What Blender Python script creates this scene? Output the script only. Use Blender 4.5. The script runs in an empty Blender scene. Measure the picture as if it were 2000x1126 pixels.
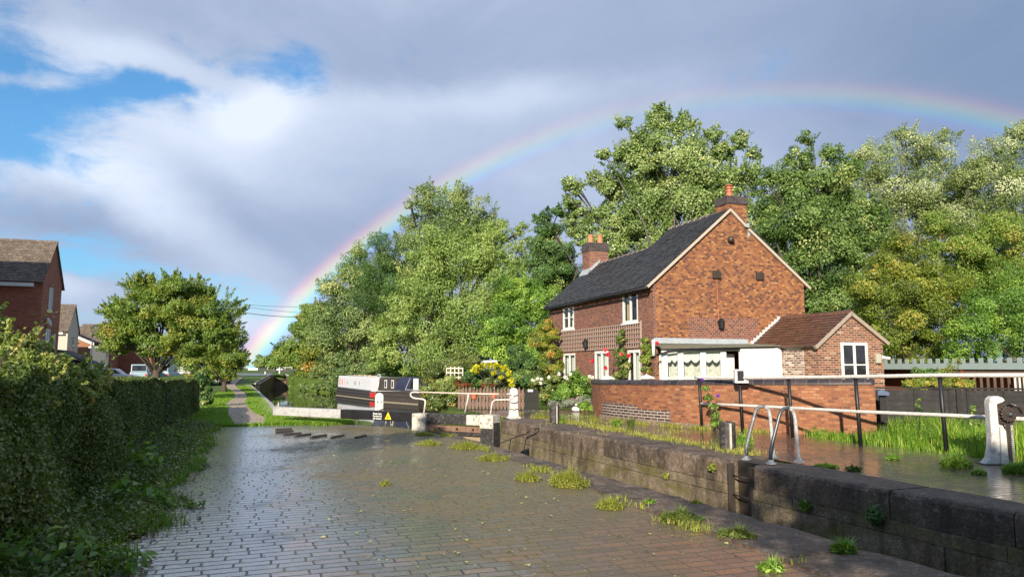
import bpy, math, random
import numpy as np
from mathutils import Vector, Matrix

R = math.radians
# ---------------------------------------------------------------- camera, sky, sun, exposure
SC = bpy.context.scene
FPX, HZ, EYE = 1400.0, 718.0, 1.5            # focal length and horizon in photo pixels, eye height in m
PITCH = math.atan((HZ - 563.0) / FPX)
cam_d = bpy.data.cameras.new('camera')
cam = bpy.data.objects.new('camera', cam_d)
SC.collection.objects.link(cam)
cam_d.sensor_fit = 'HORIZONTAL'
cam_d.sensor_width = 36.0
cam_d.lens = 36.0 * FPX / 2000.0
cam_d.clip_start = 0.05
cam_d.clip_end = 6000.0
cam.location = (0, 0, EYE)
cam.rotation_euler = (R(90) + PITCH, 0, 0)
SC.camera = cam
SC.view_settings.view_transform = 'Standard'
SC.view_settings.look = 'None'
SC.view_settings.exposure = 0.72
SC.view_settings.gamma = 1.0

ANTI_AZ, ANTI_EL = R(16.6), R(21.7)          # the bow's centre lies this far right of the view and below the horizon
SUN_EL = ANTI_EL
sun_dir = Vector((-math.sin(ANTI_AZ) * math.cos(SUN_EL), -math.cos(ANTI_AZ) * math.cos(SUN_EL), math.sin(SUN_EL)))
sd = bpy.data.lights.new('sun', 'SUN')
sd.energy = 5.0
sd.angle = R(0.55)
sd.color = (1.0, 0.90, 0.74)
sun = bpy.data.objects.new('sun', sd)
SC.collection.objects.link(sun)
sun.location = (0, 0, 60)
sun.rotation_euler = sun_dir.to_track_quat('Z', 'Y').to_euler()

W = bpy.data.worlds.new('World')
SC.world = W
W.use_nodes = True


def build_sky():
    nt = W.node_tree
    N, Lk = nt.nodes, nt.links
    N.clear()

    def nd(t, **kw):
        n = N.new(t)
        for k, v_ in kw.items():
            setattr(n, k, v_)
        return n

    def setin(sock, val):
        if isinstance(val, bpy.types.NodeSocket):
            Lk.new(val, sock)
        else:
            sock.default_value = val

    def M(op, a, b=0.0, c=None, clamp=False):
        n = nd('ShaderNodeMath', operation=op)
        n.use_clamp = clamp
        setin(n.inputs[0], a)
        setin(n.inputs[1], b)
        if c is not None:
            setin(n.inputs[2], c)
        return n.outputs[0]

    def V(op, a, b):
        n = nd('ShaderNodeVectorMath', operation=op)
        setin(n.inputs[0], a)
        setin(n.inputs[1], b)
        return n.outputs['Value'] if op == 'DOT_PRODUCT' else n.outputs[0]

    def noise(vec, scale, detail=5.0, rough=0.55, dist=0.0):
        n = nd('ShaderNodeTexNoise')
        setin(n.inputs['Vector'], vec)
        n.inputs['Scale'].default_value = scale
        n.inputs['Detail'].default_value = detail
        n.inputs['Roughness'].default_value = rough
        n.inputs['Distortion'].default_value = dist
        return n

    def mixc(f, a, b, bt='MIX'):
        n = nd('ShaderNodeMix', data_type='RGBA', blend_type=bt)
        setin(n.inputs[0], f)
        setin(n.inputs[6], a)
        setin(n.inputs[7], b)
        return n.outputs[2]

    tc = nd('ShaderNodeTexCoord')
    D = tc.outputs['Generated']
    sp = nd('ShaderNodeSeparateXYZ')
    Lk.new(D, sp.inputs[0])
    az = M('ARCTAN2', sp.outputs[0], sp.outputs[1])
    el = M('ARCSINE', sp.outputs[2], 0.0)
    cb = nd('ShaderNodeCombineXYZ')
    Lk.new(az, cb.inputs[0])
    Lk.new(el, cb.inputs[1])
    P = cb.outputs[0]
    w1 = noise(D, 3.2, 5.0, 0.6)
    off = V('MULTIPLY', V('SUBTRACT', w1.outputs['Color'], (0.5, 0.5, 0.5)), (0.07, 0.06, 0.0))
    PW = V('ADD', P, off)
    w2 = noise(D, 9.0, 6.0, 0.62)
    off2 = V('MULTIPLY', V('SUBTRACT', w2.outputs['Color'], (0.5, 0.5, 0.5)), (0.045, 0.038, 0.0))
    PW2 = V('ADD', PW, off2)

    def blob(px, py, rx, ry, rot=0.0, vec=None):
        """soft patch of sky round the direction seen at photo pixel px, py; rx, ry in pixels"""
        x, y = (px - 1000) / FPX, -(py - 563) / FPX
        d = Vector((x, math.cos(PITCH) - y * math.sin(PITCH), math.sin(PITCH) + y * math.cos(PITCH))).normalized()
        a0, e0 = math.atan2(d.x, d.y), math.asin(d.z)
        q = V('SUBTRACT', vec or PW2, (a0, e0, 0.0))
        c, s = math.cos(R(rot)), math.sin(R(rot))
        a = V('DOT_PRODUCT', q, (c * FPX / rx, s * FPX / rx, 0.0))
        b = V('DOT_PRODUCT', q, (-s * FPX / ry, c * FPX / ry, 0.0))
        d2 = M('ADD', M('MULTIPLY', a, a), M('MULTIPLY', b, b))
        return M('POWER', 2.718, M('MULTIPLY', d2, -1.0))

    def total(items, vec=None):
        acc = 0.0
        for (w, *a) in items:
            acc = M('MULTIPLY_ADD', blob(*a, vec=vec), w, acc)
        return acc

    # gaps of blue between the clouds
    holes = total([(0.92, 90, 180, 185, 56, 10), (0.72, 330, 172, 95, 24, 8), (0.78, 30, 268, 130, 42, 0), (0.6, 20, 70, 45, 90),
                   (0.80, 578, 118, 66, 50, -25), (0.52, 480, 118, 120, 32), (0.5, 215, 480, 80, 16),
                   (0.85, 210, 532, 170, 26), (0.55, 480, 585, 110, 32), (0.5, 60, 540, 110, 40), (0.5, -320, 300, 300, 300), (0.45, 190, 610, 120, 40),
                   (-0.75, 300, 108, 130, 20, -8), (-0.75, 70, 165, 80, 16, 10), (-0.8, 150, 572, 60, 22)])
    st_ = V('MULTIPLY', D, (1.0, 1.0, 2.0))
    nz = noise(st_, 6.0, 9.0, 0.66, 0.6)
    nz2 = noise(st_, 19.0, 8.0, 0.66, 0.4)
    nsum = M('ADD', M('MULTIPLY', M('SUBTRACT', nz.outputs['Fac'], 0.5), 1.6), M('MULTIPLY', M('SUBTRACT', nz2.outputs['Fac'], 0.5), 1.1))
    hl = M('ADD', holes, nsum)
    mr = nd('ShaderNodeMapRange', interpolation_type='SMOOTHSTEP')
    Lk.new(hl, mr.inputs[0])
    mr.inputs[1].default_value = 0.12
    mr.inputs[2].default_value = 1.05
    back = M('MULTIPLY', M('LESS_THAN', sp.outputs[1], 0.0), 0.35)      # the sky behind is part clear
    hole = M('MAXIMUM', mr.outputs[0], back)
    # bright and dark cloud
    br = total([(0.30, 300, 265, 130, 95, -32), (0.34, 545, 180, 75, 60, 30), (0.34, 470, 225, 80, 50, 10), (0.36, 255, 385, 240, 48, -26),
                (0.16, 640, 225, 220, 50, 6), (0.20, 60, 330, 160, 40), (0.14, 430, 300, 160, 90),
                (0.20, 980, 195, 320, 36, 3), (0.08, 620, 330, 200, 90), (0.22, 250, 100, 170, 24), (0.26, 120, 568, 60, 26), (0.36, 470, 625, 110, 40), (0.2, 150, 140, 120, 40),
                (-0.20, 385, 345, 150, 40, -30), (-0.14, 90, 432, 190, 30, -6), (-0.14, 345, 205, 80, 34, -32),
                (-0.12, 760, 140, 200, 70, 8), (-0.18, 1500, 40, 600, 140), (-0.40, 2000, 150, 330, 230), (-0.10, 540, 470, 260, 60),
                (-0.10, 700, 60, 300, 70), (-0.10, 850, 430, 220, 70)])
    nb = noise(st_, 4.5, 9.0, 0.62, 0.5)
    nb2 = noise(D, 1.7, 4.0, 0.5, 0.2)
    bri = M('ADD', M('ADD', M('MULTIPLY', br, 0.9), 0.50), M('ADD', M('MULTIPLY', M('SUBTRACT', nb.outputs['Fac'], 0.5), 0.34), M('MULTIPLY', M('SUBTRACT', nb2.outputs['Fac'], 0.5), 0.22)), clamp=True)
    cr = nd('ShaderNodeValToRGB')
    Lk.new(bri, cr.inputs[0])
    e = cr.color_ramp.elements
    e[0].position, e[0].color = 0.0, (0.165, 0.245, 0.400, 1)
    e[1].position, e[1].color = 1.0, (0.68, 0.755, 0.89, 1)
    for p, c in ((0.25, (0.250, 0.325, 0.475, 1)), (0.45, (0.335, 0.410, 0.570, 1)), (0.7, (0.505, 0.585, 0.735, 1))):
        x = e.new(p)
        x.color = c
    # rainbow: angle from the point opposite the sun
    A = (-sun_dir.x, -sun_dir.y, -sun_dir.z)
    ang = M('MULTIPLY', M('ARCCOSINE', V('DOT_PRODUCT', D, A), 0.0), 180.0 / math.pi)
    f = M('DIVIDE', M('SUBTRACT', ang, 40.0), 4.0, clamp=True)
    rb = nd('ShaderNodeValToRGB')
    Lk.new(f, rb.inputs[0])
    e = rb.color_ramp.elements
    e[0].position, e[0].color = 0.0, (0.05, 0.045, 0.065, 1)
    e[1].position, e[1].color = 0.90, (0, 0, 0, 1)
    for p, c in ((0.20, (0.09, 0.05, 0.16, 1)), (0.30, (0.03, 0.13, 0.46, 1)), (0.37, (0.02, 0.34, 0.44, 1)), (0.45, (0.16, 0.44, 0.22, 1)),
                 (0.53, (0.42, 0.42, 0.05, 1)), (0.61, (0.50, 0.27, 0.02, 1)), (0.69, (0.38, 0.07, 0.02, 1)), (0.78, (0.10, 0.01, 0.02, 1))):
        x = e.new(p)
        x.color = c
    inside = M('MULTIPLY', M('LESS_THAN', ang, 40.0), 0.0)
    foot = blob(500, 690, 420, 300, 0, P)
    mid = blob(800, 380, 380, 300, 0, P)
    end = blob(1950, 240, 330, 200, 0, P)
    amp = M('ADD', M('ADD', M('MULTIPLY', foot, 0.62), M('MULTIPLY', mid, 0.12)), M('ADD', M('MULTIPLY', end, 0.13), 0.085))
    rbc = nd('ShaderNodeVectorMath', operation='SCALE')
    Lk.new(rb.outputs[0], rbc.inputs[0])
    Lk.new(amp, rbc.inputs['Scale'])
    # blue sky
    sky = nd('ShaderNodeTexSky', sky_type='NISHITA')
    sky.sun_disc = False
    sky.sun_elevation = SUN_EL
    sky.sun_rotation = math.atan2(sun_dir.x, sun_dir.y)
    sky.air_density = 1.0
    sky.dust_density = 0.4
    sky.ozone_density = 2.2
    b1 = nd('ShaderNodeBackground')
    Lk.new(mixc(1.0, sky.outputs[0], mixc(M('MULTIPLY', sp.outputs[2], 3.5, clamp=True), (0.40, 0.55, 0.70, 1), (0.50, 0.84, 1.02, 1)), 'MULTIPLY'), b1.inputs[0])
    b1.inputs[1].default_value = 0.11
    cloud = V('ADD', cr.outputs[0], rbc.outputs[0])
    b2 = nd('ShaderNodeBackground')
    Lk.new(cloud, b2.inputs[0])
    b2.inputs[1].default_value = 0.74
    mx = nd('ShaderNodeMixShader')
    cov = M('SUBTRACT', 1.0, hole, clamp=True)
    Lk.new(cov, mx.inputs[0])
    Lk.new(b1.outputs[0], mx.inputs[1])
    Lk.new(b2.outputs[0], mx.inputs[2])
    out = nd('ShaderNodeOutputWorld')
    Lk.new(mx.outputs[0], out.inputs[0])


build_sky()
try:
    W.cycles.sampling_method = 'MANUAL'
    W.cycles.sample_map_resolution = 512
except Exception:
    pass
SC.cycles.max_bounces = 6
SC.cycles.diffuse_bounces = 3
SC.cycles.glossy_bounces = 3
SC.cycles.transmission_bounces = 4
SC.cycles.transparent_max_bounces = 6
SC.cycles.use_denoising = True
SC.cycles.sample_clamp_indirect = 4.0

# ---------------------------------------------------------------- geometry of the place
TH = R(19.1)                                   # the canal runs this far left of straight ahead
U = np.array([-math.sin(TH), math.cos(TH)])    # along the canal
VV = np.array([math.cos(TH), math.sin(TH)])    # across it, towards the cottage
WATER = -1.0


def L(s, t, z=0.0):
    p = s * U + t * VV
    return Vector((p[0], p[1], z))


def ray(px, py):
    x, y = (px - 1000) / FPX, -(py - 563) / FPX
    return Vector((x, math.cos(PITCH) - y * math.sin(PITCH), math.sin(PITCH) + y * math.cos(PITCH)))


def at(px, py, Y):
    d = ray(px, py)
    k = Y / d.y
    return Vector((d.x * k, Y, EYE + d.z * k))


def gnd(px, py, z=0.0):
    d = ray(px, py)
    k = (z - EYE) / d.z
    return Vector((d.x * k, d.y * k, z))


def lerp_tab(tab, x):
    return float(np.interp(x, [a for a, b in tab], [b for a, b in tab]))


LEFT = [(-60, 3.7), (17.6, 3.7), (18.6, 3.2), (21, 1.6), (24, 0.55), (31, 0.43), (50, -0.23), (67, -0.9), (72, -0.7), (93, 0.75), (97, 0.75)]
RIGHT = [(-60, 7.7), (19.5, 7.5), (21, 6.7), (26, 6.5), (32, 8.0), (42, 11.5), (52, 12.0), (66, 9.5), (80, 5.0), (90, 3.0), (97, 3.0)]


def zg(s, t):
    z = 0.0
    if s > 66:
        z += 0.62 * min(1.0, (s - 66) / 25.0) ** 1.2
    if t > 11.5 and s < 14.5:
        z -= 0.02
    return z


def terr(px, py):
    """where the ray through a photo pixel meets the ground"""
    d = ray(px, py)
    k = 1.0
    for _ in range(4000):
        p = Vector((d.x * k, d.y * k, EYE + d.z * k))
        s, t = p.x * U[0] + p.y * U[1], p.x * VV[0] + p.y * VV[1]
        if p.z <= zg(s, t):
            return Vector((p.x, p.y, zg(s, t)))
        k += 0.05
    return p


# ---------------------------------------------------------------- object helpers
COL = SC.collection


def tag(o, label=None, cat=None, group=None, kind=None):
    if label:
        o['label'] = label
    if cat:
        o['category'] = cat
    if group:
        o['group'] = group
    if kind:
        o['kind'] = kind
    return o


def thing(name, label, cat, loc=(0, 0, 0), rz=0.0, group=None):
    o = bpy.data.objects.new(name, None)
    o.empty_display_size = 0.3
    COL.objects.link(o)
    o.location = loc
    o.rotation_euler = (0, 0, rz)
    return tag(o, label, cat, group)


def dup(root, loc, rz=None, label=None):
    r = root.copy()
    COL.objects.link(r)
    r.location = loc
    if rz is not None:
        r.rotation_euler = (0, 0, rz)
    if label:
        r['label'] = label
    for ch in list(root.children):
        c = ch.copy()
        COL.objects.link(c)
        c.parent = r
        for g in list(ch.children):
            d = g.copy()
            COL.objects.link(d)
            d.parent = c
    return r


class MB:
    def __init__(self):
        self.v, self.f, self.m = [], [], []
        self.cur = 0

    def add(self, vs, fs):
        o = len(self.v)
        self.v += [tuple(p) for p in vs]
        self.f += [tuple(i + o for i in f) for f in fs]
        self.m += [self.cur] * len(fs)
        return self

    def box(self, x0, x1, y0, y1, z0, z1, M4=None):
        vs = [(x, y, z) for z in (z0, z1) for y in (y0, y1) for x in (x0, x1)]
        if M4 is not None:
            vs = [M4 @ Vector(p) for p in vs]
        return self.add(vs, [(0, 2, 3, 1), (4, 5, 7, 6), (0, 1, 5, 4), (2, 6, 7, 3), (0, 4, 6, 2), (1, 3, 7, 5)])

    def prism(self, poly, axis, a, b):
        """poly in the two other axes (in x,y,z order), extruded along axis from a to b"""
        def mk(p, q):
            if axis == 'x':
                return (q, p[0], p[1])
            if axis == 'y':
                return (p[0], q, p[1])
            return (p[0], p[1], q)
        n = len(poly)
        vs = [mk(p, a) for p in poly] + [mk(p, b) for p in poly]
        ar = sum(poly[i][0] * poly[(i + 1) % n][1] - poly[(i + 1) % n][0] * poly[i][1] for i in range(n))
        flip = (ar > 0) != (axis == 'y')
        fs = [tuple(range(n)), tuple(range(2 * n - 1, n - 1, -1))] + [(i, n + i, n + (i + 1) % n, (i + 1) % n) for i in range(n)]
        if flip == (b > a):
            fs = [tuple(reversed(f)) for f in fs]
        return self.add(vs, fs)

    def tube(self, pts, r, n=8, caps=True):
        pts = [Vector(p) for p in pts]
        rs = r if isinstance(r, (list, tuple)) else [r] * len(pts)
        vs, fs = [], []
        ref = None
        for i, p in enumerate(pts):
            t = (pts[min(i + 1, len(pts) - 1)] - pts[max(i - 1, 0)])
            t = t.normalized() if t.length > 1e-9 else Vector((0, 0, 1))
            if ref is None:
                ref = t.orthogonal().normalized()
            ref = (ref - t * ref.dot(t))
            ref = ref.normalized() if ref.length > 1e-6 else t.orthogonal().normalized()
            bi = t.cross(ref)
            for k in range(n):
                a = 2 * math.pi * k / n
                vs.append(p + (ref * math.cos(a) + bi * math.sin(a)) * rs[i])
        for i in range(len(pts) - 1):
            for k in range(n):
                a, b = i * n + k, i * n + (k + 1) % n
                fs.append((a, b, b + n, a + n))
        if caps:
            fs.append(tuple(range(n - 1, -1, -1)))
            fs.append(tuple(range((len(pts) - 1) * n, len(pts) * n)))
        return self.add(vs, fs)

    def lathe(self, prof, c=(0, 0, 0), n=16, cap=True):
        vs, fs = [], []
        for (r, z) in prof:
            for k in range(n):
                a = 2 * math.pi * k / n
                vs.append((c[0] + r * math.cos(a), c[1] + r * math.sin(a), c[2] + z))
        for i in range(len(prof) - 1):
            for k in range(n):
                a, b = i * n + k, i * n + (k + 1) % n
                fs.append((a, b, b + n, a + n))
        if cap:
            fs.append(tuple(range(n - 1, -1, -1)))
            fs.append(tuple(range((len(prof) - 1) * n, len(prof) * n)))
        return self.add(vs, fs)

    def build(self, name, mats, parent=None, bevel=0.0, smooth=False, M4=None, seg=2):
        me = bpy.data.meshes.new(name)
        vs = self.v if M4 is None else [tuple(M4 @ Vector(p)) for p in self.v]
        me.from_pydata(vs, [], self.f)
        mats = mats if isinstance(mats, (list, tuple)) else [mats]
        for m in mats:
            me.materials.append(m)
        if len(mats) > 1:
            me.polygons.foreach_set('material_index', self.m)
        box_uv(me)
        if smooth:
            me.polygons.foreach_set('use_smooth', [True] * len(me.polygons))
        me.update()
        o = bpy.data.objects.new(name, me)
        COL.objects.link(o)
        if parent:
            o.parent = parent
        if bevel:
            b = o.modifiers.new('bevel', 'BEVEL')
            b.width = bevel
            b.segments = seg
            b.limit_method = 'ANGLE'
            b.angle_limit = R(35)
        if smooth:
            try:
                o.modifiers.new('smooth', 'NODES')
                o.modifiers.remove(o.modifiers['smooth'])
            except Exception:
                pass
        return o


def box_uv(me):
    uv = me.uv_layers.new(name='UVMap')
    n = len(me.loops)
    co = np.empty(len(me.vertices) * 3, 'f')
    me.vertices.foreach_get('co', co)
    co = co.reshape(-1, 3)
    vi = np.empty(n, 'i')
    me.loops.foreach_get('vertex_index', vi)
    nr = np.empty(len(me.polygons) * 3, 'f')
    me.polygons.foreach_get('normal', nr)
    nr = np.abs(nr.reshape(-1, 3))
    tot = np.empty(len(me.polygons), 'i')
    me.polygons.foreach_get('loop_total', tot)
    ax = np.repeat(np.where(nr[:, 2] > 0.75, 2, np.where(nr[:, 0] >= nr[:, 1], 0, 1)), tot)
    p = co[vi]
    out = np.where((ax == 2)[:, None], p[:, :2], np.where((ax == 0)[:, None], p[:, 1:3], p[:, [0, 2]]))
    uv.data.foreach_set('uv', out.astype('f').ravel())


def raw_mesh(name, verts, nper, mat, tint=None, parent=None):
    """verts (n*nper, 3): one face for every nper vertices"""
    verts = np.asarray(verts, 'f').reshape(-1, 3)
    nv = len(verts)
    nf = nv // nper
    me = bpy.data.meshes.new(name)
    me.vertices.add(nv)
    me.vertices.foreach_set('co', verts.ravel())
    me.loops.add(nv)
    me.loops.foreach_set('vertex_index', np.arange(nv, dtype='i'))
    me.polygons.add(nf)
    me.polygons.foreach_set('loop_start', np.arange(0, nv, nper, dtype='i'))
    try:
        me.polygons.foreach_set('loop_total', np.full(nf, nper, dtype='i'))
    except Exception:
        pass
    if tint is not None:
        a = me.attributes.new('tint', 'FLOAT', 'POINT')
        a.data.foreach_set('value', np.repeat(np.asarray(tint, 'f'), nper))
    me.materials.append(mat)
    me.update(calc_edges=True)
    me.validate()
    o = bpy.data.objects.new(name, me)
    COL.objects.link(o)
    if parent:
        o.parent = parent
    return o


# ---------------------------------------------------------------- materials
def new_mat(name):
    m = bpy.data.materials.new(name)
    m.use_nodes = True
    nt = m.node_tree
    return m, nt, nt.nodes['Principled BSDF']


class NT:
    """small shortcuts for a material's node tree"""
    def __init__(self, nt):
        self.nt = nt

    def node(self, t, **kw):
        n = self.nt.nodes.new(t)
        for k, v in kw.items():
            setattr(n, k, v)
        return n

    def link(self, a, b):
        self.nt.links.new(a, b)

    def put(self, sock, val):
        if isinstance(val, bpy.types.NodeSocket):
            self.nt.links.new(val, sock)
        else:
            sock.default_value = val

    def coord(self, kind='Object'):
        return self.node('ShaderNodeTexCoord').outputs[kind]

    def noise(self, vec, scale, detail=4.0, rough=0.55, dist=0.0):
        n = self.node('ShaderNodeTexNoise')
        self.put(n.inputs['Vector'], vec)
        n.inputs['Scale'].default_value = scale
        n.inputs['Detail'].default_value = detail
        n.inputs['Roughness'].default_value = rough
        n.inputs['Distortion'].default_value = dist
        return n

    def ramp(self, fac, stops, interp='LINEAR'):
        n = self.node('ShaderNodeValToRGB')
        n.color_ramp.interpolation = interp
        self.put(n.inputs[0], fac)
        e = n.color_ramp.elements
        while len(e) < len(stops):
            e.new(0.5)
        for i, (p, c) in enumerate(stops):
            e[i].position = p
            e[i].color = tuple(c) + (1,) if len(c) == 3 else c
        return n.outputs[0]

    def mix(self, fac, a, b, bt='MIX'):
        n = self.node('ShaderNodeMix', data_type='RGBA', blend_type=bt)
        self.put(n.inputs[0], fac)
        self.put(n.inputs[6], a if not isinstance(a, tuple) else tuple(a) + (1,) * (4 - len(a)))
        self.put(n.inputs[7], b if not isinstance(b, tuple) else tuple(b) + (1,) * (4 - len(b)))
        return n.outputs[2]

    def math(self, op, a, b=0.0, clamp=False):
        n = self.node('ShaderNodeMath', operation=op)
        n.use_clamp = clamp
        self.put(n.inputs[0], a)
        self.put(n.inputs[1], b)
        return n.outputs[0]

    def rng(self, x, a, b, c=0.0, d=1.0):
        n = self.node('ShaderNodeMapRange')
        self.put(n.inputs[0], x)
        for i, q in enumerate((a, b, c, d)):
            n.inputs[i + 1].default_value = q
        return n.outputs[0]

    def mapping(self, vec, scale=(1, 1, 1), rot=(0, 0, 0), loc=(0, 0, 0)):
        n = self.node('ShaderNodeMapping')
        self.put(n.inputs[0], vec)
        n.inputs['Location'].default_value = loc
        n.inputs['Rotation'].default_value = rot
        n.inputs['Scale'].default_value = scale
        return n.outputs[0]

    def bump(self, h, strength=0.3, dist=0.02, normal=None):
        n = self.node('ShaderNodeBump')
        n.inputs['Strength'].default_value = strength
        n.inputs['Distance'].default_value = dist
        self.put(n.inputs['Height'], h)
        if normal is not None:
            self.put(n.inputs['Normal'], normal)
        return n.outputs[0]

    def sepz(self, vec, i=2):
        n = self.node('ShaderNodeSeparateXYZ')
        self.put(n.inputs[0], vec)
        return n.outputs[i]


def plain(name, col, rough=0.5, var=0.12, scale=6.0, spec=0.5, metal=0.0, bump=0.0, bscale=40.0, dirt=None, dirtamt=0.5):
    m, nt, b = new_mat(name)
    T = NT(nt)
    co = T.coord('Object')
    n = T.noise(co, scale, 5, 0.6)
    c = T.mix(n.outputs[0], tuple(x * (1 - var) for x in col), tuple(min(1, x * (1 + var)) for x in col))
    if dirt:
        n2 = T.noise(co, scale * 1.7, 6, 0.7, 0.5)
        c = T.mix(T.math('MULTIPLY', T.rng(n2.outputs[0], 0.5, 0.66), dirtamt, True), c, tuple(dirt))
    T.link(c, b.inputs['Base Color'])
    T.link(T.rng(n.outputs[0], 0.3, 0.7, rough * 0.85, min(1, rough * 1.15)), b.inputs['Roughness'])
    b.inputs['Specular IOR Level'].default_value = spec
    b.inputs['Metallic'].default_value = metal
    if bump:
        T.link(T.bump(T.noise(co, bscale, 4, 0.6).outputs[0], bump, 0.01), b.inputs['Normal'])
    return m


def brickmat(name, stops, mortar, bw=0.235, rh=0.078, ms=0.011, rough=0.75, stain=0.25, bump=0.6, off=0.5, tone=0.2, rot=0.0, warp=0.0, mortar_var=None):
    m, nt, b = new_mat(name)
    T = NT(nt)
    uv = T.coord('UV')
    ob = T.coord('Object')
    if rot or warp:
        v = T.mapping(uv, rot=(0, 0, rot))
        if warp:
            w = T.noise(v, 2.2, 3, 0.5)
            sub = T.node('ShaderNodeVectorMath', operation='SUBTRACT')
            T.link(w.outputs['Color'], sub.inputs[0])
            sub.inputs[1].default_value = (0.5, 0.5, 0.5)
            ml = T.node('ShaderNodeVectorMath', operation='MULTIPLY')
            T.link(sub.outputs[0], ml.inputs[0])
            ml.inputs[1].default_value = (warp, warp, 0)
            ad = T.node('ShaderNodeVectorMath', operation='ADD')
            T.link(v, ad.inputs[0])
            T.link(ml.outputs[0], ad.inputs[1])
            v = ad.outputs[0]
        uv = v
    bt = T.node('ShaderNodeTexBrick')
    bt.offset = off
    T.link(uv, bt.inputs['Vector'])
    bt.inputs['Color1'].default_value = (0, 0, 0, 1)
    bt.inputs['Color2'].default_value = (1, 1, 1, 1)
    bt.inputs['Mortar'].default_value = (0.5, 0.5, 0.5, 1)
    bt.inputs['Scale'].default_value = 1.0
    bt.inputs['Mortar Size'].default_value = ms
    bt.inputs['Mortar Smooth'].default_value = 0.25
    bt.inputs['Brick Width'].default_value = bw
    bt.inputs['Row Height'].default_value = rh
    c = T.ramp(bt.outputs['Color'], stops)
    fine = T.noise(ob, 38, 4, 0.65)
    c = T.mix(0.5, c, T.mix(T.rng(fine.outputs[0], 0.34, 0.66), (0.4, 0.4, 0.4), (1.6, 1.6, 1.6)), 'MULTIPLY')
    big = T.noise(ob, 0.7, 5, 0.6)
    c = T.mix(tone, c, T.mix(big.outputs[0], (0.3, 0.3, 0.32), (1.7, 1.65, 1.6)), 'MULTIPLY')
    st = T.noise(T.mapping(ob, (1.0, 1.0, 0.45)), 1.6, 6, 0.65, 0.4)
    c = T.mix(T.math('MULTIPLY', T.rng(st.outputs[0], 0.52, 0.7), stain, True), c, (0.055, 0.042, 0.035))
    mcol = mortar
    if mortar_var:
        mcol = T.mix(T.noise(ob, 1.3, 4, 0.6).outputs[0], mortar, mortar_var)
    c = T.mix(bt.outputs['Fac'], c, mcol)
    T.link(c, b.inputs['Base Color'])
    b.inputs['Roughness'].default_value = rough
    b.inputs['Specular IOR Level'].default_value = 0.3
    h = T.math('SUBTRACT', T.math('MULTIPLY', fine.outputs[0], 0.35), bt.outputs['Fac'])
    T.link(T.bump(h, bump, 0.012), b.inputs['Normal'])
    return m


def tilemat(name, c0, c1, row=0.17, bw=0.165, axis='UV', moss=0.0, rough=0.55, gap=0.006, lichen=None):
    """roof of small tiles: rows step out over each other"""
    m, nt, b = new_mat(name)
    T = NT(nt)
    uv = T.coord('UV')
    ob = T.coord('Object')
    bt = T.node('ShaderNodeTexBrick')
    T.link(uv, bt.inputs['Vector'])
    bt.inputs['Color1'].default_value = (0, 0, 0, 1)
    bt.inputs['Color2'].default_value = (1, 1, 1, 1)
    bt.inputs['Scale'].default_value = 1.0
    bt.inputs['Mortar Size'].default_value = gap
    bt.inputs['Brick Width'].default_value = bw
    bt.inputs['Row Height'].default_value = row
    c = T.ramp(bt.outputs['Color'], [(0, c0), (1, c1)])
    n = T.noise(ob, 1.4, 5, 0.6)
    c = T.mix(0.45, c, T.mix(n.outputs[0], (0.4, 0.4, 0.4), (1.6, 1.6, 1.6)), 'MULTIPLY')
    if moss:
        n2 = T.noise(ob, 3.0, 6, 0.7)
        c = T.mix(T.math('MULTIPLY', T.rng(n2.outputs[0], 0.5, 0.68), moss, True), c, (0.10, 0.105, 0.03))
    if lichen:
        n3 = T.noise(ob, 7.0, 5, 0.75)
        c = T.mix(T.math('MULTIPLY', T.rng(n3.outputs[0], 0.52, 0.66), 0.75, True), c, lichen)
    c = T.mix(T.math('MULTIPLY', bt.outputs['Fac'], 0.8), c, (0.01, 0.01, 0.01))
    T.link(c, b.inputs['Base Color'])
    b.inputs['Roughness'].default_value = rough
    fr = T.math('FRACT', T.math('DIVIDE', T.sepz(uv, 1), row))
    h = T.math('SUBTRACT', T.math('SUBTRACT', 1.0, fr), T.math('MULTIPLY', bt.outputs['Fac'], 0.6))
    h = T.math('ADD', h, T.math('MULTIPLY', T.noise(ob, 14, 3, 0.6).outputs[0], 0.5))
    T.link(T.bump(h, 0.8, 0.03), b.inputs['Normal'])
    return m


def leafmat(name, stops, trans=0.3, rough=0.45, spec=0.4, gain=1.0):
    m, nt, b = new_mat(name)
    stops = [(p, tuple(min(0.85, x * gain * 1.15) for x in c)) for p, c in stops]
    T = NT(nt)
    a = T.node('ShaderNodeAttribute')
    a.attribute_name = 'tint'
    c = T.ramp(a.outputs['Fac'], stops)
    T.link(c, b.inputs['Base Color'])
    b.inputs['Roughness'].default_value = rough
    b.inputs['Specular IOR Level'].default_value = spec
    tr = T.node('ShaderNodeBsdfTranslucent')
    T.link(T.mix(1.0, c, (1.25, 1.35, 0.55), 'MULTIPLY'), tr.inputs[0])
    mx = T.node('ShaderNodeMixShader')
    mx.inputs[0].default_value = trans
    T.link(b.outputs[0], mx.inputs[1])
    T.link(tr.outputs[0], mx.inputs[2])
    T.link(mx.outputs[0], nt.nodes['Material Output'].inputs[0])
    return m


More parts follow.
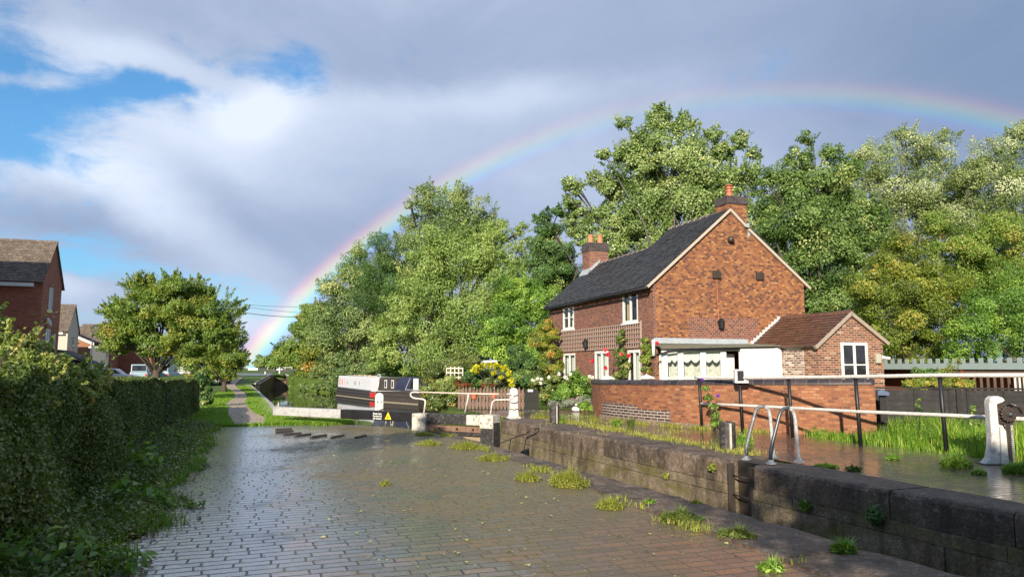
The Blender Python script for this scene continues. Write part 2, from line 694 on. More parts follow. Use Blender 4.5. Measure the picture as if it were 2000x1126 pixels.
def wet_paving(name, stops, bw, rh, joint, rough0=0.16, rough1=0.42, moss=0.35, moss_sun_col=(0.075, 0.07, 0.022), rot=0.0, puddle=0.0, bump=0.7, spec=0.6, jointfade=False):
    m, nt, b = new_mat(name)
    T = NT(nt)
    uv = T.coord('UV')
    w = T.noise(uv, 1.1, 4, 0.55)
    sub = T.node('ShaderNodeVectorMath', operation='SUBTRACT')
    T.link(w.outputs['Color'], sub.inputs[0])
    sub.inputs[1].default_value = (0.5, 0.5, 0.5)
    ml = T.node('ShaderNodeVectorMath', operation='MULTIPLY')
    T.link(sub.outputs[0], ml.inputs[0])
    ml.inputs[1].default_value = (0.12, 0.10, 0)
    ad = T.node('ShaderNodeVectorMath', operation='ADD')
    T.link(uv, ad.inputs[0])
    T.link(ml.outputs[0], ad.inputs[1])
    sx = T.node('ShaderNodeSeparateXYZ')
    T.link(ad.outputs[0], sx.inputs[0])
    wn = T.node('ShaderNodeTexWhiteNoise', noise_dimensions='1D')
    T.link(T.math('FLOOR', T.math('DIVIDE', sx.outputs[1], rh)), wn.inputs['W'])
    cx = T.node('ShaderNodeCombineXYZ')
    T.link(T.math('ADD', sx.outputs[0], T.math('MULTIPLY', wn.outputs['Value'], bw)), cx.inputs[0])
    T.link(sx.outputs[1], cx.inputs[1])
    v = cx.outputs[0]
    bt = T.node('ShaderNodeTexBrick')
    bt.offset = 0.0
    T.link(v, bt.inputs['Vector'])
    bt.inputs['Color1'].default_value = (0, 0, 0, 1)
    bt.inputs['Color2'].default_value = (1, 1, 1, 1)
    bt.inputs['Scale'].default_value = 1.0
    bt.inputs['Mortar Size'].default_value = joint
    bt.inputs['Mortar Smooth'].default_value = 0.35
    bt.inputs['Brick Width'].default_value = bw
    bt.inputs['Row Height'].default_value = rh
    c = T.ramp(bt.outputs['Color'], stops)
    fine = T.noise(uv, 42, 5, 0.7)
    mid = T.noise(uv, 6.5, 5, 0.65)
    fr = T.math('FRACT', T.math('DIVIDE', sx.outputs[1], rh))
    bed = T.math('MULTIPLY', T.math('MAXIMUM', T.rng(fr, 0.10, 0.05), T.rng(fr, 0.93, 0.97)), T.rng(mid.outputs[0], 0.36, 0.56, 0.15, 0.9), True)
    jall = T.math('MAXIMUM', T.math('MULTIPLY', bt.outputs['Fac'], T.rng(mid.outputs[0], 0.62, 0.40, 0.35, 1.0)), bed)
    c = T.mix(0.7, c, T.mix(T.rng(T.math('ADD', T.math('MULTIPLY', fine.outputs[0], 0.6), T.math('MULTIPLY', T.noise(uv, 130, 3, 0.7).outputs[0], 0.4)), 0.34, 0.66), (0.35, 0.35, 0.35), (1.65, 1.6, 1.55)), 'MULTIPLY')
    big = T.noise(uv, 0.55, 5, 0.6)
    moss_sun_mask = T.rng(T.math('ADD', big.outputs[0], T.math('MULTIPLY', T.math('SUBTRACT', T.sepz(uv, 0), 1.0), 0.115 if jointfade else 0.0)), 0.44, 0.66)  # mossy film thickens towards the lock, painting in the sunlit side's tone
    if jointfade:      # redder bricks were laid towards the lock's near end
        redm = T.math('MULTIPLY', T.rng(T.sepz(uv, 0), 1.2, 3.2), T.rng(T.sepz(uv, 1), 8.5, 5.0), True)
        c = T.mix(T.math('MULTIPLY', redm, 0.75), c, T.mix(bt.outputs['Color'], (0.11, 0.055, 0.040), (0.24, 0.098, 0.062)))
        moss_sun_mask = T.math('MULTIPLY', moss_sun_mask, T.math('SUBTRACT', 1.0, T.math('MULTIPLY', redm, 0.75)))
    film = T.math('MULTIPLY', T.math('MULTIPLY', moss_sun_mask, T.rng(mid.outputs[0], 0.30, 0.55)), moss, True)
    c = T.mix(film, c, moss_sun_col)
    jm = T.math('MULTIPLY', T.rng(mid.outputs[0], 0.42, 0.6), bt.outputs['Fac'], True)
    jf = jall
    if jointfade:      # joints fade where the mossy, sunlit-toned film is thick
        jf = T.math('MULTIPLY', jf, T.rng(moss_sun_mask, 0.05, 0.6, 1.0, 0.14))
    c = T.mix(jf, c, (0.016, 0.014, 0.010))
    c = T.mix(T.math('MULTIPLY', jm, 0.6), c, (0.07, 0.075, 0.02))
    T.link(c, b.inputs['Base Color'])
    rr = T.rng(T.math('ADD', T.math('MULTIPLY', mid.outputs[0], 0.6), T.math('MULTIPLY', big.outputs[0], 0.4)), 0.36, 0.62, rough0, rough1)
    rr = T.math('ADD', rr, T.math('MULTIPLY', bt.outputs['Fac'], 0.35))
    rr = T.math('ADD', rr, T.math('MULTIPLY', film, 0.34 if jointfade else 0.05), True)
    T.link(T.math('MULTIPLY', T.rng(film, 0.0, 0.45, 1.0, 0.05), T.math('SUBTRACT', 1.0, jf)), b.inputs['Coat Weight'])
    b.inputs['Coat Roughness'].default_value = 0.12
    b.inputs['Coat IOR'].default_value = 1.6
    T.link(rr, b.inputs['Roughness'])
    T.link(T.rng(film, 0.0, 0.6, spec, spec * 0.35 if jointfade else spec), b.inputs['Specular IOR Level'])
    # every brick tilted and set a little differently
    h = T.math('SUBTRACT', 1.0, jf)
    h = T.math('ADD', h, T.math('MULTIPLY', bt.outputs['Color'], 0.55))
    h = T.math('ADD', h, T.math('MULTIPLY', mid.outputs[0], 0.9))
    h = T.math('ADD', h, T.math('MULTIPLY', fine.outputs[0], 0.16))
    T.link(T.bump(h, bump, 0.010), b.inputs['Normal'])
    T.link(T.bump(h, bump * 0.8, 0.009), b.inputs['Coat Normal'])
    return m


MAT = {}
MAT['cottage_brick'] = brickmat('cottage_brick', [(0.0, (0.085, 0.036, 0.028)), (0.15, (0.115, 0.042, 0.027)), (0.30, (0.205, 0.070, 0.030)), (0.62, (0.285, 0.107, 0.037)), (0.86, (0.345, 0.145, 0.050)), (1.0, (0.43, 0.20, 0.07))],
                                (0.24, 0.135, 0.085), stain=0.25, ms=0.010, bw=0.14, rh=0.080, mortar_var=(0.16, 0.085, 0.055))
MAT['front_brick'] = brickmat('front_brick', [(0.0, (0.080, 0.034, 0.028)), (0.3, (0.14, 0.046, 0.032)), (0.7, (0.20, 0.066, 0.040)), (1.0, (0.26, 0.092, 0.05))],
                              (0.28, 0.19, 0.145), stain=0.18, ms=0.011, bw=0.17, rh=0.08)
MAT['ext_brick'] = brickmat('ext_brick', [(0.0, (0.075, 0.034, 0.027)), (0.25, (0.12, 0.045, 0.030)), (0.6, (0.22, 0.080, 0.042)), (0.9, (0.29, 0.115, 0.062)), (1.0, (0.4, 0.29, 0.2))],
                            (0.36, 0.26, 0.19), stain=0.1, ms=0.013)
MAT['wall_brick'] = brickmat('garden_wall_brick', [(0.0, (0.14, 0.050, 0.030)), (0.2, (0.20, 0.069, 0.033)), (0.55, (0.255, 0.093, 0.040)), (0.9, (0.295, 0.120, 0.053)), (1.0, (0.33, 0.155, 0.078))],
                             (0.20, 0.115, 0.07), stain=0.45, ms=0.008, tone=0.45, bw=0.155, rh=0.068)
MAT['blue_brick'] = brickmat('blue_brick', [(0.0, (0.035, 0.028, 0.035)), (0.6, (0.075, 0.055, 0.06)), (1.0, (0.11, 0.07, 0.065))], (0.42, 0.34, 0.26), stain=0.1, ms=0.012, rough=0.55)
MAT['blue_coping'] = brickmat('blue_coping_brick', [(0.0, (0.022, 0.018, 0.022)), (1.0, (0.050, 0.037, 0.038))], (0.12, 0.095, 0.08), bw=0.24, rh=0.5, ms=0.008, rough=0.42, stain=0.1)
MAT['band_brick'] = brickmat('dark_band_brick', [(0.0, (0.028, 0.024, 0.030)), (1.0, (0.080, 0.060, 0.060))], (0.13, 0.10, 0.085), ms=0.007, rough=0.55, stain=0.1)
MAT['estate_brick'] = brickmat('estate_brick', [(0.0, (0.21, 0.050, 0.030)), (0.5, (0.33, 0.080, 0.042)), (1.0, (0.40, 0.112, 0.060))], (0.32, 0.2, 0.14), stain=0.0, ms=0.010)
MAT['estate_brick_light'] = brickmat('estate_brick_light', [(0.0, (0.24, 0.082, 0.036)), (1.0, (0.36, 0.14, 0.065))], (0.3, 0.2, 0.13), stain=0.0)
MAT['slate'] = tilemat('dark_roof_tile', (0.022, 0.022, 0.023), (0.065, 0.062, 0.06), row=0.15, bw=0.17, rough=0.5)
MAT['red_tile'] = tilemat('brown_roof_tile', (0.085, 0.04, 0.028), (0.15, 0.068, 0.042), row=0.15, bw=0.17, rough=0.5, moss=0.25)
MAT['estate_tile'] = tilemat('estate_roof_tile', (0.10, 0.075, 0.06), (0.17, 0.125, 0.10), row=0.3, bw=0.3, rough=0.8, lichen=(0.36, 0.30, 0.18))
MAT['estate_tile_dark'] = tilemat('estate_roof_tile_dark', (0.03, 0.028, 0.03), (0.06, 0.055, 0.055), row=0.3, bw=0.3, rough=0.7)
MAT['white'] = plain('white_paint', (0.66, 0.65, 0.62), 0.4, 0.05)
MAT['white_worn'] = plain('worn_white_paint', (0.54, 0.52, 0.49), 0.5, 0.1, 7, dirt=(0.20, 0.15, 0.10), dirtamt=0.6, bump=0.15)
MAT['white_beam'] = plain('shaded_white_beam_paint', (0.37, 0.365, 0.36), 0.55, 0.1, 7, dirt=(0.16, 0.13, 0.10), dirtamt=0.6, bump=0.15)  # grey tone puts the beam tip's shade into the white paint
MAT['white_peel'] = plain('peeling_white_paint', (0.52, 0.47, 0.40), 0.6, 0.1, 9, dirt=(0.07, 0.055, 0.04), dirtamt=0.9, bump=0.4)
MAT['cream'] = plain('cream_paint', (0.60, 0.52, 0.38), 0.5, 0.06, dirt=(0.3, 0.22, 0.15), dirtamt=0.3)
MAT['render'] = plain('pale_render', (0.48, 0.42, 0.35), 0.9, 0.05)
MAT['white_render'] = plain('white_render', (0.62, 0.61, 0.57), 0.85, 0.04)
MAT['black'] = plain('black_paint', (0.007, 0.007, 0.008), 0.5, 0.25, bump=0.1, bscale=20)
MAT['black_worn'] = plain('worn_black_paint', (0.022, 0.021, 0.021), 0.5, 0.3, 8, dirt=(0.17, 0.15, 0.125), dirtamt=0.55, bump=0.3)
MAT['wet_timber'] = plain('wet_brown_timber', (0.20, 0.115, 0.075), 0.5, 0.25, 9, dirt=(0.06, 0.04, 0.025), dirtamt=0.6, bump=0.4)
MAT['dark_timber'] = plain('dark_wet_timber', (0.045, 0.036, 0.03), 0.45, 0.3, 9, bump=0.4)
MAT['galv'] = plain('galvanised_steel', (0.13, 0.135, 0.14), 0.5, 0.3, 9, metal=0.3, bump=0.3, bscale=60, dirt=(0.40, 0.39, 0.38), dirtamt=0.8)
MAT['rust'] = plain('greasy_rusty_iron', (0.034, 0.021, 0.015), 0.35, 0.5, 14, spec=0.7, bump=0.6, bscale=50)
MAT['lead'] = plain('lead_sheet', (0.33, 0.36, 0.38), 0.45, 0.2, 5, dirt=(0.2, 0.19, 0.14), dirtamt=0.5)
MAT['terracotta'] = plain('terracotta', (0.42, 0.13, 0.06), 0.6, 0.15)
MAT['orange_pot'] = plain('pale_terracotta', (0.46, 0.18, 0.085), 0.7, 0.2)
MAT['fence_wood'] = plain('weathered_brown_wood', (0.13, 0.075, 0.054), 0.75, 0.3, 14, dirt=(0.24, 0.18, 0.14), dirtamt=0.7, bump=0.4)
MAT['trellis_wood'] = plain('grey_pink_trellis_wood', (0.34, 0.255, 0.21), 0.75, 0.15, 9)
MAT['black_fence'] = plain('black_stained_wood', (0.016, 0.0145, 0.014), 0.65, 0.35, 6, spec=0.25, bump=0.3, dirt=(0.035, 0.032, 0.03), dirtamt=0.4)
MAT['grey_green'] = plain('grey_green_paint', (0.25, 0.31, 0.30), 0.55, 0.08, 4, dirt=(0.22, 0.25, 0.23), dirtamt=0.4)
MAT['red_wood'] = plain('red_brown_wood', (0.24, 0.065, 0.035), 0.6, 0.2, 5)
MAT['rail_white'] = plain('white_rail_paint', (0.56, 0.53, 0.49), 0.4, 0.1, 13, dirt=(0.20, 0.12, 0.075), dirtamt=0.6, bump=0.2)
MAT['bark'] = plain('bark', (0.065, 0.05, 0.036), 0.9, 0.4, 5, bump=0.6, bscale=12)
MAT['bark_grey'] = plain('grey_bark', (0.10, 0.09, 0.075), 0.9, 0.3, 5, bump=0.6, bscale=12)
MAT['vent'] = plain('dark_brown_vent', (0.045, 0.03, 0.022), 0.5, 0.15)
MAT['boat_grey'] = plain('grey_boat_primer', (0.52, 0.535, 0.56), 0.4, 0.06, 2)
MAT['boat_white'] = plain('white_boat_paint', (0.58, 0.58, 0.60), 0.35, 0.05)
MAT['boat_black'] = plain('black_hull_paint', (0.022, 0.021, 0.024), 0.4, 0.3, 5, dirt=(0.10, 0.085, 0.07), dirtamt=0.5)
MAT['boat_brown'] = plain('dull_dark_cabin_paint', (0.050, 0.042, 0.036), 0.35, 0.3, 3, dirt=(0.11, 0.09, 0.07), dirtamt=0.4)
MAT['canvas'] = plain('navy_canvas', (0.016, 0.021, 0.050), 0.6, 0.3, 3, bump=0.3, bscale=9)
MAT['red'] = plain('red_paint', (0.62, 0.025, 0.02), 0.35, 0.08)
MAT['rose'] = plain('red_rose_petals', (0.62, 0.02, 0.035), 0.5, 0.2)
MAT['yellow'] = plain('yellow_paint', (0.78, 0.52, 0.02), 0.4, 0.05)
MAT['rope'] = plain('rope', (0.42, 0.33, 0.2), 0.8, 0.15)
MAT['tyre'] = plain('tyre_rubber', (0.02, 0.02, 0.02), 0.8, 0.2)
MAT['cable'] = plain('cable_black', (0.04, 0.04, 0.045), 0.5, 0.1)
MAT['car_white'] = plain('white_car_paint', (0.62, 0.63, 0.64), 0.2, 0.02)
MAT['car_blue'] = plain('pale_blue_van_paint', (0.30, 0.40, 0.45), 0.25, 0.03)
MAT['car_grey'] = plain('grey_car_paint', (0.10, 0.105, 0.11), 0.2, 0.05)
MAT['steel_grey'] = plain('grey_lamp_post_paint', (0.42, 0.43, 0.43), 0.45, 0.1)
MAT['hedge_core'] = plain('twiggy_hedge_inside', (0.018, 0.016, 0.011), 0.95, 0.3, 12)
MAT['curtain'] = plain('net_curtain', (0.72, 0.71, 0.68), 0.9, 0.12, 14)
MAT['yellow_curtain'] = plain('tan_curtain', (0.42, 0.30, 0.16), 0.9, 0.15, 10)
MAT['panel_dark'] = plain('solar_panel_black', (0.03, 0.028, 0.035), 0.2, 0.1)
MAT['blue_cap'] = plain('dull_blue_plastic', (0.055, 0.085, 0.15), 0.4, 0.1)
MAT['ridge'] = plain('ridge_tile', (0.085, 0.072, 0.066), 0.6, 0.35, 3, dirt=(0.2, 0.15, 0.12), dirtamt=0.4)
MAT['verge'] = plain('pale_verge_mortar', (0.46, 0.37, 0.29), 0.8, 0.1, 6, dirt=(0.3, 0.24, 0.19), dirtamt=0.4)


def glass_mat():
    m, nt, b = new_mat('window_glass')
    T = NT(nt)
    n = T.noise(T.coord('Object'), 2.0, 3)
    T.link(T.ramp(n.outputs[0], [(0.35, (0.010, 0.011, 0.013)), (0.65, (0.035, 0.035, 0.04))]), b.inputs['Base Color'])
    b.inputs['Roughness'].default_value = 0.04
    b.inputs['Specular IOR Level'].default_value = 0.6
    return m


MAT['glass'] = glass_mat()


def clear_glass():
    m, nt, b = new_mat('clear_glazing')
    T = NT(nt)
    g = T.node('ShaderNodeBsdfGlossy')
    g.inputs[1].default_value = 0.03
    t = T.node('ShaderNodeBsdfTransparent')
    t.inputs[0].default_value = (0.9, 0.92, 0.9, 1)
    fr = T.node('ShaderNodeFresnel')
    fr.inputs[0].default_value = 1.5
    mx = T.node('ShaderNodeMixShader')
    gm = T.node('ShaderNodeNewGeometry')
    T.link(T.math('MULTIPLY', fr.outputs[0], T.math('SUBTRACT', 1.0, gm.outputs['Backfacing'])), mx.inputs[0])
    T.link(t.outputs[0], mx.inputs[1])
    T.link(g.outputs[0], mx.inputs[2])
    T.link(mx.outputs[0], nt.nodes['Material Output'].inputs[0])
    return m


MAT['clear_glass'] = clear_glass()


def water_mat():
    m, nt, b = new_mat('canal_water')
    T = NT(nt)
    co = T.coord('Object')
    b.inputs['Base Color'].default_value = (0.020, 0.026, 0.010, 1)
    b.inputs['Roughness'].default_value = 0.03
    b.inputs['Specular IOR Level'].default_value = 0.6
    n = T.noise(T.mapping(co, (1, 0.5, 1), (0, 0, TH)), 2.2, 4, 0.5)
    n2 = T.noise(co, 0.5, 2, 0.5)
    h = T.math('MULTIPLY', n.outputs[0], T.rng(n2.outputs[0], 0.4, 0.65, 0.15, 1.0))
    T.link(T.bump(h, 0.05, 0.05), b.inputs['Normal'])
    return m


MAT['water'] = water_mat()


def ground_mat():
    m, nt, b = new_mat('grass_ground')
    T = NT(nt)
    co = T.coord('Object')
    n = T.noise(co, 1.2, 6, 0.65)
    f = T.noise(co, 30, 5, 0.7)
    c = T.ramp(n.outputs[0], [(0.3, (0.045, 0.075, 0.012)), (0.5, (0.075, 0.125, 0.018)), (0.7, (0.12, 0.15, 0.03))])
    c = T.mix(0.7, c, T.mix(f.outputs[0], (0.35, 0.35, 0.35), (1.65, 1.65, 1.65)), 'MULTIPLY')
    T.link(c, b.inputs['Base Color'])
    b.inputs['Roughness'].default_value = 0.8
    b.inputs['Specular IOR Level'].default_value = 0.2
    T.link(T.bump(f.outputs[0], 0.8, 0.05), b.inputs['Normal'])
    return m


MAT['ground'] = ground_mat()


def gravel_mat(name, a, c_, rough=0.75, scale=28):
    m, nt, b = new_mat(name)
    T = NT(nt)
    co = T.coord('Object')
    v = T.node('ShaderNodeTexVoronoi')
    T.link(co, v.inputs['Vector'])
    v.inputs['Scale'].default_value = scale
    n = T.noise(co, 1.1, 5, 0.6)
    c = T.mix(T.sepz(v.outputs['Color'], 0), a, c_)
    c = T.mix(0.5, c, T.mix(n.outputs[0], (0.5, 0.48, 0.46), (1.5, 1.45, 1.4)), 'MULTIPLY')
    T.link(c, b.inputs['Base Color'])
    b.inputs['Roughness'].default_value = rough
    T.link(T.bump(v.outputs['Distance'], 0.7, 0.02), b.inputs['Normal'])
    return m


MAT['gravel'] = gravel_mat('damp_pink_gravel', (0.26, 0.185, 0.15), (0.48, 0.37, 0.31))
MAT['asphalt'] = gravel_mat('wet_grey_tarmac', (0.07, 0.072, 0.078), (0.15, 0.15, 0.16), 0.35, 60)
MAT['soil'] = gravel_mat('mossy_soil', (0.05, 0.04, 0.022), (0.13, 0.105, 0.055), 0.8, 14)


def stone_mat(name, cols, algae=0.5, wet=True, tops=False):
    m, nt, b = new_mat(name)
    T = NT(nt)
    co = T.coord('Object')
    n = T.noise(co, 2.3, 7, 0.68, 0.3)
    f = T.noise(co, 26, 5, 0.75)
    c = T.ramp(n.outputs[0], cols)
    f3 = T.noise(co, 75, 4, 0.7)
    c = T.mix(0.9, c, T.mix(T.rng(T.math('ADD', T.math('MULTIPLY', f.outputs[0], 0.55), T.math('MULTIPLY', f3.outputs[0], 0.45)), 0.34, 0.66), (0.15, 0.15, 0.15), (1.85, 1.85, 1.85)), 'MULTIPLY')
    oi = T.node('ShaderNodeObjectInfo')
    c = T.mix(1.0, c, T.mix(oi.outputs['Random'], (0.72, 0.74, 0.76), (1.25, 1.2, 1.15)), 'MULTIPLY')
    # pale lichen specks and green algae with shapes of their own
    l = T.noise(co, 11, 6, 0.8)
    c = T.mix(T.math('MULTIPLY', T.rng(l.outputs[0], 0.54, 0.63), 0.62, True), c, (0.30, 0.27, 0.235))
    g = T.noise(T.mapping(co, (0.7, 0.7, 2.2)), 1.9, 6, 0.7, 0.6)
    z = T.sepz(co, 2)
    band = T.math('MULTIPLY', T.rng(z, -0.1, -0.45), T.rng(z, -1.5, -0.8), True)
    c = T.mix(T.math('MULTIPLY', T.math('MULTIPLY', T.rng(g.outputs[0], 0.46, 0.62), band, True), algae), c, (0.115, 0.105, 0.026))
    dk = T.noise(T.mapping(co, (2.0, 2.0, 0.5)), 1.7, 6, 0.65)
    c = T.mix(T.math('MULTIPLY', T.rng(dk.outputs[0], 0.5, 0.66), 0.6, True), c, (0.028, 0.021, 0.017))
    T.link(c, b.inputs['Base Color'])
    T.link(T.rng(n.outputs[0], 0.35, 0.65, 0.45 if wet else 0.6, 0.85), b.inputs['Roughness'])
    b.inputs['Specular IOR Level'].default_value = 0.28
    h = T.math('ADD', T.math('ADD', n.outputs[0], T.math('MULTIPLY', f.outputs[0], 0.45)), T.math('MULTIPLY', f3.outputs[0], 0.2))
    pit = T.node('ShaderNodeTexVoronoi')
    T.link(co, pit.inputs['Vector'])
    pit.inputs['Scale'].default_value = 34
    h = T.math('ADD', h, T.math('MULTIPLY', T.rng(pit.outputs['Distance'], 0.0, 0.4), 0.22))
    T.link(T.bump(h, 0.95, 0.035), b.inputs['Normal'])
    return m


MAT['coping'] = stone_mat('wet_brown_coping_stone', [(0.3, (0.055, 0.038, 0.027)), (0.5, (0.115, 0.084, 0.061)), (0.7, (0.22, 0.168, 0.128))], 0.6)
MAT['masonry'] = stone_mat('mossy_lock_masonry', [(0.3, (0.12, 0.085, 0.055)), (0.5, (0.22, 0.165, 0.105)), (0.7, (0.32, 0.25, 0.165))], 0.8)
MAT['pale_stone'] = stone_mat('pale_canal_edging', [(0.3, (0.26, 0.25, 0.23)), (0.7, (0.5, 0.48, 0.45))], 0.1, False)
MAT['far_masonry'] = stone_mat('dark_far_lock_brick', [(0.3, (0.055, 0.04, 0.03)), (0.5, (0.10, 0.068, 0.048)), (0.7, (0.2, 0.13, 0.09))], 0.3)
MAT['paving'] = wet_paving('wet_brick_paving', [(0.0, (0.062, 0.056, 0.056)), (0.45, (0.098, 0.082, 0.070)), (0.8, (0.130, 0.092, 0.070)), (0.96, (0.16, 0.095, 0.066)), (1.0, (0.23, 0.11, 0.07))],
                           0.265, 0.125, 0.010, rough0=0.13, rough1=0.40, moss=0.85, moss_sun_col=(0.190, 0.150, 0.070), bump=0.6, spec=1.0, jointfade=True)  # moss tone also carries the sunlit side's brightness in the colour
MAT['far_paving'] = wet_paving('wet_red_brick_paving', [(0.0, (0.060, 0.040, 0.034)), (0.5, (0.115, 0.060, 0.042)), (1.0, (0.19, 0.085, 0.052))],
                               0.25, 0.115, 0.006, rough0=0.14, rough1=0.40, moss=0.4, moss_sun_col=(0.085, 0.07, 0.032), bump=0.45)

LEAF = {}
LEAF['tree_mid'] = leafmat('mid_green_leaves', [(0.0, (0.030, 0.055, 0.010)), (0.5, (0.085, 0.130, 0.028)), (0.85, (0.150, 0.190, 0.045)), (1.0, (0.22, 0.23, 0.06))], gain=1.6)
LEAF['tree_pale'] = leafmat('pale_olive_leaves', [(0.0, (0.045, 0.075, 0.016)), (0.5, (0.125, 0.175, 0.044)), (0.85, (0.205, 0.240, 0.075)), (1.0, (0.31, 0.32, 0.13))], gain=1.75)
LEAF['tree_dark'] = leafmat('dark_green_leaves', [(0.0, (0.018, 0.040, 0.012)), (0.5, (0.050, 0.098, 0.024)), (0.85, (0.105, 0.155, 0.042)), (1.0, (0.22, 0.24, 0.09))], gain=1.7)
LEAF['tree_blue'] = leafmat('blue_green_leaves', [(0.0, (0.025, 0.048, 0.016)), (0.5, (0.090, 0.125, 0.042)), (0.85, (0.150, 0.175, 0.065)), (1.0, (0.23, 0.22, 0.09))], gain=2.0)
LEAF['poplar'] = leafmat('silver_poplar_leaves', [(0.0, (0.055, 0.082, 0.022)), (0.4, (0.130, 0.170, 0.052)), (0.75, (0.23, 0.25, 0.115)), (1.0, (0.36, 0.38, 0.23))], 0.25, 0.4, 0.5, gain=1.5)
LEAF['yellow_green'] = leafmat('yellow_green_leaves', [(0.0, (0.045, 0.068, 0.010)), (0.5, (0.125, 0.165, 0.022)), (0.85, (0.22, 0.225, 0.035)), (1.0, (0.34, 0.20, 0.045))], gain=1.3)
LEAF['autumn'] = leafmat('turning_leaves', [(0.0, (0.035, 0.058, 0.010)), (0.4, (0.080, 0.125, 0.020)), (0.72, (0.150, 0.175, 0.032)), (0.9, (0.20, 0.14, 0.035)), (1.0, (0.24, 0.09, 0.04))], gain=1.8)
LEAF['bright'] = leafmat('bright_green_leaves', [(0.0, (0.030, 0.065, 0.010)), (0.5, (0.085, 0.155, 0.022)), (1.0, (0.20, 0.27, 0.045))], gain=1.7)
LEAF['hedge'] = leafmat('hedge_leaves', [(0.0, (0.028, 0.040, 0.010)), (0.5, (0.070, 0.100, 0.022)), (0.85, (0.120, 0.145, 0.034)), (1.0, (0.20, 0.12, 0.05))], 0.25, 0.35, 0.5, gain=1.3)
LEAF['hedge_wild'] = leafmat('bramble_hedge_leaves', [(0.0, (0.035, 0.055, 0.012)), (0.5, (0.095, 0.135, 0.030)), (0.85, (0.165, 0.195, 0.055)), (1.0, (0.28, 0.22, 0.06))], 0.3, 0.35, 0.5, gain=1.25)
LEAF['hedge_top'] = leafmat('sunlit_privet_leaves', [(0.0, (0.050, 0.070, 0.015)), (0.5, (0.130, 0.165, 0.040)), (0.85, (0.21, 0.235, 0.075)), (1.0, (0.30, 0.25, 0.09))], 0.3, 0.35, 0.5, gain=1.75)
LEAF['sycamore'] = leafmat('sycamore_leaves', [(0.0, (0.022, 0.045, 0.012)), (0.5, (0.068, 0.112, 0.026)), (0.85, (0.130, 0.170, 0.048)), (1.0, (0.25, 0.25, 0.10))], gain=1.75)
LEAF['black_poplar'] = leafmat('poplar_leaves', [(0.0, (0.050, 0.080, 0.020)), (0.4, (0.118, 0.165, 0.045)), (0.75, (0.19, 0.230, 0.085)), (0.97, (0.32, 0.34, 0.17)), (1.0, (0.50, 0.38, 0.06))], 0.25, 0.4, 0.5, gain=1.6)
LEAF['yellow'] = leafmat('golden_yellow_leaves', [(0.0, (0.16, 0.20, 0.015)), (0.4, (0.46, 0.44, 0.02)), (1.0, (0.72, 0.62, 0.05))])
LEAF['grass'] = leafmat('grass_blades', [(0.0, (0.050, 0.105, 0.010)), (0.5, (0.105, 0.195, 0.018)), (0.85, (0.19, 0.26, 0.03)), (1.0, (0.40, 0.33, 0.10))], 0.35, 0.45, 0.4, gain=1.4)
LEAF['sedum'] = leafmat('yellow_green_stonecrop', [(0.0, (0.10, 0.14, 0.02)), (0.5, (0.22, 0.25, 0.04)), (0.8, (0.36, 0.33, 0.07)), (1.0, (0.46, 0.36, 0.13))], 0.3, 0.5, 0.3)
LEAF['pale_flower'] = leafmat('white_petals', [(0.0, (0.62, 0.58, 0.5)), (1.0, (0.8, 0.76, 0.7))], 0.2, 0.6, 0.2)
LEAF['silver'] = leafmat('silver_grey_leaves', [(0.0, (0.15, 0.17, 0.12)), (1.0, (0.36, 0.37, 0.31))], 0.2, 0.6, 0.2)
LEAF['red_leaf'] = leafmat('red_orange_leaves', [(0.0, (0.13, 0.035, 0.018)), (1.0, (0.28, 0.09, 0.03))], 0.3)
LEAF['litter'] = leafmat('fallen_leaf_litter', [(0.0, (0.12, 0.065, 0.03)), (0.35, (0.24, 0.18, 0.10)), (0.7, (0.40, 0.34, 0.16)), (1.0, (0.30, 0.36, 0.05))], 0.1, 0.6, 0.3)


# ---------------------------------------------------------------- foliage
def unit(a):
    return a / np.maximum(np.linalg.norm(a, axis=1, keepdims=True), 1e-9)


def leaf_quads(rs, c, hint, size, aspect=0.55, hintw=0.9, up=0.25, fold=0.12, jitter=0.35):
    """diamond leaves at centres c facing roughly along hint"""
    n = len(c)
    nr = unit(hint * hintw + rs.normal(size=(n, 3)) * 0.75 + np.array([0, 0, up]))
    t = rs.normal(size=(n, 3)) + np.array([0, 0, -0.4])
    t = unit(t - nr * np.sum(t * nr, 1, keepdims=True))
    b = np.cross(nr, t)
    s = (size * (1 + jitter * rs.uniform(-1, 1, n)))[:, None]
    q = np.stack([c - t * s * 0.5, c + b * s * aspect * 0.5 + nr * s * fold, c + t * s * 0.5, c - b * s * aspect * 0.5 + nr * s * fold], 1)
    return q


def lobes_px(lst, Y, rs, spread=0.5):
    """lobe list of (px, py, radius px[, depth shift in m]) -> world centres and radii at depth Y"""
    out = []
    for q in lst:
        px, py, r = q[:3]
        dy = q[3] if len(q) > 3 else rs.uniform(-spread, spread) * r * Y / FPX
        p = at(px, py, Y + dy)
        out.append((np.array(p), r * (Y + dy) / FPX))
    return out


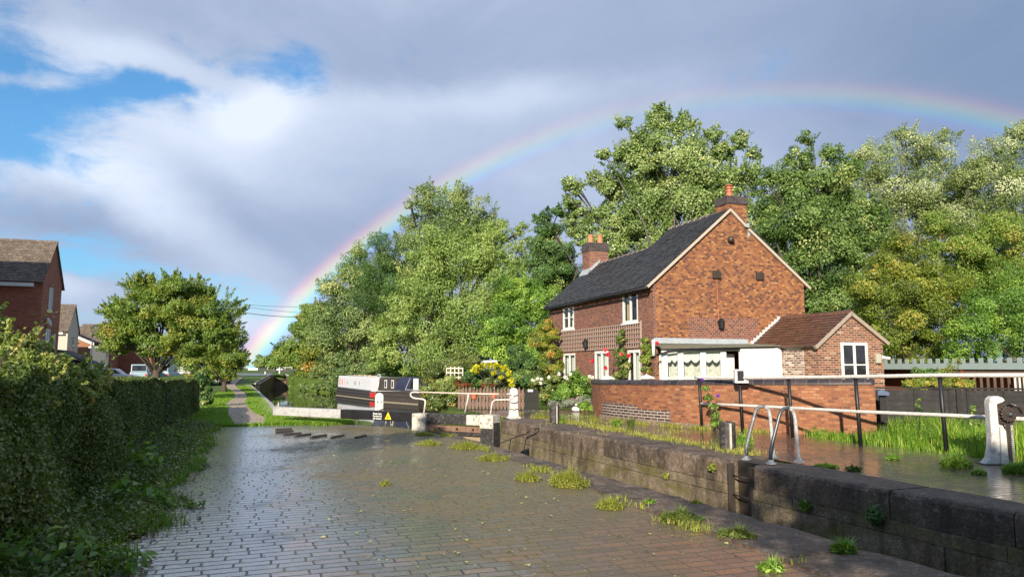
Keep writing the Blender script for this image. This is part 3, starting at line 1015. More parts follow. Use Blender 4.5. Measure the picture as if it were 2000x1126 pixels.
def crown(rs, lobes, n, size, clump=0.44, inner=0.42, sprigs=0.14, squash=0.85, aspect=0.55, tint=(0.5, 0.2), dens=3.4, sprig_len=0.55):
    """leaf clumps through every lobe's volume, with loose sprigs past the outline"""
    tot = sum(r * r for _, r in lobes)
    Q, TI = [], []
    for c, r in lobes:
        nl = int(n * r * r / tot)
        ncl = max(5, int(dens / clump ** 2))
        d = unit(rs.normal(size=(ncl, 3)))
        d[:, 2] = d[:, 2] * squash + 0.05
        cc = c + d * (r * rs.uniform(inner, 0.97, ncl) ** 0.8)[:, None]
        cr = r * clump * rs.uniform(0.55, 1.3, ncl)
        ct = rs.normal(tint[0], tint[1], ncl)
        w = cr ** 2
        k = rs.choice(ncl, nl, p=w / w.sum())
        ld = unit(rs.normal(size=(nl, 3)))
        lr = rs.uniform(0.35, 1.0, nl) ** 0.6
        p = cc[k] + ld * (cr[k] * lr)[:, None] * np.array([1.1, 1.1, 0.8])
        h = unit(ld * 0.6 + d[k] * 0.7)
        Q.append(leaf_quads(rs, p, h, size, aspect, 1.5))
        TI.append(ct[k] + rs.normal(0, 0.13, nl))
        ns = int(ncl * sprigs * 2.2)
        if ns:
            kk = rs.choice(ncl, ns)
            sdn = unit(d[kk] * 0.8 + rs.normal(size=(ns, 3)) * 0.35 + np.array([0, 0, 0.45]))
            ln = r * clump * sprig_len * rs.uniform(1.0, 2.6, ns)
            per = max(6, int(0.55 * nl / ncl * 0.5))
            tt = rs.uniform(0, 1, (ns, per))
            base = cc[kk] + d[kk] * cr[kk][:, None] * 0.5
            pts = base[:, None, :] + sdn[:, None, :] * (tt * ln[:, None])[:, :, None]
            wob = rs.normal(size=pts.shape) * (r * clump * 0.17 * (1.15 - tt))[:, :, None]
            pts = (pts + wob).reshape(-1, 3)
            Q.append(leaf_quads(rs, pts, np.repeat(sdn, per, 0), size * 0.95, aspect, 0.3))
            TI.append(np.repeat(ct[kk], per) + rs.normal(0.06, 0.13, ns * per))
    return np.concatenate(Q).reshape(-1, 3), np.clip(np.concatenate(TI), 0, 1)


def limbs(rs, base, r0, lobes, twigs=3, lean=0.0):
    m = MB()
    base = Vector(base)
    top = sum((Vector(c) for c, r in lobes), Vector()) / len(lobes)
    fork = base.lerp(top, 0.35)
    fork.x = base.x * 0.6 + fork.x * 0.4
    fork.y = base.y * 0.6 + fork.y * 0.4
    m.tube([base - Vector((0, 0, 0.2)), base + Vector((0, 0, 0.25)), base.lerp(fork, 0.5) + Vector((rs.normal() * r0 * .5, rs.normal() * r0 * .5, 0)), fork], [r0 * 1.5, r0 * 1.05, r0 * 0.9, r0 * 0.75], 9)
    for c, r in lobes:
        c = Vector(c)
        mid = fork.lerp(c, 0.5) + Vector((rs.normal(), rs.normal(), rs.normal() * 0.5 + 0.4)) * (0.12 * (c - fork).length)
        m.tube([fork - Vector((0, 0, r0)), mid, c], [r0 * 0.34, r0 * 0.2, r0 * 0.07], 6)
        for _ in range(twigs):
            e = c + Vector(unit(rs.normal(size=(1, 3)))[0]) * r * 0.85
            if e.z < c.z - 0.4 * r:
                e.z = c.z + 0.2 * r
            m.tube([mid.lerp(c, 0.5), (c + e) / 2 + Vector((0, 0, 0.1 * r)), e], [r0 * 0.12, r0 * 0.07, r0 * 0.02], 5)
    return m


def tree(name, label, cat, lobes, Y, base_px, leaf, n, size, seed, r0=0.25, group=None, bark='bark', base_z=0.0, trunk=True, **kw):
    rs = np.random.RandomState(seed)
    lb = [(c, r * 1.18) for c, r in lobes_px(lobes, Y, rs)]
    if Y > 30:
        n, size = int(n * 2.3), size * 0.73
    bx = at(base_px, HZ, Y)
    root = thing(name, label, cat, (bx.x, Y, base_z), 0, group)
    off = np.array([bx.x, Y, base_z])
    lb = [(c - off, r) for c, r in lb]
    v, ti = crown(rs, lb, n, size, **kw)
    raw_mesh('crown' if trunk else 'foliage', v, 4, LEAF[leaf], ti, root)
    (limbs(rs, (0, 0, 0), r0, lb)).build('trunk' if trunk else 'stems', MAT[bark], root, smooth=True)
    return root


def blades(rs, xy, z, h, w, lean=0.35, tint=(0.5, 0.18)):
    """grass: each blade two quads bent over -> one bent strip of two 4-gons"""
    n = len(xy)
    a = rs.uniform(0, 2 * np.pi, n)
    d = np.stack([np.cos(a), np.sin(a), np.zeros(n)], 1)
    b = np.stack([-np.sin(a), np.cos(a), np.zeros(n)], 1)
    h = np.broadcast_to(np.asarray(h, float), (n,)) * rs.uniform(0.55, 1.25, n)
    base = np.concatenate([np.asarray(xy), np.broadcast_to(np.asarray(z, float), (n,))[:, None]], 1)
    le = lean * rs.uniform(0.2, 1.6, n)
    ww = (w * rs.uniform(0.7, 1.3, n))[:, None]
    up = np.array([0, 0, 1.0])
    m = base + up * (h * 0.6)[:, None] + d * (h * le * 0.35)[:, None]
    t = base + up * (h * 0.98)[:, None] + d * (h * le)[:, None]
    q1 = np.stack([base - b * ww, base + b * ww, m + b * ww * 0.75, m - b * ww * 0.75], 1)
    q2 = np.stack([m - b * ww * 0.75, m + b * ww * 0.75, t + b * ww * 0.06, t - b * ww * 0.06], 1)
    ti = np.clip(rs.normal(tint[0], tint[1], n), 0, 1)
    return np.stack([q1, q2], 1).reshape(-1, 3), np.repeat(ti, 2)


# ================================================================ THE SETTING
def canal_sheet(name, poly, z, mat):
    """flat sheet given in canal coordinates (across, along)"""
    m = MB()
    m.add([(t, s, z) for t, s in poly], [tuple(range(len(poly)))])
    o = m.build(name, mat)
    o.rotation_euler = (0, 0, TH)
    return tag(o, kind='structure')


def build_ground():
    rows = [-60, -25, -10, -4, 0, 4, 8, 12, 15, 17.6, 18.6, 19.6, 21, 22.5, 24, 26, 28, 31] + list(range(34, 95, 3)) + [96.4, 96.5, 98, 100, 110, 130, 160, 220, 320, 600, 1500]
    offs_l = [-900, -300, -120, -60, -35, -20, -12, -8, -5, -3, -1.8, -0.8, 0]
    offs_r = [0, 0.8, 1.8, 3, 5, 8, 12, 20, 35, 60, 120, 300, 900]
    vs = []
    rnd = np.random.RandomState(3)
    for s in rows:
        l, r = lerp_tab(LEFT, s), lerp_tab(RIGHT, s)
        zt = -3.2 if s < 96.45 else zg(s, 0) - 0.02
        cols = [(l + o, None) for o in offs_l] + [(l + 0.02, zt), (r - 0.02, zt)] + [(r + o, None) for o in offs_r]
        for t, z in cols:
            zz = zg(s, t) - 0.02 if z is None else z
            if z is None and (s > 22 or abs(t) > 14) and abs(t) < 60:
                zz += rnd.uniform(-0.03, 0.02)
            vs.append(L(s, t, zz))
    n = len(offs_l) + 2 + len(offs_r)
    fs = []
    for i in range(len(rows) - 1):
        for k in range(n - 1):
            a = i * n + k
            fs.append((a, a + 1, a + n + 1, a + n))
    m = MB()
    m.add(vs, fs)
    tag(m.build('ground', MAT['ground']), kind='structure')


build_ground()


def left_edge(s):
    return -0.95 + 0.10 * math.sin(s * 1.7) + 0.07 * math.sin(s * 4.1 + 1) - (0.12 if s > 15 else 0)


pv = [(left_edge(s), s) for s in np.arange(-8, 20.1, 0.5)]
pv += [(0.1, 20.15), (1.2, 19.95), (2.5, 19.75), (3.2, 18.6), (3.75, 17.2), (3.9, 16.0), (3.9, -8)]
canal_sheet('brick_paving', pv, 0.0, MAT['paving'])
fp = [(8.03, -8), (8.03, 18.4), (7.0, 20.3), (6.9, 25.4), (9.2, 24.4), (11.5, 23.6), (12.6, 18), (12.6, 13.8), (11.4, 13.2), (11.35, 11), (11.45, 9.7), (11.5, -8)]
canal_sheet('brick_paving', fp, 0.0, MAT['far_paving'])
canal_sheet('canal_water', [(lerp_tab(LEFT, s) - 0.3, s) for s in (17.2, 18.6, 21, 24, 31, 50, 67, 72, 93.6)] + [(lerp_tab(RIGHT, s) + 0.3, s) for s in (93.6, 90, 80, 66, 52, 42, 32, 26, 21, 17.2)], WATER, MAT['water'])
canal_sheet('lock_water', [(3.8, -20), (3.8, 17.1), (7.6, 17.1), (7.6, -20)], -1.85, MAT['water'])


def px_sheet(name, pts, dz, mat, cut=None):
    m = MB()
    P = [terr(*p) for p in pts]
    m.add([(p.x, p.y, p.z + dz) for p in P], [tuple(range(len(P)))])
    return tag(m.build(name, mat), kind='structure')


def px_ribbon(name, lft, rgt, dz, mat, sub=4):
    """ribbon between two runs of ground points"""
    def dense(run):
        P = [terr(*p) for p in run]
        out = []
        for a, b in zip(P[:-1], P[1:]):
            for k in range(sub):
                q = a.lerp(b, k / sub)
                s, t = q.x * U[0] + q.y * U[1], q.x * VV[0] + q.y * VV[1]
                out.append(Vector((q.x, q.y, zg(s, t) + dz)))
        e = P[-1]
        out.append(Vector((e.x, e.y, e.z + dz)))
        return out
    a, b = dense(lft), dense(rgt)
    m = MB()
    n = len(a)
    m.add(a + b, [(i, i + 1, n + i + 1, n + i) for i in range(n - 1)])
    return tag(m.build(name, mat), kind='structure')


PATH_L = [(458, 831), (446, 812), (441, 790), (450, 782), (459, 775), (455, 766), (443, 757), (441, 751), (452, 744), (462, 737.5)]
PATH_R = [(516, 829), (518, 816), (494, 806), (480, 799), (478, 787), (484, 777), (477, 766), (464, 758), (459, 751), (466, 744), (474, 737.5)]
PATH_R = [PATH_R[i] for i in (0, 1, 2, 4, 5, 6, 7, 8, 9, 10)]
px_ribbon('gravel_path', PATH_L, PATH_R, 0.03, MAT['gravel'])
px_sheet('tarmac_yard', [(452, 737), (480, 734.5), (532, 733.4), (532, 729), (460, 729)], 0.035, MAT['asphalt'])
# lane and car park behind the hedge
canal_sheet('car_park', [(-40, 30), (-9, 30), (-9, 62), (-40, 78)], 0.012, MAT['asphalt'])


# ---------------------------------------------------------------- lock walls
def tin_far(s):
    return 7.75 - 0.0585 * s


def tin_near(s):
    return 5.08 - 0.0565 * s


def lock_wall(label, tin, tout, s_cuts, sgn, zt, gap=None, seed=1):
    root = thing('lock_wall', label, 'lock wall', (0, 0, 0), TH)
    rs = np.random.RandomState(seed)
    for a, b in zip(s_cuts[:-1], s_cuts[1:]):
        if gap and abs(a - gap[0]) < 0.02:
            continue
        dz = zt + rs.uniform(-0.008, 0.01)
        di = rs.uniform(-0.012, 0.012)
        m = MB()
        n = max(4, int((b - a) / 0.16))
        # top and lip follow small wear undulations
        ys = np.linspace(a + 0.009, b - 0.009, n + 1)
        vs, fs = [], []
        for y in ys:
            chip = 0.03 * max(0, 1 - min(y - a, b - y) / 0.15) + (0.03 if rs.uniform() < 0.08 else 0)
            e = tin(y) + sgn * (di - chip) + rs.uniform(-0.007, 0.007)
            zz = dz + rs.uniform(-0.005, 0.004) - 0.3 * chip
            r = 0.045 + rs.uniform(-0.01, 0.02)
            prof = [(tout, zz), (e - sgn * r * 1.2, zz), (e - sgn * r * 0.4, zz - r * 0.35), (e, zz - r * 1.1), (e, zz - 0.36), (tout, zz - 0.36)]
            vs += [(p[0], y, p[1]) for p in prof]
        k = 6
        for i in range(n):
            for j in range(k):
                p, q = i * k + j, i * k + (j + 1) % k
                fs.append((p, q, q + k, p + k) if sgn > 0 else (p, p + k, q + k, q))
        fs += [tuple(range(k)), tuple(range(n * k + k - 1, n * k - 1, -1))]
        m.add(vs, fs)
        o = m.build('coping_stone', MAT['coping'], root, smooth=False)
    # rough masonry below, course by course, each stepping a little
    cuts = [s_cuts[0], s_cuts[-1]] if not gap else [s_cuts[0], gap[0], gap[1], s_cuts[-1]]
    m = MB()
    for a, b in zip(cuts[:-1], cuts[1:]):
        if gap and abs(a - gap[0]) < 0.02:
            continue
        z = zt - 0.365
        for hgt, st in ((0.16, 0.012), (0.30, 0.03), (0.3, 0.005), (0.34, 0.02), (1.8, 0.03)):
            y = a
            while y < b - 0.01:
                ln = min(rs.uniform(0.45, 1.1), b - y)
                if b - y - ln < 0.3:
                    ln = b - y
                o_ = sgn * (st + rs.uniform(-0.012, 0.014))
                x1a, x1b = tin(y) - 0.0 + o_, tin(y + ln) + o_
                z1, z0 = z - 0.004, z - hgt + 0.004
                y0, y1 = y + 0.004, y + ln - 0.004
                vs = [(tout - sgn * 0.0, y0, z0), (x1a, y0, z0), (x1b, y1, z0), (tout, y1, z0), (tout, y0, z1), (x1a, y0, z1), (x1b, y1, z1), (tout, y1, z1)]
                m.add(vs, [(0, 3, 2, 1), (4, 5, 6, 7), (0, 1, 5, 4), (1, 2, 6, 5), (2, 3, 7, 6), (3, 0, 4, 7)])
                y += ln
            z -= hgt
    m.build('masonry', MAT['masonry'], root, bevel=0.012)
    return root


GAP = (9.46, 10.06)
lock_wall('far lock wall of brown stone with steel ladder set into it', tin_far, 8.03, [-8, -5, -2.6, 0.4, 3.4, 5.55, 7.05, 9.46, 10.06, 11.9, 14.1, 16.2, 18.3, 20.1], -1, 0.015, GAP, 5)
nw = lock_wall('near lock wall whose worn coping edges the big brick paving', tin_near, 3.9, [-8, -5, -2, 0.5, 2.6, 4.85, 7.2, 9.6, 11.5, 13.3, 15.0, 16.2, 17.7], 1, 0.018, None, 8)


def ladder():
    # niche with rungs in the far wall
    root = thing('lock_ladder', 'steel ladder rungs in a dark niche of the far lock wall', 'ladder', L(9.76, tin_far(9.76), 0), TH)
    m = MB()
    m.box(0.20, 0.30, -0.32, 0.32, -3.0, 0.008)
    m.box(0.301, 0.62, -0.30, 0.30, -0.3, 0.010)
    m.build('niche_back', MAT['dark_timber'], root)
    for x in (-0.27, 0.27):
        MB().box(-0.02, 0.09, x - 0.03, x + 0.03, -3.0, -0.03).build('stringer', MAT['dark_timber'], root, bevel=0.006)
    for k in range(8):
        MB().tube([(0.05, -0.26, -0.22 - 0.3 * k), (0.05, 0.26, -0.22 - 0.3 * k)], 0.014).build('rung', MAT['dark_timber'], root, smooth=True)


ladder()


def hoop(label, s, t, grey):
    root = thing('grab_rail', label, 'grab rail', L(s, t, 0), TH, 'grab rails at the lock ladder')
    pts = [(0, 0, 0.02), (0, 0, 0.20), (0.05, 0, 0.36), (0.19, 0, 0.74), (0.23, 0, 0.82), (0.29, 0, 0.86), (0.38, 0, 0.865), (0.45, 0, 0.83), (0.485, 0, 0.76), (0.50, 0, 0.66), (0.54, 0, 0.02)]
    m = MB()
    m.tube(pts[:7], 0.028, 10, False)
    m.build('bare_tube', grey, root, smooth=True)
    m = MB()
    m.tube(pts[6:], 0.028, 10, False)
    m.build('painted_tube', MAT['galv_w'], root, smooth=True)
    for x in (0, 0.54):
        m = MB()
        m.lathe([(0.085, 0.0), (0.085, 0.018), (0.05, 0.022), (0.042, 0.06), (0.03, 0.065)], (x, 0, 0.016), 12)
        m.build('foot_plate', MAT['galv_w'], root)


MAT['galv_w'] = plain('worn_white_on_steel', (0.43, 0.43, 0.43), 0.4, 0.1, 12, dirt=(0.12, 0.11, 0.105), dirtamt=0.8, bump=0.3)
MAT['steel_dark'] = plain('dull_grey_tube', (0.09, 0.095, 0.10), 0.38, 0.25, 10, metal=0.5)
hoop('mottled grey ladder grab rail nearer the pair of bollards, farther back', 10.02, 7.52, MAT['galv'])
hoop('plain grey ladder grab rail in front of its mottled twin', 9.46, 7.55, MAT['steel_dark'])


# ---------------------------------------------------------------- lock gate, beam, paddle stands
GATE_O = Vector((-2.13, 17.58, 0))
GATE_A = math.atan2(16.6 - 20.2, -0.47 + 6.57)


def gate_px(px, py, off=0.0):
    """point in the gate's frame where the ray through a pixel meets the beam's upright plane"""
    d = ray(px, py)
    ex = Vector((math.cos(GATE_A), math.sin(GATE_A), 0))
    nn = Vector((-ex.y, ex.x, 0))
    o = GATE_O + nn * off
    c = Vector((0, 0, EYE))
    k = (o - c).dot(nn) / d.dot(nn)
    p = c + d * k - GATE_O
    return Vector((p.dot(ex), p.dot(nn), p.z))


def text_mesh(name, txt, size, mat, parent, loc, rot, ext=0.002, lead=1.0, bold=0.0):
    cu = bpy.data.curves.new(name, 'FONT')
    cu.body = txt
    cu.size = size
    cu.extrude = ext
    cu.space_line = lead
    cu.offset = bold
    tmp = bpy.data.objects.new('tmp', cu)
    COL.objects.link(tmp)
    bpy.context.view_layer.update()
    me = bpy.data.meshes.new_from_object(tmp.evaluated_get(bpy.context.evaluated_depsgraph_get()))
    bpy.data.objects.remove(tmp)
    bpy.data.curves.remove(cu)
    me.materials.clear()
    me.materials.append(mat)
    o = bpy.data.objects.new(name, me)
    COL.objects.link(o)
    o.parent = parent
    o.location = loc
    o.rotation_euler = rot
    return o


def lock_gate():
    root = thing('lock_gate', 'black lock gate with long balance beam over the grass, white tip', 'lock gate', GATE_O, GATE_A)
    zb, zt = 0.20, 0.43
    m = MB()
    m.box(-2.63, -0.26, -0.11, 0.11, zb, zt)
    m.build('beam', MAT['black'], root, bevel=0.012)
    m = MB()
    m.box(-5.16, -2.633, -0.108, 0.108, zb + 0.002, zt - 0.002)
    tag(m.build('beam_tip', MAT['white_beam'], root, bevel=0.012), 'white painted end of the beam')
    m = MB()
    m.box(0.155, 1.30, -0.108, 0.108, zb - 0.01, zt - 0.01)
    tag(m.build('beam', MAT['black_worn'], root, bevel=0.015), 'weathered black stretch of the beam')
    m = MB()
    m.box(1.304, 1.70, -0.11, 0.11, zb - 0.012, zt - 0.012)
    tag(m.build('beam', MAT['white_peel'], root, bevel=0.015), 'peeling white stretch of the beam')
    m = MB()
    m.box(-0.25, 0.15, -0.16, 0.14, -2.8, zt - 0.02)
    m.build('heel_post', MAT['white_peel'], root, bevel=0.02)
    m = MB()
    m.prism([(1.72, zt + 0.0), (2.05, zt - 0.0), (2.08, 0.1), (2.07, -0.5), (1.95, -0.68), (1.74, -0.75), (1.72, -0.3)], 'y', -0.15, 0.15)
    m.build('mitre_post', MAT['black_worn'], root, bevel=0.02)
    m = MB()
    m.box(1.705, 2.065, -0.165, 0.155, 0.13, zt + 0.01)
    m.build('post_cap', MAT['white_peel'], root, bevel=0.02)
    m = MB()
    m.box(0.152, 1.715, -0.10, 0.06, 0.02, 0.155)
    m.build('top_rail', MAT['wet_timber'], root, bevel=0.01)
    # planked body with a paddle opening
    m = MB()
    for x0, x1 in ((0.16, 0.52), (0.525, 0.93)):
        m.box(x0, x1, -0.07, 0.04, -2.8, 0.015)
    m.box(0.935, 1.66, -0.07, 0.04, -2.8, -0.48)
    m.box(0.935, 1.66, -0.07, 0.04, -0.06, 0.015)
    m.box(1.665, 1.72, -0.07, 0.04, -2.8, 0.015)
    m.build('gate_planks', MAT['black_worn'], root, bevel=0.006)
    MB().box(0.94, 1.655, 0.0, 0.035, -0.479, -0.061).build('paddle_board', plain('wet_tan_board', (0.28, 0.21, 0.13), 0.5, 0.15), root)
    for x in (0.55, 1.05, 1.5):
        MB().tube([(x, -0.13, 0.09), (x, -0.09, 0.09)], 0.028, 8).build('bolt_head', MAT['rust'], root)
    # notice: three white lines and a yellow warning triangle
    p = gate_px(728.5, 807.5, -0.112)
    text_mesh('notice_text', 'Keep boat\nforward of\ncill marker', 0.066, MAT['white'], root, (p.x, -0.113, 0.345), (R(90), 0, 0), 0.001, 0.92, 0.0015)
    q = gate_px(758, 809, -0.112)
    m = MB()
    m.prism([(q.x - 0.105, 0.235), (q.x + 0.105, 0.235), (q.x, 0.415)], 'y', -0.118, -0.109)
    sg = m.build('warning_triangle', MAT['yellow'], root, bevel=0.004)
    m = MB()
    m.prism([(q.x - 0.05, 0.275), (q.x + 0.04, 0.275), (q.x + 0.05, 0.292), (q.x - 0.01, 0.296), (q.x - 0.05, 0.287)], 'y', -0.122, -0.1185)
    m.build('triangle_symbol', MAT['black'], sg)
    # white handrail on the gate
    def run(pts, off):
        return [gate_px(x, y, off) for x, y in pts]
    m = MB()
    m.tube(run([(828, 806), (831, 785), (830, 781), (826, 779), (812, 777.5), (806, 776), (802, 772), (802, 768), (805, 765.5), (812, 765), (818, 766)], 0.06), 0.022, 9)
    m.build('handrail', MAT['rail_white'], root, smooth=True)
    m = MB()
    m.tube(run([(812, 765), (850, 766), (913, 768), (975, 769)], 0.06), 0.015, 8)
    tag(m.build('handrail', plain('faded_pink_white_rail', (0.62, 0.50, 0.42), 0.5, 0.1), root, smooth=True), 'long thin faded top rail')
    m = MB()
    m.tube(run([(908, 806), (914, 778), (915, 768)], 0.06), 0.020, 8)
    m.build('handrail_post', MAT['rail_white'], root, smooth=True)
    m = MB()
    m.tube(run([(958, 810), (961, 788), (963, 783), (967, 780.5), (985, 780), (996, 780), (1001, 777), (1002, 772), (998, 769), (990, 769)], 0.06), 0.020, 9)
    m.build('handrail', MAT['rail_white'], root, smooth=True)
    return root


lock_gate()


def paddle_stand_far(label, pos, h, w, rz, kind='plain'):
    root = thing('paddle_stand', label, 'paddle stand', pos, rz)
    a = w / 2
    prof = [(-a * 1.45, 0.0), (a * 1.45, 0.0), (a * 1.15, h * 0.12), (a, h * 0.4), (a * 0.97, h * 0.88)]
    for k in range(7):
        an = math.pi * k / 6
        prof.append((a * 0.97 * math.cos(an), h * 0.90 + h * 0.10 * math.sin(an)))
    prof += [(-a * 0.97, h * 0.88), (-a, h * 0.4), (-a * 1.15, h * 0.12)]
    m = MB()
    m.prism(prof, 'y', -a * 0.55, a * 0.55)
    m.build('casing', MAT['white_worn'], root, bevel=0.015)
    m = MB()
    m.box(-a * 1.7, a * 1.7, -a * 0.95, a * 0.95, 0.0, 0.025)
    m.build('base_plate', MAT['white_worn'], root, bevel=0.005)
    if kind == 'chain':
        for zz in (0.30, 0.52, 0.76):
            m = MB()
            m.tube([(-a * 1.08, -a * 0.62, h * zz), (0, -a * 0.7, h * zz - 0.03), (a * 1.08, -a * 0.62, h * zz)], 0.012, 6)
            m.build('strap', MAT['steel_dark'], root, smooth=True)
    else:
        m = MB()
        m.tube([(-a * 0.5, -a * 0.6, h * 0.42), (a * 1.5, -a * 0.75, h * 0.53)], 0.014, 6)
        m.build('lever', MAT['rust'], root, smooth=True)
        for x, z in ((-0.4, 0.72), (0.4, 0.72), (-0.4, 0.25), (0.4, 0.25)):
            MB().tube([(x * a, -a * 0.56, z * h), (x * a, -a * 0.66, z * h)], 0.018, 8).build('bolt', MAT['rust'], root)
    return root


p = gnd(740, 829)
paddle_stand_far('white round-topped paddle stand behind the black balance beam', (p.x, p.y, 0), 0.84, 0.225, R(10))
p = gnd(1003, 815)
paddle_stand_far('white paddle stand wrapped with dark straps beside the picket fence', (p.x, p.y, 0), 0.90, 0.25, R(12), 'chain')


def paddle_gear():
    p = gnd(1955, 906)
    root = thing('paddle_stand', 'white paddle stand with black greasy rack and gear by the railing', 'paddle stand', (p.x, p.y, 0), R(-4))
    m = MB()
    m.prism([(-0.30, 0.0), (0.06, 0.0), (0.045, 0.60), (-0.025, 0.62), (-0.03, 0.93), (0.05, 0.955), (0.10, 0.99), (0.06, 1.04), (0.0, 1.06), (-0.08, 1.055), (-0.13, 1.02), (-0.15, 0.95), (-0.15, 0.42), (-0.17, 0.25), (-0.205, 0.10)], 'y', -0.075, 0.085)
    m.build('casing', MAT['white_worn'], root, bevel=0.02, seg=3)
    m = MB()
    m.prism([(-0.05, 0.012), (0.058, 0.012), (0.05, 0.52), (0.0, 0.60), (-0.035, 0.58)], 'y', -0.12, -0.078)
    m.build('cover_plate', MAT['white_worn'], root, bevel=0.012)
    m = MB()
    m.box(0.064, 0.155, -0.06, 0.05, 0.0, 0.62)
    m.build('rack_guide', MAT['rust'], root, bevel=0.01)
    m = MB()
    for k in range(19):
        m.box(0.154, 0.195, -0.055, 0.03, 0.05 + k * 0.03, 0.066 + k * 0.03)
    m.build('rack_teeth', MAT['galv_w'], root, bevel=0.003)
    # spindle wheel and pawl at the top
    m = MB()
    n = 15
    poly = []
    for k in range(n * 2):
        r = 0.125 if k % 2 else 0.108
        a = math.pi * k / n
        poly.append((0.12 + r * math.cos(a), 0.78 + r * math.sin(a)))
    m.prism(poly, 'y', -0.11, -0.045)
    m.build('gear_wheel', MAT['rust'], root, bevel=0.004)
    m = MB()
    m.prism([(-0.02, 0.625), (0.18, 0.58), (0.245, 0.70), (0.25, 0.86), (0.20, 0.94), (0.08, 0.94), (-0.02, 0.925)], 'y', -0.04, 0.05)
    m.build('gear_plate', MAT['rust'], root, bevel=0.01)
    MB().tube([(0.12, -0.16, 0.78), (0.12, 0.06, 0.78)], 0.03, 10).build('spindle', MAT['steel_dark'], root, smooth=True)
    MB().tube([(0.12, -0.13, 0.95), (0.25, -0.13, 0.90), (0.29, -0.13, 0.80)], [0.02, 0.03, 0.018], 8).build('pawl', MAT['rust'], root, smooth=True)
    MB().box(-0.31, 0.30, -0.14, 0.14, -0.005, 0.018).build('base_plate', MAT['rust'], root, bevel=0.004)


paddle_gear()


def bollard(label, px, py, r, h, rz):
    p = gnd(px, py)
    root = thing('bollard', label, 'bollard', (p.x, p.y, 0), rz, 'black mooring bollards')
    for sg in (-1, 1):
        vs = [(sg * 0.018, y) for y in (r * 0.97, -r * 0.97)]
        arc = [(sg * (0.018 + (r - 0.018) * math.cos(a)), r * math.sin(a)) for a in np.linspace(-1.45, 1.45, 11)]
        if sg < 0:
            arc = [(x, y) for x, y in arc]
        m = MB()
        m.prism(arc, 'z', 0.0, h)
        m.build('timber_half', MAT['black_worn'], root, bevel=0.012)
    m = MB()
    m.box(-0.0175, 0.0175, -r * 0.99, r * 0.99, 0.0, h - 0.015)
    m.build('pale_strip', plain('pale_weathered_strip', (0.48, 0.42, 0.37), 0.7, 0.2, 9, dirt=(0.2, 0.15, 0.12)), root)


bollard('black split timber bollard with pale strip, far one near the white flowers', 1083, 826, 0.130, 0.50, R(30))
bollard('black split timber bollard with pale strip beside the ladder grab rails', 1422, 880, 0.142, 0.52, R(8))

# raised footholds under the beam's swing
FB = [((538, 839.5), (570, 838)), ((539, 845), (572, 842.5)), ((554, 849.5), (588, 846.5)), ((576, 852.5), (606, 848.5)), ((607, 854.5), (637, 850.5)), ((648, 855), (671, 851)), ((695, 855.5), (714, 851))]
FBL = ['black foothold bar farthest back, level beside the gravel path', 'second black foothold bar, just in front of the farthest one', 'third black foothold bar from the path, slightly turned',
       'black foothold bar in the middle of the curved row', 'long black foothold bar, third from the row\'s right end', 'black foothold bar, second from the row\'s right end', 'black foothold bar at the right end of the row, nearest the gate']
for (a, b), lab in zip(FB, FBL):
    pa, pb = gnd(*a), gnd(*b)
    d = pb - pa
    c = (pa + pb) / 2
    ln = min(d.length, 0.55)
    m = MB()
    m.prism([(-0.036, 0.0), (0.036, 0.0), (0.030, 0.040), (-0.030, 0.043)], 'x', -ln / 2, ln / 2)
    o = m.build('foothold_bar', MAT['dark_timber'], None, bevel=0.008)
    o.location = (c.x, c.y, 0.0)
    o.rotation_euler = (0, 0, math.atan2(d.y, d.x))
    tag(o, lab, 'foothold', 'footholds set in an arc on the paving')


# ---------------------------------------------------------------- garden wall and railing
def catmull(P, n=6):
    P = [Vector(p) for p in P]
    out = []
    for i in range(len(P) - 1):
        p0, p1, p2, p3 = P[max(i - 1, 0)], P[i], P[i + 1], P[min(i + 2, len(P) - 1)]
        for k in range(n):
            t = k / n
            out.append(0.5 * ((2 * p1) + (p2 - p0) * t + (2 * p0 - 5 * p1 + 4 * p2 - p3) * t * t + (3 * p1 - p0 - 3 * p2 + p3) * t ** 3))
    out.append(P[-1])
    return out


def strip_mesh(name, path, prof_fn, mat, parent, o=(0, 0, 0), smooth=False):
    """sweep a cross-section along a path on the ground; u runs along it, v round the section"""
    vs, fs, uvs = [], [], []
    acc = 0.0
    k = None
    for i, p in enumerate(path):
        a, b = path[max(i - 1, 0)], path[min(i + 1, len(path) - 1)]
        t = (b - a).normalized()
        nrm = Vector((t.y, -t.x, 0))
        if i:
            acc += (p - path[i - 1]).length
        pr = prof_fn(i / (len(path) - 1))
        k = len(pr)
        vv = 0.0
        for j, (off, z) in enumerate(pr):
            q = p + nrm * off
            vs.append((q.x - o[0], q.y - o[1], z - o[2]))
            if j:
                vv += math.hypot(off - pr[j - 1][0], z - pr[j - 1][1])
            uvs.append((acc, vv))
    for i in range(len(path) - 1):
        for j in range(k - 1):
            a = i * k + j
            fs.append((a, a + k, a + k + 1, a + 1))
    nside = len(fs)
    fs.append(tuple(range(k)))
    fs.append(tuple(range((len(path) - 1) * k, len(path) * k))[::-1])
    m = MB()
    m.add(vs, fs)
    ob = m.build(name, mat, parent, smooth=smooth)
    uv = ob.data.uv_layers[0].data
    for pl in ob.data.polygons[:nside]:
        for li in pl.loop_indices:
            uv[li].uv = uvs[ob.data.loops[li].vertex_index]
    for pl in ob.data.polygons[nside:]:
        pl.use_smooth = False
    return ob


GW = catmull([(2.92, 25.3, 0), (2.80, 21.9, 0), (3.30, 20.3, 0), (4.10, 18.95, 0), (5.0, 18.05, 0), (6.75, 16.85, 0), (8.10, 16.15, 0)], 8)
gw = thing('garden_wall', 'curved red brick garden wall with rounded dark coping before the cottage', 'garden wall', (4.5, 18, 0))


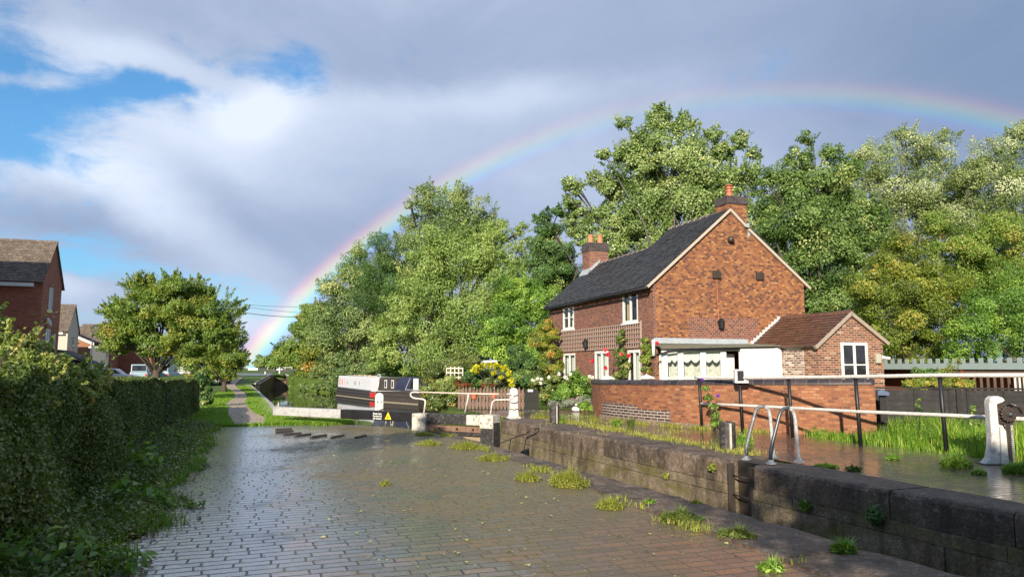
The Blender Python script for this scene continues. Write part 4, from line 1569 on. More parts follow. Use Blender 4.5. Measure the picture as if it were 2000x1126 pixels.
def wall_prof(q):
    h = 0.99 + 0.14 * q
    return [(-0.14, -0.1), (-0.14, h), (0.14, h), (0.14, -0.1)][::-1]


def cop_prof(q):
    h = 0.992 + 0.14 * q
    return [(0.165, h)] + [(0.165 * math.cos(a), h + 0.03 + 0.10 * math.sin(a)) for a in np.linspace(0, math.pi, 9)] + [(-0.165, h)]


strip_mesh('brickwork', GW, wall_prof, MAT['wall_brick'], gw, (4.5, 18, 0))
strip_mesh('coping', GW, cop_prof, MAT['blue_coping'], gw, (4.5, 18, 0), smooth=True)
PT = [GW[i] for i in range(9, 26)]
tag(strip_mesh('brick_patch', PT, lambda q: [(0.146, 0.12), (0.146, 0.50 - 0.1 * (q > 0.6))][::1] + [(0.10, 0.50 - 0.1 * (q > 0.6)), (0.10, 0.12)], MAT['blue_brick'], gw, (4.5, 18, 0)), 'patch of dark blue bricks low in the wall')
strip_mesh('footing', GW[8:34], lambda q: [(0.0, -0.1), (0.19 + 0.04 * math.sin(q * 31), -0.1), (0.19 + 0.04 * math.sin(q * 31), 0.07 + 0.03 * math.sin(q * 23)), (0.14, 0.12), (0.0, 0.12)], MAT['masonry'], gw, (4.5, 18, 0))

RP = [gnd(1371, 837), gnd(1451, 843), gnd(1548, 853), gnd(1681, 869), gnd(1849, 885)]
RP.append(RP[-1] + (RP[-1] - RP[-2]).normalized() * 3.4)
RT = [1.27, 1.27, 1.29, 1.33, 1.37, 1.40]
rl = thing('railing', 'black posted railing with two white rails along the far lockside', 'railing', RP[2])
tops = []
for p, h in zip(RP, RT):
    tp = Vector((p.x - 0.035, p.y, h))
    tops.append(tp)
    m = MB()
    m.tube([p - RP[2] - Vector((0, 0, 0.03)), p.lerp(tp, 0.5) - RP[2], tp - RP[2]], [0.040, 0.037, 0.036], 10)
    m.lathe([(0.05, -0.05), (0.05, 0.02), (0.03, 0.035)], tp - RP[2], 10)
    m.build('post', MAT['black'], rl, smooth=True)
m = MB()
m.tube([t_ - RP[2] - Vector((0, 0.045, 0.0)) for t_ in [tops[0] - (tops[1] - tops[0]) * 0.12] + tops], 0.038, 10)
m.build('top_rail', MAT['rail_white'], rl, smooth=True)
m = MB()
m.tube([p.lerp(t_, 0.49) - RP[2] - Vector((0, 0.05, 0)) for p, t_ in zip(RP, tops)], 0.034, 10)
m.build('middle_rail', MAT['rail_white'], rl, smooth=True)

sl = thing('solar_lamp', 'small white solar lamp box on the railing post', 'solar lamp', tops[1] + Vector((0.0, -0.06, 0.035)), R(-6))
MB().prism([(-0.10, -0.16), (0.10, -0.16), (0.07, 0.16), (-0.10, 0.16)], 'x', -0.14, 0.17).build('case', MAT['white'], sl, bevel=0.012)
MB().box(-0.09, 0.06, -0.112, -0.1005, -0.11, 0.13).build('solar_panel', MAT['panel_dark'], sl)


# ---------------------------------------------------------------- roofs
def roof_slab(name, a, b, c, d, th, mat, parent, course=0.16):
    """a-b the eave, d-c the ridge; u along the eave, v up the slope"""
    a, b, c, d = map(Vector, (a, b, c, d))
    n = (b - a).cross(d - a).normalized()
    if n.z < 0:
        n = -n
    m = MB()
    # sub-divide a little so the slope can sag like an old roof
    nu = max(1, int((b - a).length / 0.35))
    nc = max(3, int(round((d - a).length / course)))
    rws = []
    for j in range(nc):
        rws += [(j / nc, course * 0.17), ((j + 1) / nc - 0.0004, 0.0)]
    rnd = random.Random(len(rws) + nu)
    nv = len(rws) - 1
    top = []
    for i in range(nu + 1):
        sag = -0.025 * math.sin(math.pi * i / nu)
        for (q, lift) in rws:
            p = a.lerp(b, i / nu).lerp(d.lerp(c, i / nu), q)
            w_ = 0.006 * math.sin(i * 1.7 + q * 9) + rnd.uniform(-0.004, 0.004)
            top.append(p + n * (th + lift + w_ + sag * math.sin(math.pi * min(1, q * 1.05))))
    low = [a.lerp(b, i / nu).lerp(d.lerp(c, i / nu), q) for i in range(nu + 1) for (q, lift) in rws]
    k = nv + 1
    fs = []
    for i in range(nu):
        for j in range(nv):
            q = i * k + j
            fs.append((q, q + k, q + k + 1, q + 1))
    o2 = len(top)
    fs += [tuple(o2 + x for x in f[::-1]) for f in fs]
    for i in range(nu):
        for j in (0, nv):
            q = i * k + j
            fs.append((q, q + k, o2 + q + k, o2 + q))
    for j in range(nv):
        for i in (0, nu):
            q = i * k + j
            fs.append((q, q + 1, o2 + q + 1, o2 + q))
    m.add(top + low, fs)
    o = m.build(name, mat, parent)
    eu = (b - a).normalized()
    ev = (d - a - eu * (d - a).dot(eu)).normalized()
    uv = o.data.uv_layers[0].data
    for l in o.data.loops:
        p = Vector(o.data.vertices[l.vertex_index].co) - a
        uv[l.index].uv = (p.dot(eu), p.dot(ev) + p.dot(n) * 0.9)
    return o


def window_x(parent, y0, y1, z0, z1, x, rows=1, cols=2, frame=0.09, curtain=None, dir_=-1, mat='white', name='window'):
    """casement in a wall whose outside faces -x (dir_ -1)"""
    fr = MB()
    xo, xi = x + dir_ * 0.035, x - dir_ * 0.05
    lo, hi = min(xo, xi), max(xo, xi)
    fr.box(lo, hi, y0, y0 + frame, z0, z1)
    fr.box(lo, hi, y1 - frame, y1, z0, z1)
    fr.box(lo, hi, y0 + frame, y1 - frame, z1 - frame, z1)
    fr.box(lo, hi, y0 + frame, y1 - frame, z0, z0 + frame)
    for k in range(1, cols):
        yc = y0 + (y1 - y0) * k / cols
        fr.box(lo + 0.008, hi - 0.008, yc - frame * 0.55, yc + frame * 0.55, z0 + frame, z1 - frame)
    for k in range(1, rows):
        zc = z0 + (z1 - z0) * k / rows
        fr.box(lo + 0.012, hi - 0.012, y0 + frame, y1 - frame, zc - 0.022, zc + 0.022)
    sx = x + dir_ * 0.10
    fr.box(min(sx, xi), max(sx, xi), y0 - 0.05, y1 + 0.05, z0 - 0.07, z0 - 0.002)
    o = fr.build(name, MAT[mat], parent, bevel=0.006)
    pm = MB()
    px_ = x + dir_ * 0.008
    pm.box(px_ - 0.004, px_ + 0.004, y0 + frame * 0.8, y1 - frame * 0.8, z0 + frame * 0.8, z1 - frame * 0.8)
    pm.build('pane', MAT['clear_glass'] if curtain else MAT['glass'], o)
    if curtain:
        dk = MB()
        dk.box(x - dir_ * 0.30 - 0.004, x - dir_ * 0.30 + 0.004, y0, y1, z0, z1)
        for yy in (y0 + 0.002, y1 - 0.010):
            dk.box(min(x - dir_ * 0.3, xi), max(x - dir_ * 0.3, xi), yy, yy + 0.008, z0, z1)
        dk.build('dark_interior', MAT['vent'], o)
        c = MB()
        for (a, b) in curtain[1]:
            n = 10
            vs = []
            for i in range(n + 1):
                yy = y0 + (y1 - y0) * (a + (b - a) * i / n)
                xx = x - dir_ * (0.13 + 0.025 * math.sin(i * 2.4))
                vs += [(xx, yy, z0 + 0.02), (xx, yy, z1 - 0.02)]
            c.add(vs, [(2 * i, 2 * i + 2, 2 * i + 3, 2 * i + 1) for i in range(n)])
        c.build('curtain', MAT[curtain[0]], o, smooth=True)
    return o


def window_y(parent, x0, x1, z0, z1, y, **kw):
    """the same in a wall facing -y"""
    o = window_x(parent, x0, x1, z0, z1, y, **kw)
    sw = Matrix(((0, 1, 0, 0), (1, 0, 0, 0), (0, 0, 1, 0), (0, 0, 0, 1)))
    for q in [o] + list(o.children):
        q.data.transform(sw)
        q.data.flip_normals()
    return o


def cut_wall_x(m, x0, x1, y0, y1, z0, z1, holes):
    """wall slab in the y-z plane with rectangular openings (y0, y1, z0, z1)"""
    ys = sorted({y0, y1} | {h[0] for h in holes} | {h[1] for h in holes})
    zs = sorted({z0, z1} | {h[2] for h in holes} | {h[3] for h in holes})
    for a, b in zip(ys[:-1], ys[1:]):
        for c, d in zip(zs[:-1], zs[1:]):
            cy, cz = (a + b) / 2, (c + d) / 2
            if any(h[0] < cy < h[1] and h[2] < cz < h[3] for h in holes):
                continue
            m.box(x0, x1, a, b, c, d)


# ---------------------------------------------------------------- the cottage
def chimney_pot(parent, x, y, z, h, r, mat, rings=True):
    m = MB()
    if rings:
        m.lathe([(r * 0.95, 0), (r * 1.0, 0.05), (r * 0.82, 0.09), (r * 0.80, h * 0.45), (r * 1.02, h * 0.48), (r * 1.02, h * 0.53), (r * 0.72, h * 0.56), (r * 0.70, h * 0.68), (r * 1.02, h * 0.71), (r * 1.02, h * 0.76), (r * 0.72, h * 0.80), (r * 0.7, h * 0.88), (r * 1.12, h * 0.92), (r * 0.9, h * 0.99), (r * 0.2, h)], (x, y, z), 16)
    else:
        m.lathe([(r, 0), (r * 0.86, 0.06), (r * 0.78, h * 0.86), (r * 0.95, h * 0.88), (r * 0.95, h), (r * 0.6, h), (r * 0.6, h * 0.9)], (x, y, z), 16)
    return m.build('chimney_pot', MAT[mat], parent, smooth=False)


CO = L(22.7, 13.27, 0)


def cottage():
    root = thing('cottage', 'red brick lock cottage with dark tiled roof, trellis and two chimneys', 'cottage', CO, TH)
    AP, RW = 3.36, 6.72
    # gable block and lower rear block
    m = MB()
    m.prism([(0.46, -0.1), (RW, -0.1), (RW, 4.72), (AP, 7.38), (0.46, 4.90)], 'y', 0.0, 4.1)
    m.prism([(0.117, -0.1), (0.459, -0.1), (0.459, 4.89), (0.117, 4.62)], 'y', 0.0, 0.8)
    m.build('gable_wall', MAT['cottage_brick'], root)
    m = MB()
    m.prism([(0.46, -0.1), (4.5, -0.1), (4.5, 4.6), (2.28, 6.46), (0.46, 4.90)], 'y', 4.104, 9.9)
    m.build('rear_wall', MAT['front_brick'], root)
    wins = [(7.02, 8.31, 3.27, 4.33), (1.15, 2.37, 3.22, 4.44), (6.93, 8.31, 1.02, 2.16), (3.65, 4.94, 0.75, 2.2), (1.03, 2.03, 0.85, 2.18)]
    m = MB()
    cut_wall_x(m, -0.003, 0.116, 0.0, 9.9, -0.1, 4.60, wins)
    m.build('front_wall', MAT['front_brick'], root)
    window_x(root, *wins[0], 0.03, rows=2, curtain=('curtain', [(0.05, 0.40), (0.55, 0.72)]))
    window_x(root, *wins[1], 0.03, rows=1, curtain=('yellow_curtain', [(0.60, 0.9)]))
    window_x(root, *wins[2], 0.03, rows=1, curtain=('curtain', [(0.06, 0.94)]))
    window_x(root, *wins[3], 0.03, rows=1, frame=0.11, curtain=('curtain', [(0.06, 0.94)]))
    window_x(root, *wins[4], 0.03, rows=1, frame=0.11, curtain=('curtain', [(0.1, 0.6)]))
    # roof: front and back slopes of the high and the low part
    rf = roof_slab('roof', (-0.28, -0.10, 4.40), (-0.28, 9.98, 4.40), (2.28, 9.98, 6.575), (2.28, -0.10, 6.575), 0.05, MAT['slate'], root)
    tag(rf, 'dark tiled front roof slope')
    roof_slab('roof', (2.285, -0.10, 6.579), (2.285, 4.12, 6.579), (AP, 4.12, 7.49), (AP, -0.10, 7.49), 0.05, MAT['slate'], root)
    roof_slab('roof', (RW + 0.22, 4.12, 4.62), (RW + 0.22, -0.10, 4.62), (AP, -0.10, 7.49), (AP, 4.12, 7.49), 0.05, MAT['slate'], root)
    roof_slab('roof', (4.75, 9.98, 4.45), (4.75, 4.1, 4.45), (2.28, 4.1, 6.575), (2.28, 9.98, 6.575), 0.05, MAT['slate'], root)
    for y0, y1, x, z in ((0.85, 4.12, AP, 7.52), (4.16, 9.0, 2.28, 6.60)):
        m = MB()
        y = y0
        while y < y1 - 0.1:
            ln = min(0.44, y1 - y)
            m.cur = 0
            m.prism([(x - 0.14, z - 0.10), (x - 0.10, z + 0.02), (x, z + 0.065), (x + 0.10, z + 0.02), (x + 0.14, z - 0.10)], 'y', y + 0.008, y + ln - 0.008)
            m.cur = 1
            m.prism([(x - 0.15, z - 0.10), (x - 0.108, z + 0.026), (x, z + 0.074), (x + 0.108, z + 0.026), (x + 0.15, z - 0.10)], 'y', y + ln - 0.016, y + ln + 0.012)
            y += ln
        m.build('ridge_tiles', [MAT['ridge'], MAT['verge']], root)
    # verges of the gable
    def verge(x0, z0, x1, z1, ya, yb, nm='verge', w=0.062):
        d = Vector((x1 - x0, 0, z1 - z0))
        n = Vector((-d.z, 0, d.x)).normalized()
        if n.z < 0:
            n = -n
        mm = MB()
        mm.prism([(x0 - n.x * w, z0 - n.z * w), (x1 - n.x * w, z1 - n.z * w), (x1 + n.x * 0.035, z1 + n.z * 0.035), (x0 + n.x * 0.035, z0 + n.z * 0.035)], 'y', ya, yb)
        mm.build(nm, MAT['verge'], root, bevel=0.01)
    verge(-0.30, 4.40, AP, 7.50, -0.125, -0.004)
    verge(AP + 0.003, 7.50, 4.06, 6.89, -0.125, -0.004)
    verge(4.18, 6.78, RW + 0.25, 4.60, -0.125, -0.004)
    # corbelled brick course and gutter under the front eave
    m = MB()
    for k in range(43):
        m.box(-0.10, -0.003, 0.06 + k * 0.23, 0.17 + k * 0.23, 4.36, 4.44)
    m.box(-0.075, -0.004, 0.0, 9.9, 4.28, 4.355)
    m.build('eaves_course', MAT['front_brick'], root)
    m = MB()
    m.tube([(-0.33, -0.12, 4.36), (-0.33, 9.98, 4.34)], 0.055, 10)
    gt = m.build('gutter', MAT['black'], root, smooth=True)
    for k in range(8):
        MB().box(-0.34, -0.05, 0.6 + k * 1.25, 0.63 + k * 1.25, 4.32, 4.40).build('bracket', MAT['black'], gt)
    # chimney in the gable
    m = MB()
    m.box(3.30, 4.17, -0.004, 0.75, 6.2, 7.74)
    ch = m.build('chimney', MAT['cottage_brick'], root)
    tag(ch, 'tall chimney flush with the sunny gable')
    m = MB()
    m.box(3.265, 4.205, -0.04, 0.785, 7.742, 7.84)
    m.box(3.282, 4.188, -0.022, 0.768, 7.842, 8.05)
    m.build('chimney_band', MAT['band_brick'], ch)
    chimney_pot(ch, 3.66, 0.36, 8.05, 0.52, 0.155, 'terracotta')
    m = MB()
    m.prism([(4.171, 6.45), (4.171, 6.9), (4.32, 6.70), (4.30, 6.6)], 'y', -0.02, 0.78)
    m.prism([(3.98, 6.95), (4.168, 7.02), (4.168, 6.82), (4.03, 6.86)], 'y', -0.135, -0.006)
    m.build('flashing', MAT['lead'], ch)
    # chimney at the far end
    m = MB()
    m.box(1.75, 2.80, 9.05, 9.85, 5.7, 7.24)
    ch = m.build('chimney', MAT['front_brick'], root)
    tag(ch, 'two-pot chimney at the low far end')
    m = MB()
    m.box(1.715, 2.835, 9.015, 9.885, 7.242, 7.36)
    m.box(1.73, 2.82, 9.03, 9.87, 7.362, 7.66)
    m.build('chimney_band', MAT['band_brick'], ch)
    chimney_pot(ch, 2.02, 9.45, 7.66, 0.45, 0.16, 'orange_pot', False)
    chimney_pot(ch, 2.54, 9.45, 7.66, 0.45, 0.16, 'orange_pot', False)
    m = MB()
    m.prism([(1.55, 5.98), (2.28, 6.64), (2.28, 6.80), (1.745, 6.35)], 'y', 8.92, 9.046)
    m.prism([(1.50, 5.93), (1.746, 6.13), (1.746, 6.36), (1.56, 6.06)], 'y', 8.92, 9.9)
    m.build('flashing', MAT['lead'], ch)
    # trellis
    m = MB()
    for k in range(46):
        y = 0.95 + k * 0.18
        m.box(-0.045, -0.030, y - 0.020, y + 0.020, 2.24, 3.20)
    for k in range(6):
        z = 2.27 + k * 0.18
        m.box(-0.060, -0.046, 0.93, 9.08, z - 0.020, z + 0.020)
    m.build('trellis', MAT['trellis_wood'], root)
    m = MB()
    m.box(-0.07, -0.02, 0.86, 0.92, 1.2, 3.24)
    m.build('trellis_post', MAT['trellis_wood'], root)
    # gable details
    for x, z in ((2.69, 4.97), (4.64, 4.99)):
        m = MB()
        m.prism([(-0.004, z - 0.16), (-0.10, z - 0.14), (-0.10, z + 0.11), (-0.004, z + 0.16)], 'x', x - 0.165, x + 0.165)
        m.build('vent_cowl', MAT['vent'], root, bevel=0.01)
    m = MB()
    m.lathe([(0.13, 0.0), (0.13, 0.12), (0.09, 0.2), (0.02, 0.22)], (3.35, -0.08, 6.24), 12)
    m.build('vent_cowl', MAT['vent'], root, smooth=True)
    MB().tube([(2.70, -0.02, 4.80), (2.71, -0.02, 4.0), (2.75, -0.02, 3.22)], 0.012, 6).build('cable', MAT['terracotta'], root)
    for (x, y, z, ax) in ((2.77, -0.12, 2.92, 0), (-0.14, 5.55, 2.32, 1)):
        m = MB()
        m.lathe([(0.03, 0.0), (0.10, 0.05), (0.12, 0.26), (0.14, 0.28), (0.07, 0.38), (0.02, 0.42)], (x, y, z), 8)
        if ax == 0:
            m.tube([(x, y, z + 0.4), (x, -0.005, z + 0.36)], 0.02, 6)
        else:
            m.tube([(x, y, z + 0.4), (-0.005, y, z + 0.36)], 0.02, 6)
        m.build('wall_lantern', MAT['black'], root)
    m = MB()
    m.box(1.45, 4.48, -0.0035, 0.05, 2.50, 3.36)
    m.build('brick_infill', MAT['front_brick'], root)
    m = MB()
    for k in range(26):
        m.box(1.47 + k * 0.115, 1.565 + k * 0.115, -0.006, 0.04, 3.363, 3.58)
    m.build('brick_lintel', MAT['cottage_brick'], root)

    # ---- glazed porch along the foot of the gable
    ang = math.atan2(-1.1, 4.15)
    PM = Matrix.Translation((-0.02, -0.5, 0)) @ Matrix.Rotation(ang, 4, 'Z')
    m = MB()
    ln = 4.29
    posts = [(0.0, 0.20), (0.575, 0.77), (1.385, 1.58), (2.12, 2.32)]
    for a, b in posts:
        m.box(a, b, -0.05, 0.05, 0.0, 2.10)
    m.box(0.0, 2.9, -0.045, 0.045, 2.102, 2.17)
    m.box(0.0, 2.78, -0.06, 0.03, 0.0, 0.80)
    po = m.build('porch', MAT['white'], root, bevel=0.008, M4=PM)
    m = MB()
    m.box(2.80, ln, -0.05, 0.05, 0.0, 2.20)
    m.box(2.78, 2.92, -0.065, 0.0, 0.0, 2.14)
    m.box(4.08, ln + 0.04, -0.066, 0.0, 0.0, 2.22)
    m.build('white_panel', MAT['white'], po, bevel=0.006, M4=PM)
    m = MB()
    for (a, b) in zip(posts[:-1], posts[1:]):
        m.box(a[1] - 0.01, b[0] + 0.01, -0.004, 0.004, 0.8, 2.10)
    m.build('pane', MAT['clear_glass'], po, M4=PM)
    m = MB()
    m.box(0.03, 2.78, 0.40, 0.41, 0.0, 2.0)
    m.build('blind', plain('pale_back_wall', (0.62, 0.60, 0.55), 0.9, 0.15, 4, dirt=(0.22, 0.2, 0.17), dirtamt=0.6), po, M4=PM)
    m = MB()
    for (a, b) in zip(posts[:-1], posts[1:]):
        w = (b[0] - a[1])
        n = max(2, int(round(w / 0.25)))
        for k in range(n):
            x0, x1 = a[1] + w * k / n, a[1] + w * (k + 1) / n
            for (y_, zt_, dp) in ((0.06, 2.1, 0.42), (0.07, 1.20, 0.26)):
                pts = [(x0, y_, zt_), (x1, y_, zt_)] + [(x1 + (x0 - x1) * q, y_, zt_ - dp * 0.72 - dp * 0.28 * math.sin(math.pi * q)) for q in np.linspace(0, 1, 7)]
                m.add(pts, [tuple(range(len(pts)))])
    m.build('lace', MAT['curtain'], po, M4=PM)
    rf = roof_slab('porch_roof', (-0.12, -0.68, 2.16), (4.22, -1.82, 2.26), (4.15, -0.01, 2.37), (-0.05, -0.01, 2.33), 0.03, plain('mossy_felt', (0.13, 0.12, 0.095), 0.7, 0.3, 4, dirt=(0.13, 0.13, 0.045), dirtamt=0.8, bump=0.4), po)
    m = MB()
    m.prism([(-0.015, 2.36), (-0.06, 2.38), (-0.03, 2.57), (-0.015, 2.58)], 'x', -0.04, 4.0)
    m.build('flashing', MAT['lead'], po)
    m = MB()
    m.tube([(-0.30, -0.62, 1.94), (0.1, -0.74, 2.06), (0.6, -0.86, 2.12), (2.6, -1.40, 2.17)], 0.04, 8)
    m.build('gutter', MAT['black'], po, smooth=True)
    m = MB()
    m.tube([(-0.10, -0.1, 1.93), (-0.10, -0.1, 2.5)], 0.06, 10)
    m.build('downpipe_hopper', MAT['white'], po, smooth=True)

    # ---- small brick extension with its own gable
    m = MB()
    m.prism([(4.19, -0.1), (6.98, -0.1), (6.98, 2.38), (5.58, 3.26), (4.19, 2.30)], 'y', -3.4, -0.005)
    ex = m.build('extension', MAT['ext_brick'], root)
    m = MB()
    m.box(4.182, 4.3, -2.75, -1.0, -0.1, 2.24)
    m.build('whitewashed_bricks', brickmat('whitewashed_brick', [(0.0, (0.11, 0.05, 0.036)), (0.4, (0.24, 0.12, 0.08)), (0.75, (0.46, 0.38, 0.31)), (1, (0.55, 0.5, 0.43))], (0.50, 0.43, 0.36), ms=0.016, stain=0.0), ex)
    roof_slab('roof', (4.02, -3.5, 2.20), (4.02, -0.01, 2.20), (5.58, -0.01, 3.37), (5.58, -3.5, 3.37), 0.045, MAT['red_tile'], ex)
    roof_slab('roof', (7.14, -0.01, 2.36), (7.14, -3.5, 2.36), (5.58, -3.5, 3.37), (5.58, -0.01, 3.37), 0.045, MAT['red_tile'], ex)
    m = MB()
    for (x0, z0, x1, z1) in ((4.0, 2.19, 5.58, 3.375), (7.17, 2.345, 5.583, 3.375)):
        d = Vector((x1 - x0, 0, z1 - z0))
        n = Vector((-d.z, 0, d.x)).normalized()
        if n.z < 0:
            n = -n
        m.prism([(x0 - n.x * 0.09, z0 - n.z * 0.09), (x1 - n.x * 0.09, z1 - n.z * 0.09), (x1 + n.x * 0.03, z1 + n.z * 0.03), (x0 + n.x * 0.03, z0 + n.z * 0.03)], 'y', -3.53, -3.404)
    m.build('bargeboard', plain('weathered_board', (0.32, 0.25, 0.20), 0.7, 0.2, 6), ex, bevel=0.006)
    m = MB()
    y = -3.5
    while y < -0.1:
        m.prism([(5.46, 3.33), (5.50, 3.43), (5.58, 3.475), (5.66, 3.43), (5.70, 3.33)], 'y', y, y + 0.40)
        y += 0.42
    m.build('ridge_tiles', MAT['red_tile'], ex, bevel=0.012)
    m = MB()
    for k in range(11):
        q = k / 11
        x, z = 3.98 + 1.55 * q, 2.26 + 1.16 * q
        m.box(x, x + 0.16, -0.03, -0.008, z, z + 0.15)
    m.build('stepped_flashing', plain('pale_lead_mortar', (0.62, 0.60, 0.57), 0.6, 0.1, 7), ex)
    window_y(ex, 5.14, 6.28, 0.85, 2.36, -3.40, rows=2, cols=2, frame=0.10, mat='white')
    m = MB()
    for k in range(13):
        m.box(4.98 + k * 0.113, 5.075 + k * 0.113, -3.406, -3.35, 2.40, 2.56)
    m.build('brick_lintel', MAT['ext_brick'], ex)
    m = MB()
    m.box(6.60, 6.80, -3.50, -3.404, 1.66, 1.98)
    m.build('bulkhead_lamp', plain('dull_lamp_glass', (0.40, 0.38, 0.30), 0.4, 0.1), ex, bevel=0.02)
    m = MB()
    m.tube([(6.92, -3.45, 1.86), (7.06, -3.62, 1.82)], [0.05, 0.045], 10)
    m.box(6.90, 6.96, -3.45, -3.404, 1.80, 1.92)
    m.build('camera_housing', MAT['white'], ex, smooth=False)


cottage()


# two small white parasol tops and a white bloom standing above the garden wall
def mini_parasol(label, px, py, Y, w):
    p = at(px, py, Y)
    root = thing('parasol', label, 'parasol', (p.x, p.y, 0), R(20), 'small white parasols behind the garden wall')
    m = MB()
    n = 6
    vs = [(0, 0, p.z + 0.17 * w / 0.5)]
    for rr, zz in ((w * 0.55, 0.07), (w, -0.03), (w, -0.09)):
        for k in range(n):
            a = 2 * math.pi * k / n + 0.3
            vs.append((rr * math.cos(a), rr * math.sin(a), p.z + zz * w / 0.5))
    fs = [(0, 1 + k, 1 + (k + 1) % n) for k in range(n)]
    for r_ in range(2):
        for k in range(n):
            a, b = 1 + r_ * n + k, 1 + r_ * n + (k + 1) % n
            fs.append((a, a + n, b + n, b))
    m.add(vs, fs)
    m.build('canopy', MAT['white'], root)
    MB().tube([(0, 0, 0), (0, 0, p.z + 0.1)], 0.02, 8).build('pole', MAT['white'], root, smooth=True)


mini_parasol('small white fabric parasol top between the roses and garden wall\'s left end', 1186, 737, 23.6, 0.26)
mini_parasol('small white fabric parasol top below the corner of the cottage', 1263, 736, 23.0, 0.27)


# ---------------------------------------------------------------- narrowboats
def boat_frame(bow, stern):
    d = stern - bow
    return d.length, math.atan2(d.y, d.x)


def white_boat():
    bow, st = gnd(655, 771, WATER), gnd(737, 781, WATER)
    ln, a = boat_frame(bow, st)
    root = thing('narrowboat', 'pale grey and white narrowboat with red panel, moored behind a dark one', 'narrowboat', (bow.x, bow.y, WATER), a)
    w = 2.1
    m = MB()      # x from bow (0) to stern, y positive = far side
    m.prism([(0.0, 0.2), (0.5, 0.75), (ln, 0.62), (ln, -0.4), (0.6, -0.4), (0.1, -0.1)], 'y', 0.0, w)
    m.build('hull', MAT['boat_black'], root, bevel=0.05)
    for z in (0.22, 0.46):
        MB().box(0.3, ln - 0.1, -0.03, 0.0, z, z + 0.045).build('rubbing_strake', plain('scuffed_strake', (0.085, 0.08, 0.076), 0.5, 0.3, 9), root)
    MB().box(0.2, ln, -0.012, 0.0, -0.02, 0.05).build('waterline_scum', plain('tan_waterline', (0.26, 0.22, 0.15), 0.7, 0.2), root)
    m = MB()
    m.prism([(0.35, 0.76), (ln - 1.9, 0.66), (ln - 1.9, 1.76), (0.60, 1.80)], 'y', 0.10, w - 0.1)
    m.build('cabin', MAT['boat_grey'], root, bevel=0.06)
    m = MB()
    m.prism([(ln - 1.895, 0.60), (ln, 0.56), (ln - 0.1, 1.4), (ln + 0.22, 1.80), (ln - 1.895, 1.76)], 'y', 0.06, w - 0.06)
    m.build('aft_cabin', MAT['boat_white'], root, bevel=0.05)
    MB().box(ln - 1.92, ln + 0.02, -0.015, 0.055, 0.16, 0.56).build('red_panel', MAT['red'], root, bevel=0.01)
    for x, wd in ((0.95, 0.30), (1.75, 0.28), (2.65, 0.09)):
        MB().box(x, x + wd, 0.085, 0.10, 0.98, 1.52).build('window', plain('faded_red_panel', (0.52, 0.20, 0.17), 0.6, 0.1), root)
    for x in (3.4, 5.6, 6.0, 7.0):
        MB().box(x, x + 0.07, 0.088, 0.10, 1.05, 1.36).build('slot_vent', MAT['boat_black'], root)
    for x in (2.5, 4.0, 5.6, 6.9):
        m = MB()
        m.lathe([(0.12, 0.0), (0.12, 0.08), (0.04, 0.13)], (x, w / 2, 1.77), 10)
        m.build('roof_vent', MAT['steel_grey'], root)
    MB().tube([(1.4, 0.7, 1.85), (ln - 2.2, 0.75, 1.83)], 0.035, 7).build('boat_pole', MAT['rope'], root, smooth=True)
    MB().box(2.2, 5.2, 1.2, 1.45, 1.80, 1.85).build('gang_plank', MAT['wet_timber'], root)
    m = MB()
    m.tube([(ln - 1.0, 0.3, 1.75), (ln - 0.9, 0.3, 1.98), (ln - 0.4, 0.3, 2.0), (ln - 0.2, 0.3, 1.76)], 0.04, 8)
    m.build('tiller', MAT['steel_grey'], root, smooth=True)


